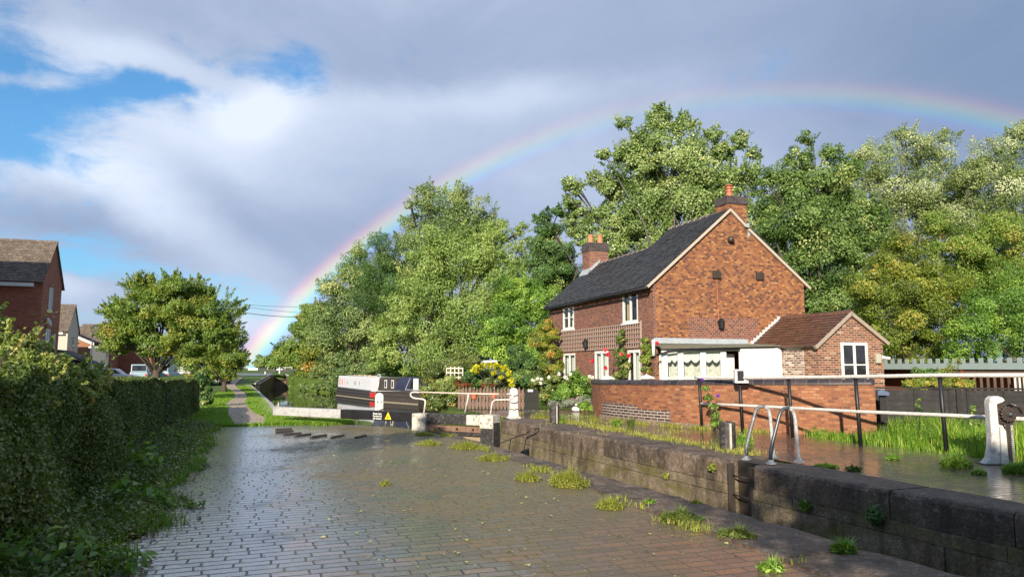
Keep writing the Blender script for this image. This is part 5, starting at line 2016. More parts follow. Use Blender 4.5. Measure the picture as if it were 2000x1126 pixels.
def dark_boat():
    bow, st = gnd(736, 783.5, WATER), gnd(817, 789.5, WATER)
    ln, a = boat_frame(bow, st)
    root = thing('narrowboat', 'dark narrowboat with navy canvas cover and cream stern board', 'narrowboat', (bow.x, bow.y, WATER), a)
    w = 2.1
    m = MB()
    m.prism([(-0.2, 0.75), (ln + 0.35, 0.98), (ln, 0.3), (ln - 0.1, -0.4), (0.0, -0.4)], 'y', 0.0, w)
    m.build('hull', MAT['boat_brown'], root, bevel=0.05)
    for z in (0.42, 0.72):
        MB().box(-0.1, ln, -0.03, 0.0, z, z + 0.04).build('rubbing_strake', MAT['boat_black'], root)
    MB().box(0.0, ln - 0.05, -0.012, 0.0, -0.02, 0.05).build('waterline_scum', plain('tan_waterline_dark', (0.26, 0.22, 0.15), 0.7, 0.2), root)
    x1 = ln * 0.43
    m = MB()
    m.prism([(-0.15, 0.80), (x1, 0.86), (x1 + 0.13, 1.80), (0.20, 1.82)], 'y', 0.10, w - 0.1)
    m.build('cabin', MAT['boat_brown'], root, bevel=0.06)
    for x in (0.95, 1.95):
        f = MB()
        f.box(x, x + 0.36, 0.075, 0.10, 1.02, 1.62)
        o = f.build('window', MAT['boat_white'], root, bevel=0.01)
        MB().box(x + 0.07, x + 0.29, 0.068, 0.0745, 1.09, 1.55).build('pane', MAT['glass'], o)
    m = MB()
    x2 = ln * 0.78
    vs, fs = [], []
    prof = [(0.06, 0.88), (0.07, 1.4), (0.22, 1.74), (w / 2, 1.86), (w - 0.22, 1.74), (w - 0.07, 1.4), (w - 0.06, 0.88)]
    xs = np.linspace(x1 + 0.02, x2, 7)
    for i, x in enumerate(xs):
        for (y, z) in prof:
            dz = -0.05 * math.sin(i * 2.1) if z > 1.3 else 0
            lean = 0.0 if i < 5 else 0.06
            vs.append((x + (0.28 * (z - 0.88) if i < 6 else 0.42 * (z - 0.88) * 0.6), y + lean * 0.3, z + dz))
    k = len(prof)
    for i in range(len(xs) - 1):
        for j in range(k - 1):
            fs.append((i * k + j, (i + 1) * k + j, (i + 1) * k + j + 1, i * k + j + 1))
    m.add(vs, fs)
    m.build('canvas_cover', MAT['canvas'], root, smooth=True)
    m = MB()
    m.prism([(x2 - 0.2, 0.9), (ln + 0.15, 0.92), (ln - 0.45, 1.82), (x2 + 0.35, 1.82)], 'y', 0.16, w - 0.16)
    m.build('stern_cover', MAT['boat_black'], root, bevel=0.05)
    MB().box(ln * 0.855, ln * 0.955, 0.10, 0.158, 0.96, 1.76).build('cream_board', plain('cream_board', (0.74, 0.70, 0.54), 0.5, 0.04), root)
    m = MB()
    m.tube([(x2 - 0.55, 0.05, 0.97), (x2 + 0.0, 0.1, 1.78)], 0.022, 6)
    m.tube([(x2 - 0.55, 0.05, 0.97), (ln + 0.2, 0.06, 0.99)], 0.02, 6)
    m.build('cover_edging', MAT['steel_grey'], root)
    MB().tube([(ln - 0.7, w / 2, 1.9), (ln - 0.7, w / 2, 2.45)], 0.05, 8).build('chimney', MAT['boat_black'], root, smooth=True)
    MB().tube([(ln + 0.1, 0.15, 1.0), (ln + 0.5, 0.3, 1.05), (ln + 0.8, 0.5, 0.95)], 0.07, 8).build('rope_fender', MAT['rope'], root, smooth=True)


white_boat()
dark_boat()


# ---------------------------------------------------------------- picket fence, dark gate, pots, lattice, arch
def picket_fence():
    a, b = gnd(897, 799), gnd(1021, 800)
    d = b - a
    ln = d.length
    root = thing('picket_fence', 'weathered brown picket fence with pointed tops beyond the lock', 'picket fence', (a.x, a.y, 0), math.atan2(d.y, d.x))
    n = 19
    rs = random.Random(4)
    for k in range(n):
        x = ln * k / (n - 1)
        h = 0.80 + rs.uniform(-0.03, 0.03) + 0.02 * math.sin(k)
        w = 0.046 + rs.uniform(-0.006, 0.004)
        m = MB()
        m.prism([(x - w, 0.02), (x + w, 0.02), (x + w + rs.uniform(-.012, .012), h - 0.12), (x + 0.012 + rs.uniform(-.02, .02), h + 0.02), (x - w + rs.uniform(-.012, .012), h - 0.10)], 'y', -0.012, 0.012)
        m.build('picket', MAT['fence_wood'], root)
    for z in (0.12, 0.46):
        MB().box(-0.06, ln + 0.06, 0.014, 0.05, z, z + 0.15).build('rail', MAT['fence_wood'], root)
    for px, lab in ((926, 'terracotta pot hung on the left part of the picket fence'), (965, 'terracotta pot hung nearer the right end of the picket fence')):
        p = at(px, 771, a.y - 0.1)
        t = thing('flower_pot', lab, 'flower pot', (p.x, p.y, 0.38), 0, 'terracotta pots hung on the picket fence')
        m = MB()
        m.lathe([(0.08, 0.0), (0.12, 0.17), (0.145, 0.175), (0.145, 0.23), (0.11, 0.23), (0.10, 0.20)], (0, 0, 0), 14)
        m.build('pot', MAT['terracotta'], t)
        MB().tube([(0, 0.11, 0.2), (0, 0.11, 0.42)], 0.012, 6).build('hook', MAT['white'], t)
    p0, p1 = gnd(1024, 801), gnd(1052, 801)
    g = thing('garden_gate', 'dark wooden gate in shade between picket fence and flowers', 'gate', p0, math.atan2(p1.y - p0.y, p1.x - p0.x))
    wln = (p1 - p0).length
    for k in range(5):
        MB().box(wln * k / 5 + 0.005, wln * (k + 1) / 5 - 0.005, -0.012, 0.012, 0.03, 0.72 + 0.03 * (k % 2)).build('board', MAT['black_fence'], g)
    MB().box(0, wln, 0.013, 0.04, 0.5, 0.58).build('rail', MAT['dark_timber'], g)
    MB().box(wln * 0.25, wln * 0.6, -0.03, -0.013, 0.66, 0.74).build('white_plate', MAT['white'], g)


picket_fence()


def lattice():
    p = at(885, 724, 30.5)
    root = thing('lattice_panel', 'small pale wooden lattice panel among the tall hedge leaves', 'lattice panel', (p.x, p.y, 0), R(8))
    m = MB()
    for k in range(5):
        m.box(-0.30 + k * 0.17, -0.255 + k * 0.17, -0.02, 0.0, 1.02, 1.56 - (0.08 if k in (0, 4) else 0))
    for k in range(3):
        m.box(-0.30, 0.425, -0.035, -0.021, 1.08 + k * 0.19, 1.13 + k * 0.19)
    m.tube([(0.06, 0.01, 0.0), (0.06, 0.01, 1.2)], 0.02, 6)
    m.build('lattice', plain('pale_lattice_wood', (0.58, 0.50, 0.42), 0.7, 0.1), root)
    p = at(955, 707, 31.5)
    root = thing('garden_arch', 'white topped garden arch under the golden climber', 'garden arch', (p.x, p.y, 0), R(12))
    m = MB()
    m.prism([(-0.34, p.z - 0.03), (0.36, p.z + 0.02), (0.28, p.z + 0.09), (-0.2, p.z + 0.08)], 'y', -0.25, 0.25)
    m.build('top_board', MAT['white'], root)
    for x in (-0.28, 0.3):
        MB().box(x - 0.03, x + 0.03, -0.03, 0.03, 0, p.z - 0.02).build('post', MAT['fence_wood'], root)


lattice()


# white ornament on the paving near the flower bed: a small swan shape
def ornament():
    p = gnd(1127, 803)
    root = thing('garden_ornament', 'small white swan-shaped ornament on the mossy paving by the flowers', 'ornament', p, R(15))
    m = MB()
    m.lathe([(0.02, 0.0), (0.15, 0.02), (0.19, 0.07), (0.17, 0.13), (0.10, 0.17), (0.02, 0.18)], (0, 0, 0), 14)
    m.build('body', MAT['white'], root, smooth=True)
    MB().tube([(0.05, 0, 0.13), (0.02, 0, 0.22), (-0.02, 0, 0.25), (-0.07, 0, 0.23)], [0.045, 0.03, 0.028, 0.02], 8).build('neck', MAT['white'], root, smooth=True)


ornament()


# ---------------------------------------------------------------- black panel fence, shed with battlement trim
def black_fence():
    a, b = Vector((8.25, 16.6, 0)), Vector((13.2, 14.75, 0))
    d = b - a
    ln = d.length
    root = thing('panel_fence', 'low black panel fence with upright battens behind the long grass', 'panel fence', (a.x, a.y, -0.1), math.atan2(d.y, d.x))
    h = 1.13
    x = 0.0
    k = 0
    while x < ln - 0.2:
        w = min(1.72, ln - x)
        m = MB()
        for j in range(9):
            z = 0.04 + j * 0.118
            m.prism([(-0.012, z), (0.010, z), (0.004, z + 0.128), (-0.002, z + 0.128)], 'x', x + 0.05, x + w - 0.05)
        for q in (0.10, 0.5, 0.90):
            m.box(x + w * q - 0.022, x + w * q + 0.022, -0.035, -0.0125, 0.03, h - 0.02)
        m.build('panel', MAT['black_fence'], root)
        MB().box(x - 0.05, x + 0.045, -0.06, 0.04, 0, h + 0.0).build('post', MAT['black_fence'], root, bevel=0.006)
        x += w
        k += 1
    MB().box(-0.06, ln, -0.04, 0.035, h + 0.001, h + 0.04).build('cap_rail', MAT['black_fence'], root)
    bx = thing('post_box', 'small blue roofed box fixed where wall and black fence meet', 'box', (8.13, 15.93, 0.0), R(-15))
    MB().prism([(-0.11, 0.90), (0.13, 0.90), (0.13, 0.97), (0.0, 1.03), (-0.11, 0.99)], 'y', -0.16, 0.05).build('lid', MAT['blue_cap'], bx, bevel=0.012)
    MB().box(-0.05, 0.08, -0.05, 0.03, -0.05, 0.898).build('post', MAT['black_fence'], bx)


black_fence()


def shed():
    s0, s1, t = 27.0, 12.0, 22.0
    root = thing('garden_shed', 'long low shed with grey-green battlement trim behind the black fence', 'shed', L(s0, t, 0), TH)
    ln = s0 - s1           # local y runs from -ln to 0; x=0 is the face
    MB().box(0.9, 1.0, -ln, 0, 0.0, 1.46).build('back_wall', MAT['red_wood'], root)
    MB().box(-0.02, 1.2, -ln - 0.02, 0.02, 1.64, 1.70).build('roof', MAT['dark_timber'], root)
    for k in range(3):
        y1 = -k * ln / 3 - 0.004
        y0 = -(k + 1) * ln / 3 + 0.004
        MB().box(-0.06, -0.021, y0, y1, 1.45, 1.655).build('fascia', MAT['grey_green'], root, bevel=0.004)
    n = int(ln / 0.315)
    for k in range(n):
        y = -0.1 - k * 0.315
        m = MB()
        m.prism([(y - 0.155, 1.657), (y, 1.657), (y - 0.006, 1.82), (y - 0.15, 1.82)], 'x', -0.055, -0.03)
        m.build('merlon', MAT['grey_green'], root)
    for y in (-0.1, -5.2, -7.6, -9.2, -12.0, -14.8):
        MB().box(-0.01, 0.09, y - 0.05, y + 0.05, 0, 1.44).build('post', MAT['red_wood'], root)
    m = MB()
    m.box(0.02, 0.07, -11.9, -7.8, 1.28, 1.40)
    m.build('beam', MAT['fence_wood'], root)
    for k in range(22):
        y = -9.4 - k * 0.23
        MB().box(0.0, 0.03, y - 0.035, y + 0.035, 0.5, 1.25).build('slat', MAT['fence_wood'], root)
    for k in range(10):
        y = -11.3 - k * 0.14
        MB().box(-0.45, -0.42, y - 0.022, y + 0.022, 0.5, 1.30).build('white_baluster', MAT['white'], root)
    for y in (-5.45, -5.7):
        MB().box(-0.45, -0.42, y - 0.03, y + 0.03, 0.3, 1.22).build('white_baluster', MAT['white'], root)


shed()


# ---------------------------------------------------------------- the next lock up the canal
def far_lock():
    Y = 90.0
    def q(px, py, y=Y):
        return at(px, py, y)
    g0, g1 = q(529, 733), q(560, 733)
    root = thing('lock_gate', 'distant closed lock gates with black beams and white ends up the canal', 'lock gate', (g0.x, g0.y, 0), TH)
    ti = root.matrix_basis.inverted()
    w = (g1 - g0).length + 0.25
    for k in range(9):
        x = w * k / 9
        MB().box(x + 0.01, x + w / 9 - 0.01, -0.06 - 0.04 * (k % 2), 0.1, -1.75, 0.0).build('gate_plank', MAT['wet_timber'], root)
    MB().box(-0.1, w + 0.3, -0.35, -0.12, 0.0, 0.12).build('footboard', MAT['dark_timber'], root)
    def bar(name, pa, pb, hgt, mat, th=0.28):
        A, B = q(*pa), q(*pb)
        d = (B - A)
        mm = MB()
        mm.prism([(0, 0), (d.length, 0), (d.length, hgt), (0, hgt)], 'y', -th / 2, th / 2)
        o = mm.build(name, MAT[mat], root, bevel=0.01)
        R_ = Matrix.Rotation(math.atan2(d.z, math.hypot(d.x, d.y)) * -1.0, 4, 'Y')
        o.matrix_local = ti @ (Matrix.Translation(A) @ Matrix.Rotation(math.atan2(d.y, d.x), 4, 'Z') @ R_)
        return o
    bar('beam_tip', (485, 722.3), (504, 722.5), 0.27, 'white')
    bar('beam', (504.2, 722.6), (545, 726), 0.22, 'black')
    bar('beam', (548, 726), (587, 723), 0.26, 'black')
    bar('beam_tip', (587.2, 722.5), (597, 721), 0.26, 'white')
    for (x, y0, y1, mat, r) in ((522, 724, 716, 'rail_white', .05), (534, 724, 717, 'rail_white', .05), (521, 719, 715.5, 'black', .11), (536.5, 726, 715.2, 'black', .13), (546, 729, 717, 'white', .10), (556, 724, 717, 'rail_white', .05), (554.5, 723, 718, 'black', .1), (569, 724, 716, 'rail_white', .05), (518, 730, 725, 'white', .08)):
        a, b = ti @ q(x, y0), ti @ q(x + (1.5 if mat == 'rail_white' else 0), y1)
        MB().tube([a, b], r, 8).build('post', MAT[mat], root)
    a, b = ti @ q(540, 721), ti @ q(552, 721)
    MB().box(a.x, b.x, a.y - 0.1, a.y + 0.1, a.z - 0.22, a.z + 0.10).build('white_board', MAT['white'], root)
    a, b = ti @ q(553, 717.3), ti @ q(569, 717)
    MB().tube([a, b], 0.045, 6).build('handrail', MAT['rail_white'], root)
    # wing walls either side of the gates
    def wing(label, pts, name='wing_wall'):
        r = thing(name, label, 'wing wall', (pts[0][0], pts[0][1], 0), 0)
        vs, fs = [], []
        o = Vector((pts[0][0], pts[0][1], 0))
        for (x, y, z) in pts:
            vs += [(x - o.x, y - o.y, -2.0), (x - o.x, y - o.y, z)]
        back = []
        for (x, y, z) in pts:
            back += [(x - o.x + 0.25, y - o.y + 0.5, -2.0), (x - o.x + 0.25, y - o.y + 0.5, z)]
        n = len(pts)
        vs += back
        for i in range(n - 1):
            a = 2 * i
            fs += [(a, a + 2, a + 3, a + 1), (2 * n + a, 2 * n + a + 1, 2 * n + a + 3, 2 * n + a + 2), (a + 1, a + 3, 2 * n + a + 3, 2 * n + a + 1)]
        fs += [(0, 1, 2 * n + 1, 2 * n), (2 * n - 2, 4 * n - 2, 4 * n - 1, 2 * n - 1)]
        mm = MB()
        mm.add(vs, fs)
        mm.build('masonry', MAT['far_masonry'], r)
        mm = MB()
        run = [Vector((x - o.x, y - o.y, z + 0.04)) for (x, y, z) in pts]
        mm.tube(run, 0.10, 6)
        mm.build('coping', MAT['pale_stone'], r)
    a, b = terr(498, 750), q(529, 732, 89.5)
    wing('dark sloping wing wall left of the distant lock gates', [(a.x, a.y, a.z + 0.02), ((a.x + b.x) / 2, (a.y + b.y) / 2, (a.z + b.z) / 2), (b.x, b.y, b.z)])
    a, b = q(559, 732, 89.5), q(590, 738, 82)
    wing('brown wing wall right of the distant lock gates by the bushes', [(a.x, a.y, a.z), (b.x, b.y, b.z - 0.4)])


far_lock()
# pale edging along the pond's near bank
ED = [L(s_, lerp_tab(LEFT, s_) - 0.2) for s_ in (66, 58, 50, 42, 36, 31, 27, 24.5)][::-1]
ed = thing('canal_edging', 'pale stone edging between the grass and the pond', 'canal edging', ED[2])
strip_mesh('edging', catmull(ED, 4), lambda q: [(0.24, -1.1), (0.24, 0.04), (-0.22, 0.04), (-0.22, -0.1)], MAT['pale_stone'], ed, ED[2])


# ---------------------------------------------------------------- houses on the left
def house(label, corner, w_gable, length, eave, ridge, brick, tile, wins=(), side=None, group=None, fascia=True):
    """corner: ground point of the corner nearest the canal and the camera; local x back towards the left is negative"""
    root = thing('house', label, 'house', corner, TH, group)
    m = MB()
    m.prism([(0, 0), (w_gable, 0), (w_gable, eave), (w_gable / 2, ridge - 0.12), (0, eave)], 'x', -length, 0)
    m.build('wall', MAT[brick], root)
    ov = 0.35
    sl = (ridge - eave) / (w_gable / 2)
    roof_slab('roof', (-length - .1, -ov, eave - ov * sl + 0.08), (0.12, -ov, eave - ov * sl + 0.08), (0.12, w_gable / 2, ridge), (-length - .1, w_gable / 2, ridge), 0.06, MAT[tile], root)
    roof_slab('roof', (0.12, w_gable + ov, eave - ov * sl + 0.08), (-length - .1, w_gable + ov, eave - ov * sl + 0.08), (-length - .1, w_gable / 2, ridge), (0.12, w_gable / 2, ridge), 0.06, MAT[tile], root)
    m = MB()
    m.tube([(-length - .1, w_gable / 2, ridge + 0.07), (0.14, w_gable / 2, ridge + 0.07)], 0.11, 8)
    m.build('ridge_tiles', MAT['estate_tile'], root)
    if fascia:
        m = MB()
        zf = eave - ov * sl
        m.box(-length, -0.45, -ov - 0.02, -ov + 0.02, zf - 0.22, zf + 0.03)
        m.box(-length, -0.45, -ov + 0.021, -0.004, zf - 0.22, zf - 0.18)
        m.build('fascia', MAT['white'], root)
    for (y0, y1, z0, z1) in wins:
        window_x(root, y0, y1, z0, z1, 0.0, dir_=1, cols=2, frame=0.08)
        MB().box(0.003, 0.05, y0 - 0.1, y1 + 0.1, z1 + 0.003, z1 + 0.16).build('lintel', MAT['estate_brick_light'], root)
    return root


house('neighbouring red brick house out of view on the left', (-31.9, 40.5, 0), 5.0, 12, 8.9, 12.6, 'estate_brick', 'estate_tile', [])
c1 = at(72, HZ, 50)
h1 = house('tall red brick house with lichen-speckled roof at the left edge', (c1.x, c1.y, 0), 5.0, 14, 7.75, 10.65, 'estate_brick', 'estate_tile', [(1.7, 2.6, 5.6, 7.3), (1.5, 2.6, 2.0, 4.3), (3.5, 4.1, 2.0, 4.0)])
m = MB()
m.lathe([(0.34, 0.0), (0.30, 0.06), (0.15, 0.11), (0.02, 0.12)], (0, 0, 0), 16)
m.build('satellite_dish', MAT['steel_grey'], h1, M4=Matrix.Translation((0.25, 1.2, 4.75)) @ Matrix.Rotation(R(70), 4, 'Y'))
c2 = at(128, HZ, 85)
house('pale rendered house with brown tiled roof beside the red house', (c2.x, c2.y, 0), 5.2, 10, 6.05, 9.05, 'render', 'estate_tile', [(2.0, 3.2, 3.2, 5.0)])
c3 = at(214, HZ, 104)
h3 = house('brick house with a white gutter line behind the lamp post', (c3.x, c3.y, 0), 6.5, 8.5, 4.2, 7.4, 'estate_brick', 'estate_tile', [])
wing3 = thing('house', 'orange brick house end with sloping white bargeboard beside the lamp post', 'house', at(177, HZ, 97) * 1.0, TH)
wing3.location.z = 0
m = MB()
m.prism([(0, 0), (-4.4, 0), (-4.4, 6.9), (0, 4.9)][::-1], 'y', 0, 4.5)
m.build('wall', MAT['estate_brick_light'], wing3)
m = MB()
m.prism([(0.25, 4.85), (-4.5, 7.0), (-4.5, 6.65), (0.25, 4.5)], 'y', -0.2, -0.02)
m.build('bargeboard', MAT['white'], wing3)
roof_slab('roof', (0.3, -0.2, 4.85), (0.3, 4.7, 4.85), (-4.5, 4.7, 7.05), (-4.5, -0.2, 7.05), 0.07, MAT['estate_tile_dark'], wing3)
MB().tube([(-1.6, -0.06, 4.9), (-1.9, -0.06, 4.6), (-1.9, -0.06, 0)], 0.05, 6).build('drainpipe', MAT['black'], wing3)
MB().tube([(-0.1, -0.06, 4.6), (-0.1, -0.06, 0)], 0.06, 6).build('drainpipe', MAT['white'], wing3)
c4 = at(296, HZ, 112)
house('long red brick terrace seen beneath the leafy tree', (c4.x, c4.y, 0), 8.0, 10.5, 5.2, 8.2, 'estate_brick', 'estate_tile', [])
c5 = at(372, HZ, 118)
house('white rendered house partly hidden behind the leafy tree\'s trunk', (c5.x, c5.y, 0), 7.0, 5.0, 3.6, 6.5, 'white_render', 'estate_tile', [])
c6 = at(182, HZ, 66)
gr = thing('garage', 'low dark-roofed garage with white corner post past the hedge', 'garage', (c6.x, c6.y, 0), TH)
MB().box(-5.0, -0.6, 0.0, 5.0, 0, 1.9).build('wall', MAT['estate_brick'], gr)
roof_slab('roof', (-0.1, -0.3, 1.75), (-0.1, 5.2, 1.75), (-3.0, 5.2, 3.1), (-3.0, -0.3, 3.1), 0.07, MAT['estate_tile_dark'], gr)
roof_slab('roof', (-5.9, 5.2, 1.75), (-5.9, -0.3, 1.75), (-3.0, -0.3, 3.1), (-3.0, 5.2, 3.1), 0.07, MAT['estate_tile_dark'], gr)
m = MB()
m.prism([(-0.62, 1.9), (-5.0, 1.9), (-3.0, 2.95)], 'y', 0.02, 0.12)
m.build('gable', MAT['black_fence'], gr)
MB().box(-0.5, -0.05, -0.1, 0.3, 0, 1.85).build('corner_post', MAT['white'], gr)
c7 = at(205, HZ, 88)
px_ = thing('porch_bay', 'grey clad bay with white windows beside the brick house', 'bay', (c7.x, c7.y, 0), TH)
MB().box(-1.7, 0.0, 0, 2.0, 2.2, 3.9).build('cladding', MAT['car_grey'], px_)
MB().box(-1.9, 0.05, -0.05, 2.05, 3.905, 4.1).build('sill', MAT['white'], px_)
o = MB().box(-1.6, -0.05, 0.0, 1.9, 0.2, 2.19).build('window', MAT['white'], px_)
for k in range(3):
    MB().box(-1.5 + k * 0.5, -1.08 + k * 0.5, -0.02, -0.002, 0.5, 2.05).build('pane', MAT['glass'], o)

lp = at(177, HZ, 60)
lamp = thing('street_lamp', 'slim grey lamp post between the houses and the tree', 'street lamp', (lp.x, lp.y, 0), 0)
MB().lathe([(0.09, 0), (0.09, 1.0), (0.055, 1.1), (0.045, 5.0)], (0, 0, 0), 10).build('post', MAT['steel_grey'], lamp, smooth=True)
m = MB()
m.tube([(0, 0, 4.95), (0.05, 0, 5.02), (0.3, 0, 5.05)], [0.04, 0.05, 0.07], 8)
m.build('lamp_head', MAT['steel_grey'], lamp, smooth=True)


# ---------------------------------------------------------------- vehicles in the car park
def car(label, px, Y, rz, paint, van=False):
    p = at(px, HZ, Y)
    root = thing('parked_van' if van else 'parked_car', label, 'van' if van else 'car', (p.x, p.y, 0.01), rz)
    ln, w = (4.6, 1.75) if van else (4.1, 1.7)
    if van:
        low = [(-2.3, 0.3), (2.25, 0.3), (2.3, 0.75), (2.1, 1.0), (-2.3, 1.05)]
        top = [(-2.28, 1.05), (1.35, 1.04), (0.75, 1.85), (-2.2, 1.88)]
    else:
        low = [(-2.05, 0.28), (2.0, 0.28), (2.05, 0.6), (1.9, 0.82), (0.95, 0.93), (-1.95, 0.98), (-2.05, 0.7)]
        top = [(-1.93, 0.98), (0.95, 0.93), (0.35, 1.40), (-0.3, 1.46), (-1.5, 1.40)]
    m = MB()
    m.prism(low, 'y', -w / 2, w / 2)
    m.build('body', MAT[paint], root, bevel=0.09, seg=3)
    m = MB()
    m.prism(top, 'y', -w / 2 + 0.09, w / 2 - 0.09)
    m.build('cabin', MAT[paint], root, bevel=0.08, seg=3)
    cx, cz = sum(x for x, z in top) / len(top), sum(z for x, z in top) / len(top)
    side = [(cx + (x - cx) * 0.86, cz + (z - cz) * 0.72) for x, z in top]
    if van:
        side = [(x, z) for x, z in side if x > 0] + [(0.25, side[3][1]), (0.25, side[0][1])]
    for sg in (-1, 1):
        mm = MB()
        y = sg * (w / 2 - 0.085)
        mm.prism(side, 'y', y - 0.006, y + 0.006)
        mm.build('side_window', MAT['glass'], root)
    # windscreen and rear window follow the slope of the cabin's ends
    xf0, zf0, xf1, zf1 = (1.35, 1.04, 0.75, 1.85) if van else (0.95, 0.93, 0.35, 1.40)
    xr0, zr0, xr1, zr1 = (-2.28, 1.05, -2.2, 1.88) if van else (-1.93, 0.98, -1.5, 1.40)
    for nm, (x0, z0, x1, z1), s_ in (('windscreen', (xf0, zf0, xf1, zf1), 1), ('rear_window', (xr0, zr0, xr1, zr1), -1)):
        d = Vector((x1 - x0, 0, z1 - z0))
        n = Vector((d.z, 0, -d.x)).normalized() * s_
        if n.x * s_ < 0:
            n = -n
        a, b = Vector((x0, 0, z0)) + d * 0.14, Vector((x0, 0, z0)) + d * 0.86
        mm = MB()
        mm.prism([(a.x + n.x * 0.001, a.z + n.z * 0.001), (a.x + n.x * 0.012, a.z + n.z * 0.012), (b.x + n.x * 0.012, b.z + n.z * 0.012), (b.x + n.x * 0.001, b.z + n.z * 0.001)], 'y', -w / 2 + 0.2, w / 2 - 0.2)
        mm.build(nm, MAT['glass'], root)
    for x in (-ln * 0.31, ln * 0.31):
        for sg in (-1, 1):
            mm = MB()
            mm.tube([(x, sg * (w / 2 - 0.17), 0.31), (x, sg * (w / 2 + 0.01), 0.31)], 0.31, 18)
            o_ = mm.build('wheel', MAT['tyre'], root, bevel=0.03)
            mm = MB()
            mm.tube([(x, sg * (w / 2 + 0.005), 0.31), (x, sg * (w / 2 + 0.02), 0.31)], 0.19, 14)
            mm.build('rim', MAT['steel_grey'], o_)
    for sg in (-1, 1):
        MB().box(ln / 2 - 0.16, ln / 2 - 0.02, sg * 0.62 - 0.17, sg * 0.62 + 0.17, 0.62, 0.76).build('headlight', MAT['white'], root, bevel=0.03)
        MB().box(-ln / 2 - 0.01, -ln / 2 + 0.08, sg * 0.70 - 0.1, sg * 0.70 + 0.1, 0.62, 0.86).build('tail_light', MAT['red'], root, bevel=0.02)


car('white hatchback parked in front of the long brick terrace', 222, 66, R(15), 'car_white')
car('pale blue van parked just left of the tree trunk', 276, 80, R(112), 'car_blue', True)
car('pale van parked just right of the tree trunk', 326, 84, R(100), 'car_blue', True)
car('grey car parked near the far end of the hedge by the grass', 424, 64, R(95), 'car_white')


# ---------------------------------------------------------------- overhead cables
def cable(label, a, b, Ya, Yb, sag, r=0.022):
    A, B = at(*a, Ya), at(*b, Yb)
    m = MB()
    o = A
    m.tube([A.lerp(B, k / 12) - Vector((0, 0, sag * 4 * (k / 12) * (1 - k / 12))) - o for k in range(13)], r, 5)
    c = m.build('overhead_cable', MAT['cable'])
    c.location = o
    tag(c, label, 'cable', 'overhead cables crossing the canal')


cable('lowest and thickest overhead cable crossing the rainbow\'s foot', (425, 600), (640, 616), 78, 84, 0.5, 0.035)
cable('uppermost overhead cable across the rainbow', (425, 588), (640, 596), 80, 86, 0.35, 0.02)
cable('thin overhead cable slanting down between the other two', (425, 589), (640, 612), 80, 86, 0.3, 0.02)


# ================================================================ TREES, HEDGES, PLANTS
tree('broadleaf_tree', 'spreading tree with green and turning leaves behind the clipped hedge', 'tree',
     [(290, 600, 46), (350, 590, 46), (240, 625, 36), (402, 622, 44), (312, 648, 50), (380, 658, 46), (238, 664, 32), (424, 656, 32), (272, 566, 22), (368, 566, 20), (432, 636, 26), (212, 608, 15), (330, 560, 14), (405, 572, 14), (285, 545, 12)],
     32, 303, 'autumn', 38000, 0.135, 11, r0=0.2, tint=(0.40, 0.145), sprigs=1.1, sprig_len=0.8, clump=0.34, aspect=0.42)
tree('bushy_tree', 'shaded bushy tree at the end of the hedge beside the path', 'tree',
     [(440, 690, 30), (455, 662, 20), (408, 702, 28), (466, 702, 16), (425, 670, 26), (380, 712, 22), (440, 722, 15), (466, 718, 9), (420, 730, 14), (400, 734, 16), (452, 734, 9)], 44, 440, 'autumn', 12000, 0.15, 12, r0=0.16, tint=(0.40, 0.18), sprigs=0.3)
tree('hedge_bush', 'small dark bush ending the clipped hedge near the path', 'bush',
     [(398, 760, 13), (392, 740, 13), (404, 780, 10)], 27.5, 398, 'tree_dark', 5000, 0.08, 13, r0=0.05, trunk=False)

tree('distant_tree', 'round bluish green tree at the very end of the canal', 'tree', [(512, 704, 11), (505, 708, 9), (519, 708, 9)], 250, 512, 'tree_blue', 1800, 0.9, 21, r0=0.5)
tree('distant_tree', 'grey-brown tree crown beside the bluish green one far away', 'tree', [(543, 700, 15), (528, 708, 12), (557, 694, 13), (540, 712, 14)], 215, 543, 'tree_pale', 2600, 0.8, 22, r0=0.5, tint=(0.35, 0.1))
tree('lime_tree', 'yellow-green tree farthest along the right bank above the distant lock', 'tree',
     [(600, 648, 34), (578, 680, 30), (625, 625, 28), (562, 700, 22), (600, 704, 28), (640, 690, 32), (548, 714, 13), (610, 606, 16)], 97, 600, 'autumn', 15000, 0.36, 23, r0=0.35, tint=(0.42, 0.13))
tree('dark_tree', 'dark green tree top poking up under the cables', 'tree', [(625, 606, 17), (645, 622, 24), (600, 622, 18)], 104, 630, 'tree_dark', 5000, 0.36, 24, r0=0.3)
tree('golden_tree', 'golden-leaved tree leaning over the water beyond the boats', 'tree',
     [(622, 690, 28), (652, 708, 28), (602, 720, 22), (640, 660, 22), (664, 690, 22), (640, 640, 16), (655, 738, 16), (672, 730, 18), (590, 738, 14), (615, 740, 14)], 84, 630, 'yellow_green', 10000, 0.30, 25, r0=0.25, tint=(0.55, 0.18))
tree('waterside_bush', 'rounded green bush on the bank right of the distant lock gates', 'bush',
     [(570, 752, 6, 8), (578, 746, 8, 8), (590, 754, 8, 3), (592, 742, 10, 5), (605, 755, 9, 0.5), (610, 741, 12, 3), (620, 755, 9, -2.5), (636, 756, 10, -4), (632, 742, 12, 0), (652, 757, 11, -6), (652, 743, 13, -4), (666, 757, 11, -7.5), (672, 746, 13, -6)], 78, 620, 'tree_blue', 12000, 0.2, 26, r0=0.1, trunk=False, tint=(0.4, 0.2))
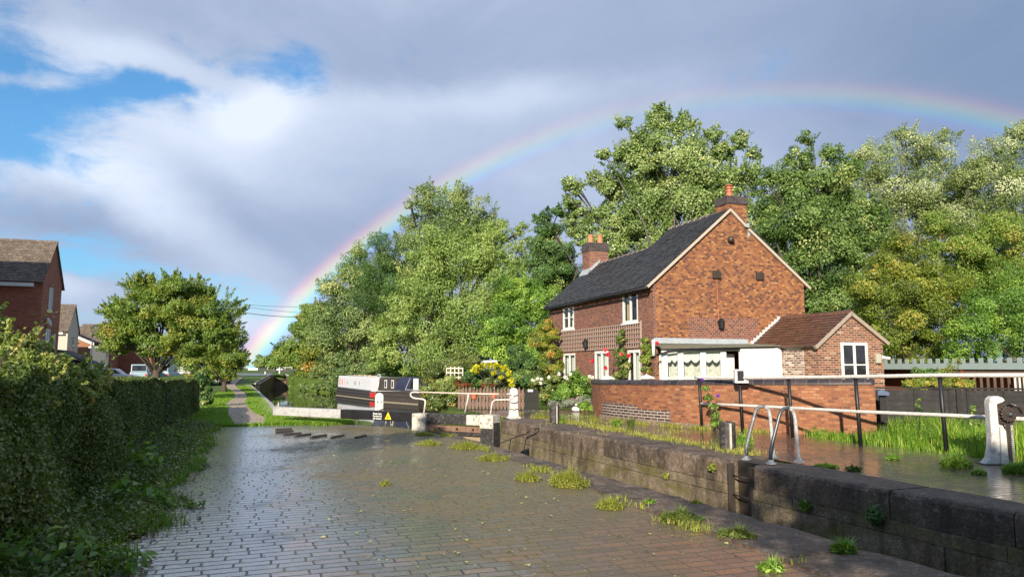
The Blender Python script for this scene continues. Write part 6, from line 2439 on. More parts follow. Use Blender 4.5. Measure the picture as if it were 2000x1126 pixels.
tree('ash_tree', 'blue-green tree behind the grey narrowboat\'s bow', 'tree',
     [(690, 522, 30), (722, 566, 44), (672, 582, 36), (662, 648, 40), (722, 648, 48), (692, 700, 36), (748, 502, 16), (642, 612, 26), (654, 708, 30), (700, 490, 16), (730, 700, 30), (668, 735, 18), (700, 736, 18), (650, 560, 24), (640, 660, 28), (712, 612, 40)], 76, 690, 'tree_blue', 26000, 0.27, 27, r0=0.4)
tree('conifer', 'dense dark conifer standing among the pale trees', 'tree',
     [(740, 474, 20), (752, 510, 34), (772, 556, 44), (742, 588, 38), (795, 600, 36), (726, 540, 24)], 71, 760, 'tree_dark', 16000, 0.22, 28, r0=0.35, tint=(0.45, 0.16), sprigs=0.3, aspect=0.3)
tree('alder_tree', 'tallest blue-green tree top left of the poplar', 'tree',
     [(838, 398, 30), (876, 404, 34), (918, 412, 30), (820, 436, 32), (960, 440, 26), (880, 450, 46), (800, 470, 24), (830, 372, 13), (905, 376, 14), (935, 450, 36), (800, 400, 9), (770, 520, 30), (830, 500, 40), (860, 540, 46), (790, 560, 40)], 73, 880, 'tree_blue', 20000, 0.26, 29, r0=0.45, tint=(0.5, 0.17), sprigs=0.5)
tree('sallow_tree', 'broad pale olive tree overhanging the narrowboats', 'tree',
     [(900, 508, 58), (968, 540, 50), (846, 562, 54), (920, 612, 60), (838, 640, 54), (778, 640, 42), (768, 690, 36), (862, 690, 42), (808, 710, 28), (1008, 500, 28), (736, 700, 22), (830, 520, 40), (870, 480, 40), (790, 590, 36), (756, 650, 30), (940, 500, 40), (1000, 560, 36), (908, 676, 36), (990, 600, 40), (985, 452, 20), (1020, 450, 13), (950, 470, 30)], 66, 880, 'tree_pale', 44000, 0.25, 30, r0=0.45, tint=(0.46, 0.15), sprigs=0.35)
tree('dark_tree', 'dark leafy tree between the pale olive tree and the poplar', 'tree',
     [(1070, 442, 26), (1086, 492, 36), (1060, 530, 32), (1102, 552, 36), (1052, 480, 18), (1092, 412, 13)], 57, 1080, 'tree_dark', 14000, 0.22, 31, r0=0.35)
tree('ivy_tree', 'bright green ivy-covered tree behind the far end of the cottage', 'tree',
     [(1008, 602, 38), (978, 640, 34), (1040, 640, 34), (1062, 592, 30), (1000, 688, 34), (1046, 690, 30), (958, 676, 24), (1030, 560, 26), (990, 566, 22)], 41, 1010, 'bright', 22000, 0.15, 32, r0=0.25, tint=(0.5, 0.22))
tree('poplar_tree', 'tall open-crowned poplar with ragged top behind the cottage', 'tree',
     [(1300, 300, 52), (1236, 336, 46), (1368, 336, 50), (1292, 236, 20), (1332, 246, 22), (1218, 240, 13), (1392, 262, 16), (1442, 276, 18), (1254, 410, 54), (1340, 420, 58), (1420, 380, 44), (1192, 430, 30), (1122, 362, 16), (1116, 392, 15), (1150, 470, 30), (1122, 440, 20), (1128, 410, 18), (1110, 360, 12), (1160, 350, 14), (1200, 370, 28), (1215, 300, 20), (1462, 340, 22), (1204, 488, 36), (1178, 300, 13), (1470, 430, 28), (1292, 480, 36), (1160, 420, 14), (1286, 210, 10), (1474, 300, 13), (1250, 280, 20), (1410, 300, 22), (1330, 370, 40), (1290, 370, 40), (1390, 440, 40), (1230, 440, 36)],
     57, 1320, 'black_poplar', 50000, 0.22, 33, r0=0.32, bark='bark_grey', tint=(0.36, 0.18), sprigs=0.6, sprig_len=0.75, clump=0.40, inner=0.4, aspect=0.75)
tree('sycamore_tree', 'dense dark green sycamore right of the cottage chimney', 'tree',
     [(1562, 308, 30), (1530, 368, 38), (1602, 350, 42), (1652, 332, 28), (1572, 430, 54), (1642, 430, 54), (1520, 450, 30), (1602, 520, 58), (1672, 500, 40), (1622, 590, 48), (1560, 540, 40), (1690, 400, 26), (1642, 640, 30), (1580, 270, 15), (1610, 620, 40), (1500, 410, 26), (1700, 450, 36), (1545, 490, 36), (1500, 350, 20), (1690, 560, 36), (1625, 300, 20), (1665, 640, 34), (1600, 440, 50), (1580, 590, 44), (1600, 400, 40), (1560, 380, 36), (1640, 480, 44)], 47, 1610, 'sycamore', 44000, 0.20, 34, r0=0.3, tint=(0.48, 0.19), aspect=0.7)
tree('poplar_tree', 'silvery poplar right of the dark sycamore', 'tree',
     [(1762, 288, 36), (1702, 322, 38), (1822, 290, 36), (1682, 302, 20), (1742, 370, 54), (1822, 370, 50), (1692, 400, 42), (1852, 340, 24), (1782, 440, 54), (1842, 268, 14), (1760, 262, 14), (1700, 470, 50), (1860, 420, 50), (1660, 360, 30), (1870, 380, 36), (1740, 500, 50)], 64, 1770, 'poplar', 36000, 0.21, 35, r0=0.35, bark='bark_grey', tint=(0.43, 0.2), sprigs=0.35)
tree('poplar_tree', 'silvery poplar at the right edge of the view', 'tree',
     [(1932, 312, 36), (1990, 284, 36), (2052, 270, 46), (1902, 350, 32), (1962, 380, 54), (2042, 380, 60), (1892, 430, 42), (1985, 262, 18), (1940, 450, 50), (2020, 460, 60), (1880, 360, 30), (2120, 330, 60), (2140, 430, 70), (2190, 380, 50)], 60, 1980, 'poplar', 46000, 0.20, 36, r0=0.35, bark='bark_grey', tint=(0.43, 0.2), sprigs=0.35)
tree('hawthorn_tree', 'yellow-green hawthorn just right of the small brick extension', 'tree',
     [(1762, 562, 50), (1722, 600, 38), (1802, 612, 44), (1842, 540, 44), (1782, 658, 38), (1732, 666, 30), (1700, 560, 36), (1752, 500, 40), (1830, 670, 30), (1860, 640, 34), (1860, 700, 24), (1700, 640, 30), (1760, 700, 24), (1810, 705, 24)], 41, 1770, 'yellow_green', 30000, 0.16, 37, r0=0.2, tint=(0.42, 0.16))
tree('hawthorn_tree', 'olive and russet hawthorn above the battlemented shed', 'tree',
     [(1902, 482, 44), (1962, 472, 44), (1882, 560, 44), (2042, 482, 50), (1850, 480, 30), (1830, 440, 26), (1960, 540, 40)], 43, 1910, 'autumn', 22000, 0.17, 38, r0=0.2, tint=(0.42, 0.15))
tree('hawthorn_tree', 'deep green hawthorn nearest the right edge, over the shed', 'tree',
     [(1952, 602, 50), (1902, 648, 36), (2022, 582, 54), (1992, 668, 40), (2062, 650, 50), (1862, 690, 20), (1930, 690, 24), (2120, 600, 60), (2180, 540, 60), (2230, 630, 60)], 37, 1980, 'bright', 36000, 0.14, 39, r0=0.2, tint=(0.42, 0.22))


def woodland():
    rs = np.random.RandomState(50)
    lst = [(x, 655 + 22 * math.sin(x * .021) + (40 if x < 760 else 0), 70) for x in range(700, 1480, 60)] + [(x, 560, 110) for x in range(1500, 2160, 80)] + [(x, 690, 50) for x in range(680, 2140, 60)]
    lb = lobes_px(lst, 84, rs)
    v, ti = crown(rs, lb, 34000, 0.42, tint=(0.3, 0.18), sprigs=0.0)
    tag(raw_mesh('woodland', v, 4, LEAF['tree_dark'], ti), 'dark woodland filling the gaps behind the trees', 'woodland', kind='stuff')


woodland()


def flowers_at(parent_o, pts, Y, r, mat, name, n=40, seed=1):
    """small rounded blooms, one mesh each"""
    rs = np.random.RandomState(seed)
    for px, py in pts:
        p = at(px, py, Y)
        c = np.array(p - parent_o.location)
        d = unit(rs.normal(size=(n, 3)))
        q = leaf_quads(rs, c + d * r * 0.6, d, r * 0.95, 0.9)
        if isinstance(mat, str):
            raw_mesh(name, q.reshape(-1, 3), 4, LEAF[mat], rs.uniform(0, 1, n), parent_o)
        else:
            raw_mesh(name, q.reshape(-1, 3), 4, mat, None, parent_o)


def shrub(name, label, lobes, Y, base, leaf, n, size, seed, **kw):
    return tree(name, label, 'shrub', lobes, Y, base, leaf, n, size, seed, r0=0.035, trunk=False, **kw)


tree('overhanging_bush', 'dark foliage hanging low over the roofs of the narrowboats', 'bush',
     [(668, 722, 20), (700, 728, 18), (732, 722, 20), (764, 726, 18), (796, 728, 20), (826, 728, 18), (812, 748, 14), (834, 752, 12)], 69, 760, 'tree_blue', 12000, 0.2, 40, r0=0.08, trunk=False, tint=(0.35, 0.16))
shrub('ivy_hedge', 'tall green hedge around the lattice panel behind the picket fence', [(862, 716, 22), (892, 714, 24), (922, 718, 22), (850, 744, 20), (906, 748, 24), (878, 745, 24), (936, 744, 20)], 32.5, 890, 'hedge_wild', 16000, 0.095, 41, tint=(0.55, 0.2))
shrub('bank_shrub', 'low bright shrub at the water\'s edge right of the dark boat', [(852, 782, 17), (876, 786, 15), (842, 762, 17), (866, 764, 18), (838, 792, 9), (885, 768, 12)], 28.8, 860, 'hedge_wild', 14000, 0.075, 42, tint=(0.58, 0.22))
shrub('feathery_shrub', 'feathery pinkish shrub beside the left end of the picket fence', [(868, 745, 14), (884, 752, 13), (856, 756, 12), (892, 768, 8)], 29.6, 876, 'tree_pale', 7000, 0.075, 43, tint=(0.7, 0.2), aspect=0.3)
shrub('red_plant', 'red-leaved plant peeping over the left half of the picket fence', [(893, 748, 5), (904, 750, 6), (914, 752, 5)], 28.2, 904, 'red_leaf', 380, 0.06, 44)
shrub('red_plant', 'red-leaved plant peeping over the middle of the picket fence', [(946, 752, 5), (962, 752, 4)], 28.0, 953, 'red_leaf', 200, 0.06, 45)
shrub('dark_shrub', 'dark small-leaved shrub behind the middle of the picket fence', [(920, 738, 17), (944, 742, 16), (934, 726, 12)], 30.0, 932, 'tree_dark', 6000, 0.075, 46)
shrub('golden_climber', 'bright golden-yellow climber arching over the garden arch', [(932, 717, 4), (944, 714, 4.5), (957, 714, 4), (970, 715, 5), (983, 719, 5), (993, 728, 5), (998, 742, 4), (926, 722, 4), (964, 729, 3), (1000, 752, 3), (979, 738, 2.5), (930, 726, 3)], 29.2, 965, 'yellow', 1250, 0.09, 47, sprigs=0.9, aspect=0.8, tint=(0.42, 0.25))
shrub('green_shrub', 'mid green shrub under the golden climber', [(972, 744, 13), (985, 752, 10), (958, 752, 9)], 29.8, 972, 'hedge_wild', 4000, 0.085, 48)
shrub('laurel', 'glossy dark laurel between the golden climber and the flower bed', [(1016, 716, 22), (1030, 744, 20), (1010, 750, 18), (1036, 712, 14), (1012, 690, 16)], 31.5, 1020, 'tree_dark', 9000, 0.13, 49, tint=(0.55, 0.22), aspect=0.45)
shrub('wall_climber', 'yellow-green climber on the far corner of the cottage', [(1072, 690, 18), (1062, 728, 20), (1084, 722, 14), (1052, 664, 18), (1082, 655, 11), (1066, 640, 13)], 33.6, 1066, 'yellow_green', 11000, 0.095, 52, tint=(0.6, 0.2))
fb = shrub('flowering_shrub', 'leafy shrub dotted with white flowers left of the garden wall', [(1052, 745, 13), (1070, 756, 15), (1088, 742, 13), (1060, 772, 12)], 29.4, 1066, 'hedge_wild', 6500, 0.085, 53, tint=(0.6, 0.2))
flowers_at(fb, [(1050, 739), (1058, 740), (1056, 748), (1072, 736), (1041, 742), (1092, 730)], 28.6, 0.075, 'pale_flower', 'white_bloom', seed=3)
fb = shrub('rose_bush', 'bright green rose bush against the garden wall\'s left end', [(1108, 762, 17), (1130, 754, 17), (1146, 768, 14), (1122, 736, 12), (1092, 772, 13), (1140, 742, 10), (1080, 784, 8)], 28.2, 1120, 'bright', 12000, 0.07, 54, tint=(0.36, 0.22))
flowers_at(fb, [(1104, 736), (1114, 730), (1152, 735), (1157, 737)], 27.5, 0.08, 'pale_flower', 'white_bloom', seed=5)
shrub('silver_plant', 'silvery grey plant beside the far bollard', [(1078, 788, 7), (1086, 790, 6), (1092, 792, 5)], 26.0, 1083, 'silver', 1600, 0.06, 55, aspect=0.25)
shrub('lavender', 'wispy grey-green lavender in front of the rose bush', [(1118, 786, 9), (1134, 783, 10), (1148, 785, 8), (1104, 788, 7)], 26.0, 1125, 'silver', 2600, 0.06, 56, aspect=0.22)
shrub('broad_leaf_plant', 'low broad-leaved green plant at the foot of the garden wall', [(1142, 793, 7), (1152, 797, 6), (1135, 792, 5)], 24.6, 1145, 'bright', 900, 0.12, 57)
cr1 = shrub('climbing_rose', 'tall climbing rose with red blooms between the cottage windows', [(1212, 690, 11), (1216, 714, 12), (1206, 734, 10), (1212, 664, 8), (1222, 730, 8), (1214, 648, 5), (1198, 744, 8)], 27.7, 1212, 'hedge_wild', 4200, 0.085, 58, tint=(0.55, 0.2))
flowers_at(cr1, [(1182, 683), (1213, 691), (1157, 704), (1183, 718), (1228, 694), (1187, 692)], 26.9, 0.085, MAT['rose'], 'red_bloom', 34, 6)
cr2 = shrub('climbing_rose', 'brownish climbing rose up the near corner of the cottage', [(1262, 680, 9), (1262, 702, 9), (1264, 722, 8), (1258, 664, 6), (1268, 692, 7)], 25.9, 1262, 'autumn', 3200, 0.08, 59, tint=(0.55, 0.2))
flowers_at(cr2, [(1283, 670)], 25.0, 0.08, MAT['rose'], 'red_bloom', 34, 7)
bd = shrub('buddleia', 'straggling green buddleia growing from the foot of the brick wall', [(1378, 758, 5), (1384, 776, 6), (1391, 794, 7), (1398, 812, 8), (1406, 828, 7), (1394, 828, 6)], 16.95, 1398, 'bright', 1500, 0.075, 60, aspect=0.3)
flowers_at(bd, [(1402, 772), (1371, 741)], 16.9, 0.05, plain('purple_petals', (0.16, 0.03, 0.30), 0.6, 0.2), 'purple_bloom', 26, 8)
shrub('box_bush', 'yellow-green clipped bush between the black fence and the shed', [(1800, 748, 13), (1830, 748, 13), (1860, 748, 13), (1890, 750, 12), (1775, 752, 9)], 20.5, 1830, 'yellow_green', 9000, 0.06, 61, tint=(0.62, 0.15), base_z=0.0)
shrub('shed_vine', 'thin russet vine hanging across the shed\'s grey-green trim', [(1862, 716, 8), (1852, 724, 7), (1872, 706, 6), (1845, 728, 6)], 22.3, 1860, 'autumn', 200, 0.05, 62, clump=0.5, sprigs=0.6)
shrub('shed_ivy', 'dark leaves growing in the shadow under the shed roof', [(1790, 728, 9), (1812, 730, 10), (1835, 728, 8)], 23.6, 1810, 'tree_dark', 900, 0.09, 63)


# ---------------------------------------------------------------- hedges
def hedge_mesh(label, name, s0, s1, hfun, tf, tb, n, size, seed, leaf, bulge, tint, shoots=0, end=True, tags='hedge'):
    rs = np.random.RandomState(seed)
    root = thing(name, label, tags, L((s0 + s1) / 2, tf - 0.6, 0), TH)
    so, to = (s0 + s1) / 2, tf - 0.6
    s = rs.uniform(s0, s1, n)
    # nearer parts get more leaves
    H = np.array([hfun(x) for x in s])
    kind = rs.uniform(size=n)
    wface = H.mean() / (H.mean() + (tf - tb) * 0.8 + 0.35)
    face = kind < wface
    top = (~face) & (kind < 0.94)
    back = ~(face | top)
    lump = bulge * (np.sin(s * 2.3 + seed) * 0.5 + np.sin(s * 5.1 + 2) * 0.3 + rs.normal(0, 0.35, n))
    z = np.where(face | back, H * rs.uniform(0.0, 1.0, n) ** 0.9, H + lump * 0.6)
    lz = bulge * 0.5 * np.sin(z * 4.3 + s * 1.7)
    t = np.where(face, tf + lump * 0.8 + lz - rs.uniform(0, 1, n) ** 2 * 0.16, np.where(top, rs.uniform(tb, tf, n), tb + lump * 0.5))
    # rounded shoulders
    sh = np.clip((z - (H - 0.22)) / 0.22, 0, 1)
    t = np.where(face, t - sh ** 2 * 0.16, t)
    nx = np.where(face, 1.0, np.where(back, -1.0, 0.0))
    nz = np.where(top, 1.0, 0.15)
    hint = np.stack([nx, rs.normal(0, 0.25, n), nz], 1)
    if end:
        e = rs.uniform(size=n) < 0.05
        s = np.where(e, s1 - rs.uniform(0, 1, n) ** 2 * 0.15, s)
        t = np.where(e, rs.uniform(tb, tf, n), t)
        z = np.where(e, np.array([hfun(s1)]) * rs.uniform(0, 1, n), z)
    pts = np.stack([t - to, s - so, z], 1)
    q = leaf_quads(rs, pts, unit(hint), size, 0.6, 0.7)
    ti = np.clip(tint[0] + 0.12 * np.sin(s * 1.9 + z * 2) + 0.10 * np.sin(s * 0.9 + 1) + rs.normal(0, tint[1], n), 0, 1)
    Q, TI = [q], [ti]
    if shoots:
        for k in range(shoots):
            a = rs.uniform(s0, s1)
            hh = hfun(a)
            x0 = rs.uniform(tb, tf)
            ln = abs(rs.normal(0.0, 0.26)) + 0.14
            d = Vector((rs.normal(0.05, 0.3), rs.normal(0, 0.3), 1)).normalized()
            p0 = Vector((x0 - to, a - so, hh - 0.15))
            p1 = p0 + d * (ln + 0.15)
            p1.z -= 0.05
            MB().tube([p0, p0.lerp(p1, 0.5) + Vector((0, 0, 0.03)), p1], [0.007, 0.005, 0.002], 5).build('shoot', MAT['bark'], root)
            nn = int(ln * 60) + 6
            tt = rs.uniform(0.2, 1, nn)
            c = np.array(p0)[None] + np.array(p1 - p0)[None] * tt[:, None] + rs.normal(0, 0.035, (nn, 3))
            Q.append(leaf_quads(rs, c, np.tile([0.3, 0, 0.8], (nn, 1)), size * 1.15, 0.55, 0.4))
            TI.append(np.clip(rs.normal(tint[0] + 0.2, 0.13, nn), 0, 1))
    raw_mesh('leaves', np.concatenate(Q).reshape(-1, 3), 4, LEAF[leaf], np.concatenate(TI), root)
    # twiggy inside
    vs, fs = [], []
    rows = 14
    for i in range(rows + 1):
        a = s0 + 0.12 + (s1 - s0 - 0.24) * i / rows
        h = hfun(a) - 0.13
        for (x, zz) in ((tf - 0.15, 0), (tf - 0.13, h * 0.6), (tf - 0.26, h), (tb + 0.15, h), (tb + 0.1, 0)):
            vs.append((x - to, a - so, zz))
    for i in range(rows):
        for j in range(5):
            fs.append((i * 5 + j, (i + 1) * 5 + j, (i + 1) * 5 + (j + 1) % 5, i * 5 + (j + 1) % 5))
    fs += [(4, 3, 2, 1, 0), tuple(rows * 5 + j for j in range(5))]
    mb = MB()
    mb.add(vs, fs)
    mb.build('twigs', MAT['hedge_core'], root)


hedge_mesh('neatly clipped dark green hedge alongside the far stretch of paving', 'clipped_hedge', 10.6, 27.0, lambda s: 1.36 - 0.018 * (s - 10.6) + 0.03 * math.sin(s * 1.3), -2.02, -3.3, 190000, 0.040, 71, 'hedge', 0.045, (0.42, 0.17))
hedge_mesh('tall overgrown hedge with loose shoots nearest the camera', 'wild_hedge', 1.2, 11.4, lambda s: 1.40 - 0.02 * abs(s - 6) - 0.02 * max(0, s - 8.0) + 0.06 * math.sin(s * 2.1) + 0.04 * math.sin(s * 5.3), -1.86, -3.4, 250000, 0.038, 72, 'hedge_wild', 0.13, (0.42, 0.19), shoots=90)
tree('elder_bush', 'wild bush with upright shoots rising over the hedge at left edge', 'bush',
     [(10, 690, 42, 0), (85, 708, 34, 0.3), (-60, 680, 55, 0), (145, 730, 28, 0.8), (50, 742, 34, -0.5), (-20, 742, 44, -0.6), (190, 746, 20, 1.4), (110, 752, 28, 0.2), (165, 762, 20, 0.8), (0, 790, 34, -0.9), (70, 788, 24, -0.5)], 7.2, 60, 'hedge_top', 46000, 0.042, 73, r0=0.02, trunk=False, sprigs=0.9, tint=(0.62, 0.17), sprig_len=0.95, clump=0.34)


# ---------------------------------------------------------------- grass, weeds, litter
def scatter(rs, n, s0, s1, tfun0, tfun1, power=1.0):
    s = s0 + (s1 - s0) * rs.uniform(0, 1, n) ** power
    a = np.array([tfun0(x) for x in s])
    b = np.array([tfun1(x) for x in s])
    t = a + (b - a) * rs.uniform(0, 1, n)
    return s, t


def to_xy(s, t):
    return s[:, None] * U[None] + t[:, None] * VV[None]


def verge():
    rs = np.random.RandomState(81)
    # creeping leaves at the hedge foot and out over the paving's ragged edge
    n = 60000
    s, t = scatter(rs, n, 2.6, 20.5, lambda x: -2.05, lambda x: left_edge(x) + 0.0 + 0.16 * math.sin(x * 3.3) * math.sin(x * 1.1 + 1), 1.4)
    d = np.clip((left_edge(9) + 0.1 - t) / 1.0, 0, 1)
    z = rs.uniform(0, 1, n) ** 1.6 * (0.03 + 0.22 * d)
    c = np.concatenate([to_xy(s, t), z[:, None]], 1)
    q = leaf_quads(rs, c, np.tile([0.1, -0.1, 1.0], (n, 1)), 0.042, 0.65, 0.7, jitter=0.6)
    pat = np.sin(s * 2.1 + 3 * t) * np.sin(s * 0.7 + 5 * t + 1)
    keep = rs.uniform(size=n) < np.clip(0.35 + d * 1.2 + 0.45 * pat, 0, 1)
    tag(raw_mesh('ground_cover', q[keep].reshape(-1, 3), 4, LEAF['hedge_wild'], np.clip(0.4 + 0.2 * pat + rs.normal(0, 0.2, n), 0, 1)[keep]), 'leafy ground cover along the foot of the hedge', 'ground cover', kind='stuff')
    # grass of the verge
    n = 26000
    s, t = scatter(rs, n, 3.0, 30.0, lambda x: -2.0, lambda x: (left_edge(x) + 0.05 if x < 20 else (-0.95 if x < 21 else -1.15)) + 0.1 * math.sin(x * 5), 0.9)
    v, ti = blades(rs, to_xy(s, t), -0.01, np.where(s > 19, 0.07, 0.11), 0.004 + 0.00016 * s, 0.5, (0.42, 0.2))
    tag(raw_mesh('grass', v, 4, LEAF['grass'], np.repeat(ti, 1)), 'grass growing between hedge and paving', 'grass', kind='stuff')


verge()


def bank_grass():
    rs = np.random.RandomState(82)
    n = 60000
    s, t = scatter(rs, n, 20.0, 62.0, lambda x: -1.5 if x < 24 else -2.5, lambda x: min(lerp_tab(LEFT, x) - 0.15, 3.0), 2.0)
    s2, t2 = scatter(rs, 16000, 19.6, 21.6, lambda x: 0.3, lambda x: 2.4, 1.0)
    s, t = np.concatenate([s, s2]), np.concatenate([t, t2])
    xy = to_xy(s, t)
    # keep the gravel path clear: drop blades whose foot lies on it
    P = [terr(*p) for p in PATH_L] + [terr(*p) for p in PATH_R[::-1]]
    poly = [(p.x, p.y) for p in P]
    ins = np.zeros(len(xy), bool)
    j = len(poly) - 1
    for i in range(len(poly)):
        xi, yi = poly[i]
        xj, yj = poly[j]
        cond = ((yi > xy[:, 1]) != (yj > xy[:, 1])) & (xy[:, 0] < (xj - xi) * (xy[:, 1] - yi) / (yj - yi + 1e-12) + xi)
        ins ^= cond
        j = i
    keep = ~ins | (rs.uniform(size=len(xy)) < 0.03)
    onpave = (s < 20.2) & (t < 1.3) | (s < 19.75)
    keep &= ~onpave
    v, ti = blades(rs, xy[keep], -0.02, 0.10, 0.0035 + 0.0003 * s[keep], 0.5, (0.5, 0.18))
    tag(raw_mesh('grass', v, 4, LEAF['grass'], ti), 'short lush grass on the bank around the gravel path', 'grass', kind='stuff')


bank_grass()


def long_grass():
    rs = np.random.RandomState(83)
    n = 60000
    x = rs.uniform(5.9, 13.0, n)
    y = rs.uniform(8.5, 16.6, n)
    s, t = x * U[0] + y * U[1], x * VV[0] + y * VV[1]
    lim = np.where(x < 8.1, 16.35 - 0.37 * (x - 6.6), 16.45 - 0.374 * (x - 8.25))
    ed = 11.42 + 0.06 * np.sin(s * 3) + 0.05 * np.sin(s * 7.7)
    keep = (t > ed) & (y < lim - 0.05) & (s < 13.6)
    x, y, s, t = x[keep], y[keep], s[keep], t[keep]
    h = 0.26 + 0.16 * np.sin(x * 1.9) * np.sin(y * 2.3) + 0.12 * (x > 8.3)
    h = np.minimum(h, 0.12 + (t - 11.42) * 0.8)
    v, ti = blades(rs, np.stack([x, y], 1), -0.03, h, 0.0065, 0.45, (0.52, 0.2))
    tag(raw_mesh('long_grass', v, 4, LEAF['grass'], ti), 'tall lush grass between far paving and the black fence', 'grass', kind='stuff')
    # a few tall iris-like blades and upright weeds
    def reeds(label, px, py, Y, hs, n, lean, leaf='grass', seed=1):
        p = at(px, py, Y)
        r2 = np.random.RandomState(seed)
        root = thing('reed_clump', label, 'reeds', (p.x, p.y, 0), 0)
        xy = r2.normal(0, 0.07, (n, 2))
        v, ti = blades(r2, xy, -0.02, hs, 0.012, lean, (0.72, 0.18))
        raw_mesh('leaves', v, 4, LEAF[leaf], ti, root)
    reeds('arching yellow-tipped reed leaves behind the tallest railing post', 1850, 815, 13.9, 0.62, 26, 0.75, seed=2)
    reeds('tall straight reed leaves at the right edge behind the paddle gear', 1990, 815, 11.6, 0.62, 30, 0.35, seed=4)
    reeds('short spray of reeds left of the middle railing posts', 1765, 815, 14.6, 0.55, 18, 0.55, seed=5)
    for (px, top, lab, sd_) in ((1793, 778, 'upright leafy weed against the black fence\'s left part', 6), (1900, 790, 'upright leafy weed against the middle of the black fence', 7)):
        Y = 14.6
        p = at(px, top, Y)
        r2 = np.random.RandomState(sd_)
        root = thing('tall_weed', lab, 'weed', (p.x, Y, 0), 0)
        MB().tube([(0, 0, 0), (0.01, 0, p.z)], 0.008, 6).build('stem', MAT['bark'], root)
        k = 130
        z = r2.uniform(0.15, 1, k) * p.z
        a = r2.uniform(0, 6.28, k)
        rr = 0.10 * (1.1 - z / p.z) + 0.02
        c = np.stack([rr * np.cos(a), rr * np.sin(a), z], 1)
        raw_mesh('leaves', leaf_quads(r2, c, np.stack([np.cos(a), np.sin(a), np.full(k, .6)], 1), 0.07, 0.35).reshape(-1, 3), 4, LEAF['bright'], r2.uniform(0, 1, k), root)


long_grass()


def tuft_mesh(rs, rx, ry, h, n, leaf_w=0.005, kind='sedum'):
    a = rs.uniform(0, 2 * np.pi, n)
    r = np.sqrt(rs.uniform(0, 1, n))
    # uneven outline
    lob = 0.68 + 0.32 * np.sin(a * 3 + rs.uniform(0, 6)) * np.sin(a * 2 + 1)
    n_ = n
    xy = np.stack([rx * r * lob * np.cos(a), ry * r * lob * np.sin(a)], 1)
    hh = h * (1.25 - 0.6 * r) * (0.75 + 0.5 * np.abs(np.sin(xy[:, 0] / rx * 4 + 1) * np.cos(xy[:, 1] / ry * 3)))
    return blades(rs, xy, 0.0, hh, leaf_w, 0.55 if kind != 'fern' else 0.9, (0.5, 0.22))


def tuft(label, px, py, wpx, hpx, leaf, seed, n=500, kind='sedum', name='weed_tuft', ry=None):
    p = gnd(px, py)
    Y = p.y
    rs = np.random.RandomState(seed)
    rx = wpx * Y / FPX / 2
    h = max(0.05, hpx * Y / FPX * 0.8)
    root = thing(name, label, 'weed', (p.x, p.y, 0.0), R(rs.uniform(-25, 5)), 'weeds rooted in the lockside joints')
    v, ti = tuft_mesh(rs, rx, ry or max(0.08, rx * 0.7), h, n, 0.0042 if kind == 'sedum' else 0.007, kind)
    raw_mesh('blades', v, 4, LEAF[leaf], ti, root)
    k = int(n * 0.8)
    a = rs.uniform(0, 2 * np.pi, k)
    r = np.sqrt(rs.uniform(0, 1, k))
    c = np.stack([rx * r * np.cos(a), (ry or max(0.08, rx * 0.7)) * r * np.sin(a), h * rs.uniform(0.1, 0.95, k) * (1.05 - 0.6 * r)], 1)
    raw_mesh('leaves', leaf_quads(rs, c, np.tile([0, 0, 1.0], (k, 1)), 0.028 if kind == 'sedum' else 0.05, 0.4 if kind == 'sedum' else 0.35).reshape(-1, 3), 4, LEAF[leaf], np.clip(rs.normal(0.55, 0.22, k), 0, 1), root)


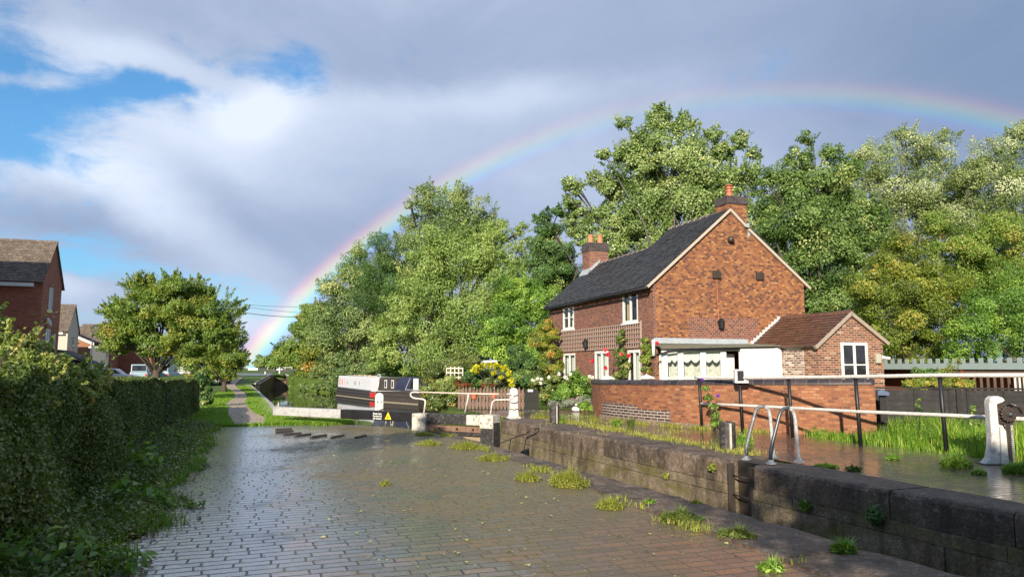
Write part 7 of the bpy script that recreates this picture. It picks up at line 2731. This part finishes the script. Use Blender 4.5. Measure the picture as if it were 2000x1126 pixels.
T_ = [
    ('pale yellow-green weed patch on the paving just below the gate\'s heel post', 838, 868, 56, 12, 'sedum', 500, 'sedum'),
    ('yellow-green weed patch on the stone edge at the gate', 828, 850, 50, 10, 'sedum', 420, 'sedum'),
    ('long yellowish stonecrop patch on the coping joint right of the gate', 912, 876, 76, 17, 'sedum', 800, 'sedum'),
    ('stonecrop patch with green centre where the coping begins to run straight', 962, 898, 66, 15, 'sedum', 700, 'sedum'),
    ('grey-green grassy tuft on the paving left of the biggest stonecrop', 1030, 938, 56, 22, 'sedum', 520, 'sedum'),
    ('biggest yellow-green stonecrop clump on the near coping joint', 1110, 950, 88, 36, 'sedum', 1100, 'sedum'),
    ('flat little stonecrop patch on the coping above the biggest clump', 1065, 915, 30, 8, 'sedum', 220, 'sedum'),
    ('yellow stonecrop clump part way between biggest clump and dark tuft', 1190, 992, 60, 22, 'sedum', 600, 'sedum'),
    ('tiny bright green weed alone on the near coping stones', 1268, 983, 22, 9, 'bright', 160, 'fern'),
    ('dark green tangled weed on the coping joint in shade', 1330, 1018, 84, 26, 'hedge_wild', 800, 'fern'),
    ('second dark green weed farther along the shaded coping joint', 1440, 1050, 76, 22, 'hedge_wild', 700, 'fern'),
    ('small yellow weed hanging at the lip of the near coping', 1360, 985, 26, 12, 'sedum', 200, 'sedum'),
    ('bright green ferny weed at the lip of the nearest coping stone', 1648, 1080, 46, 28, 'bright', 420, 'fern'),
    ('sparse green weed on the red paving at the bottom edge', 1506, 1112, 50, 22, 'bright', 260, 'fern'),
    ('lone grass tuft in the middle of the paving', 752, 947, 20, 11, 'sedum', 150, 'sedum'),
    ('green weed at the foot of the bollard by the grab rails', 1452, 866, 40, 26, 'bright', 260, 'fern'),
    ('low bright weed patch in front of the near bollard', 1424, 880, 36, 10, 'sedum', 260, 'sedum'),
    ('green weed behind the right foot of the grab rails', 1614, 912, 46, 9, 'bright', 300, 'fern'),
    ('small dark weed right of the grab rails', 1666, 918, 34, 12, 'hedge_wild', 220, 'fern'),
    ('round green weed on the far paving before the railing', 1744, 897, 30, 13, 'bright', 260, 'fern'),
    ('large feathery green weed under the railing left of the paddle gear', 1868, 912, 60, 28, 'bright', 700, 'fern'),
    ('small green weed in front of the large feathery one', 1912, 926, 26, 12, 'bright', 180, 'fern'),
    ('feathery green weed at the right edge beside the paddle gear', 1990, 924, 56, 24, 'bright', 600, 'fern'),
    ('spreading yellow-green weed patch left of the far bollard', 1056, 818, 46, 14, 'sedum', 420, 'sedum'),
    ('fresh green weed at the foot of the far bollard', 1096, 826, 16, 16, 'bright', 160, 'fern'),
    ('leafy green weed at the foot of the dark brick patch', 1204, 830, 22, 15, 'bright', 220, 'fern'),
    ('taller thin weed right of the leafy one below the dark brick patch', 1232, 834, 16, 24, 'hedge_wild', 200, 'fern'),
    ('yellow-green weed by the corner where garden wall meets ground', 1160, 822, 30, 14, 'sedum', 240, 'sedum'),
    ('weed trailing down the far lock wall\'s face joint', 1672, 1000, 1, 1, 'hedge_wild', 1, 'fern'),
]
for k, (lab, px, py, w, h, lf, n, kd) in enumerate(T_[:-1]):
    tuft(lab, px, py, w, h, lf, 100 + k, n, kd)


def wall_fern(label, s, z, seed, n=200, r=0.16, leaf='bright'):
    rs = np.random.RandomState(seed)
    root = thing('wall_fern', label, 'fern', L(s, tin_far(s) - 0.03, z), TH, 'ferns on the far lock wall')
    d = unit(np.stack([-np.abs(rs.normal(0.6, 0.4, n)), rs.normal(0, 0.8, n), rs.normal(-0.15, 0.7, n)], 1))
    c = d * (r * rs.uniform(0.2, 1, n))[:, None]
    raw_mesh('fronds', leaf_quads(rs, c, d, 0.07, 0.4).reshape(-1, 3), 4, LEAF[leaf], np.clip(rs.normal(0.4, 0.2, n), 0, 1), root)


wall_fern('dark fern growing from a joint low in the shaded lock wall', 7.18, -0.32, 5, 240, 0.15, 'tree_dark')
wall_fern('small yellowish weed hanging on the lock wall left of the ladder', 10.35, -0.12, 6, 120, 0.09, 'sedum')
wall_fern('tiny green weed on the sunny part of the far lock wall', 11.7, -0.45, 7, 90, 0.07, 'sedum')
wall_fern('pale green tuft on the lock wall right of the ladder', 8.35, -0.40, 9, 110, 0.09, 'bright')


def joints_and_litter():
    rs = np.random.RandomState(90)
    # stonecrop and moss all along both coping joints and the far paving
    S, Tt, Z = [], [], []
    n = 5200
    s = rs.uniform(10.4, 19.5, n)
    dens = 0.5 + 0.5 * np.sin(s * 4.1) * np.sin(s * 1.7 + 1)
    keep = rs.uniform(size=n) < dens * 0.9
    s = s[keep]
    t = 8.0 + np.abs(rs.normal(0, 0.16, len(s))) * np.where(rs.uniform(size=len(s)) < .5, -1, 1.5)
    v1, t1 = blades(rs, to_xy(s, t), 0.012, 0.075, 0.006, 0.6, (0.55, 0.22))
    n = 6500
    s = rs.uniform(4.5, 18, n)
    dens = np.clip(np.sin(s * 3.3) * np.sin(s * 1.3 + .4) + 0.25 * np.sin(s * 11), 0, 1)
    keep = rs.uniform(size=n) < dens
    s = s[keep]
    t = 3.9 + rs.normal(0, 0.10, len(s)) * np.abs(np.sin(s * 2.7 + 0.5))
    v2, t2 = blades(rs, to_xy(s, t), 0.008, 0.06, 0.005, 0.7, (0.5, 0.22))
    n = 2500
    s = rs.uniform(14.5, 24, n)
    t = 8.6 + rs.normal(0, 0.9, n)
    keep = np.sin(s * 2.2) * np.sin(t * 2.9) > 0.35
    v3, t3 = blades(rs, to_xy(s[keep], t[keep]), 0.004, 0.07, 0.006, 0.7, (0.5, 0.22))
    # along the foot of the garden wall
    n = 2600
    k = rs.uniform(10, len(GW) - 12, n)
    P = np.array([[p.x, p.y] for p in GW])
    i = k.astype(int)
    f = (k - i)[:, None]
    q = P[i] * (1 - f) + P[i + 1] * f + np.stack([-np.abs(rs.normal(0.18, 0.12, n)) * 0.4, -np.abs(rs.normal(0.2, 0.14, n)) - 0.15], 1)
    keep = rs.uniform(size=n) < 0.35 + 0.4 * np.sin(k * 1.1)
    v4, t4 = blades(rs, q[keep], 0.004, 0.10, 0.006, 0.7, (0.5, 0.25))
    tag(raw_mesh('stonecrop', np.concatenate([v1, v2, v3, v4]), 4, LEAF['sedum'], np.concatenate([t1, t2, t3, t4])), 'low stonecrop and moss in the lockside joints', 'weeds', kind='stuff')
    # wet leaf litter and seeds on the bricks
    n = 5200
    s = rs.uniform(2.5, 18.5, n)
    t = np.where(rs.uniform(size=n) < 0.85, rs.beta(2.2, 1.0, n) * 4.7 - 0.85, rs.uniform(-0.9, 4.2, n))
    ok = t < 4.2
    s, t = s[ok], t[ok]
    n = len(s)
    c = np.concatenate([to_xy(s, t), np.full((n, 1), 0.006) + 0.02 * (t[:, None] > 3.9)], 1)
    q = leaf_quads(rs, c, np.tile([0, 0, 1.0], (n, 1)), 0.016, 0.5, 6.0, up=3.0, jitter=0.7)
    ti = rs.uniform(0, 1, n)
    n2 = 260
    s = rs.uniform(3, 17, n2)
    t = rs.uniform(0.5, 4.1, n2)
    c = np.concatenate([to_xy(s, t), np.full((n2, 1), 0.008)], 1)
    q2 = leaf_quads(rs, c, np.tile([0, 0, 1.0], (n2, 1)), 0.045, 0.7, 5.0, up=2.0, jitter=0.4)
    n3 = 900
    s = rs.uniform(9, 22, n3)
    t = rs.uniform(8.1, 11.3, n3)
    c = np.concatenate([to_xy(s, t), np.full((n3, 1), 0.006)], 1)
    q3 = leaf_quads(rs, c, np.tile([0, 0, 1.0], (n3, 1)), 0.024, 0.5, 5.0, up=2.0, jitter=0.6)
    n4 = 3600
    s = 2.8 + 16 * rs.uniform(0, 1, n4) ** 1.5
    t = np.array([left_edge(x) for x in s]) + rs.normal(-0.02, 0.16, n4)
    c = np.concatenate([to_xy(s, t), 0.012 + 0.10 * rs.uniform(0, 1, (n4, 1)) * (t[:, None] < -1.0)], 1)
    q4 = leaf_quads(rs, c, np.tile([0, 0, 1.0], (n4, 1)), 0.036, 0.6, 2.0, up=1.0, jitter=0.6)
    q3 = np.concatenate([q3, q4])
    n3 += n4
    tag(raw_mesh('leaf_litter', np.concatenate([q, q2, q3]).reshape(-1, 3), 4, LEAF['litter'], np.concatenate([ti, rs.uniform(0.6, 1, n2), rs.uniform(0, 1, n3)])), 'wet fallen leaves and seeds on the brick paving', 'leaf litter', kind='stuff')


joints_and_litter()


def dock(label, px, py, n, size, h, r, seed, leaf='bright'):
    p = gnd(px, py)
    rs = np.random.RandomState(seed)
    root = thing('dock_plant', label, 'weed', (p.x, p.y, 0), 0, 'leafy weeds along the hedge foot')
    a = rs.uniform(0, 2 * np.pi, n)
    rr = r * np.sqrt(rs.uniform(0.02, 1, n))
    c = np.stack([rr * np.cos(a), rr * np.sin(a), h * rs.uniform(0.1, 1, n) * (1.1 - 0.6 * rr / r)], 1)
    raw_mesh('leaves', leaf_quads(rs, c, np.stack([np.cos(a) * .6, np.sin(a) * .6, np.full(n, 1.0)], 1), size, 0.42).reshape(-1, 3), 4, LEAF[leaf], np.clip(rs.normal(0.4, 0.2, n), 0, 1), root)


dock('tall nettle-like weed leaning out from the hedge foot', 262, 925, 150, 0.13, 0.52, 0.38, 1)
dock('broad-leaved weed low on the verge below the nettle', 245, 985, 90, 0.15, 0.30, 0.34, 2)
dock('small leafy weed out on the paving\'s left edge', 318, 990, 60, 0.10, 0.13, 0.16, 3)
dock('flat green rosette on the paving edge at the bottom left', 240, 1108, 70, 0.10, 0.12, 0.22, 4)
dock('leafy weed in the bottom left corner under the hedge', 60, 1112, 140, 0.11, 0.34, 0.5, 5)
dock('grassy weed tuft on the paving, second from the hedge bottom', 378, 988, 60, 0.06, 0.07, 0.13, 6)
dock('bushy green weed by the far end of the clipped hedge', 318, 872, 160, 0.10, 0.40, 0.5, 7)


# ---------------------------------------------------------------- trees behind the photographer that shade the foreground
def shade_tree(label, lobes, base, leaf, n, size, seed, r0=0.22):
    rs = np.random.RandomState(seed)
    root = thing('shade_tree', label, 'tree', base, 0, 'trees behind the photographer')
    lb = [(np.array([x - base[0], y - base[1], z]), r) for x, y, z, r in lobes]
    v, ti = crown(rs, lb, n, size, sprigs=0.2)
    raw_mesh('crown', v, 4, LEAF[leaf], ti, root)
    limbs(rs, (0, 0, 0), r0, lb).build('trunk', MAT['bark'], root, smooth=True)


shade_tree('broad leafy tree behind the photographer, shading the lock wall', [(-0.4, -6, 3.2, 1.5), (1.2, -6.2, 4.6, 1.8), (0.6, -6, 2.2, 1.5), (3.0, -6, 5.4, 1.7), (2.8, -6.3, 3.2, 1.9), (4.6, -6, 4.8, 1.8), (0.2, -5.8, 5.4, 1.1), (-0.5, -6, 5.9, 1.35), (1.2, -6.1, 6.0, 1.5), (2.8, -6, 6.0, 1.5), (4.6, -6, 6.0, 1.4)], (1.8, -6.3, 0), 'tree_mid', 46000, 0.20, 91)
shade_tree('second leafy tree behind the photographer on the lock side', [(6.2, -6, 5.5, 1.8), (6.0, -6.2, 3.0, 1.9), (7.8, -6, 5.3, 1.9), (8.0, -6, 2.8, 1.8), (9.6, -6, 5.4, 1.7), (9.8, -6, 3.0, 1.8), (4.8, -6.2, 2.6, 1.7), (6.2, -6, 6.1, 1.4), (7.8, -6.1, 6.1, 1.4), (9.4, -6, 6.1, 1.4)], (7.6, -6.3, 0), 'tree_mid', 32000, 0.20, 92)
shade_tree('small leafy tree outside the left of the view behind the hedge', [(-6.6, 3.0, 4.6, 1.0), (-6.0, 3.4, 5.4, 0.8), (-7.3, 2.6, 4.2, 1.0)], (-6.8, 2.8, 0), 'tree_mid', 6000, 0.14, 93, 0.1)
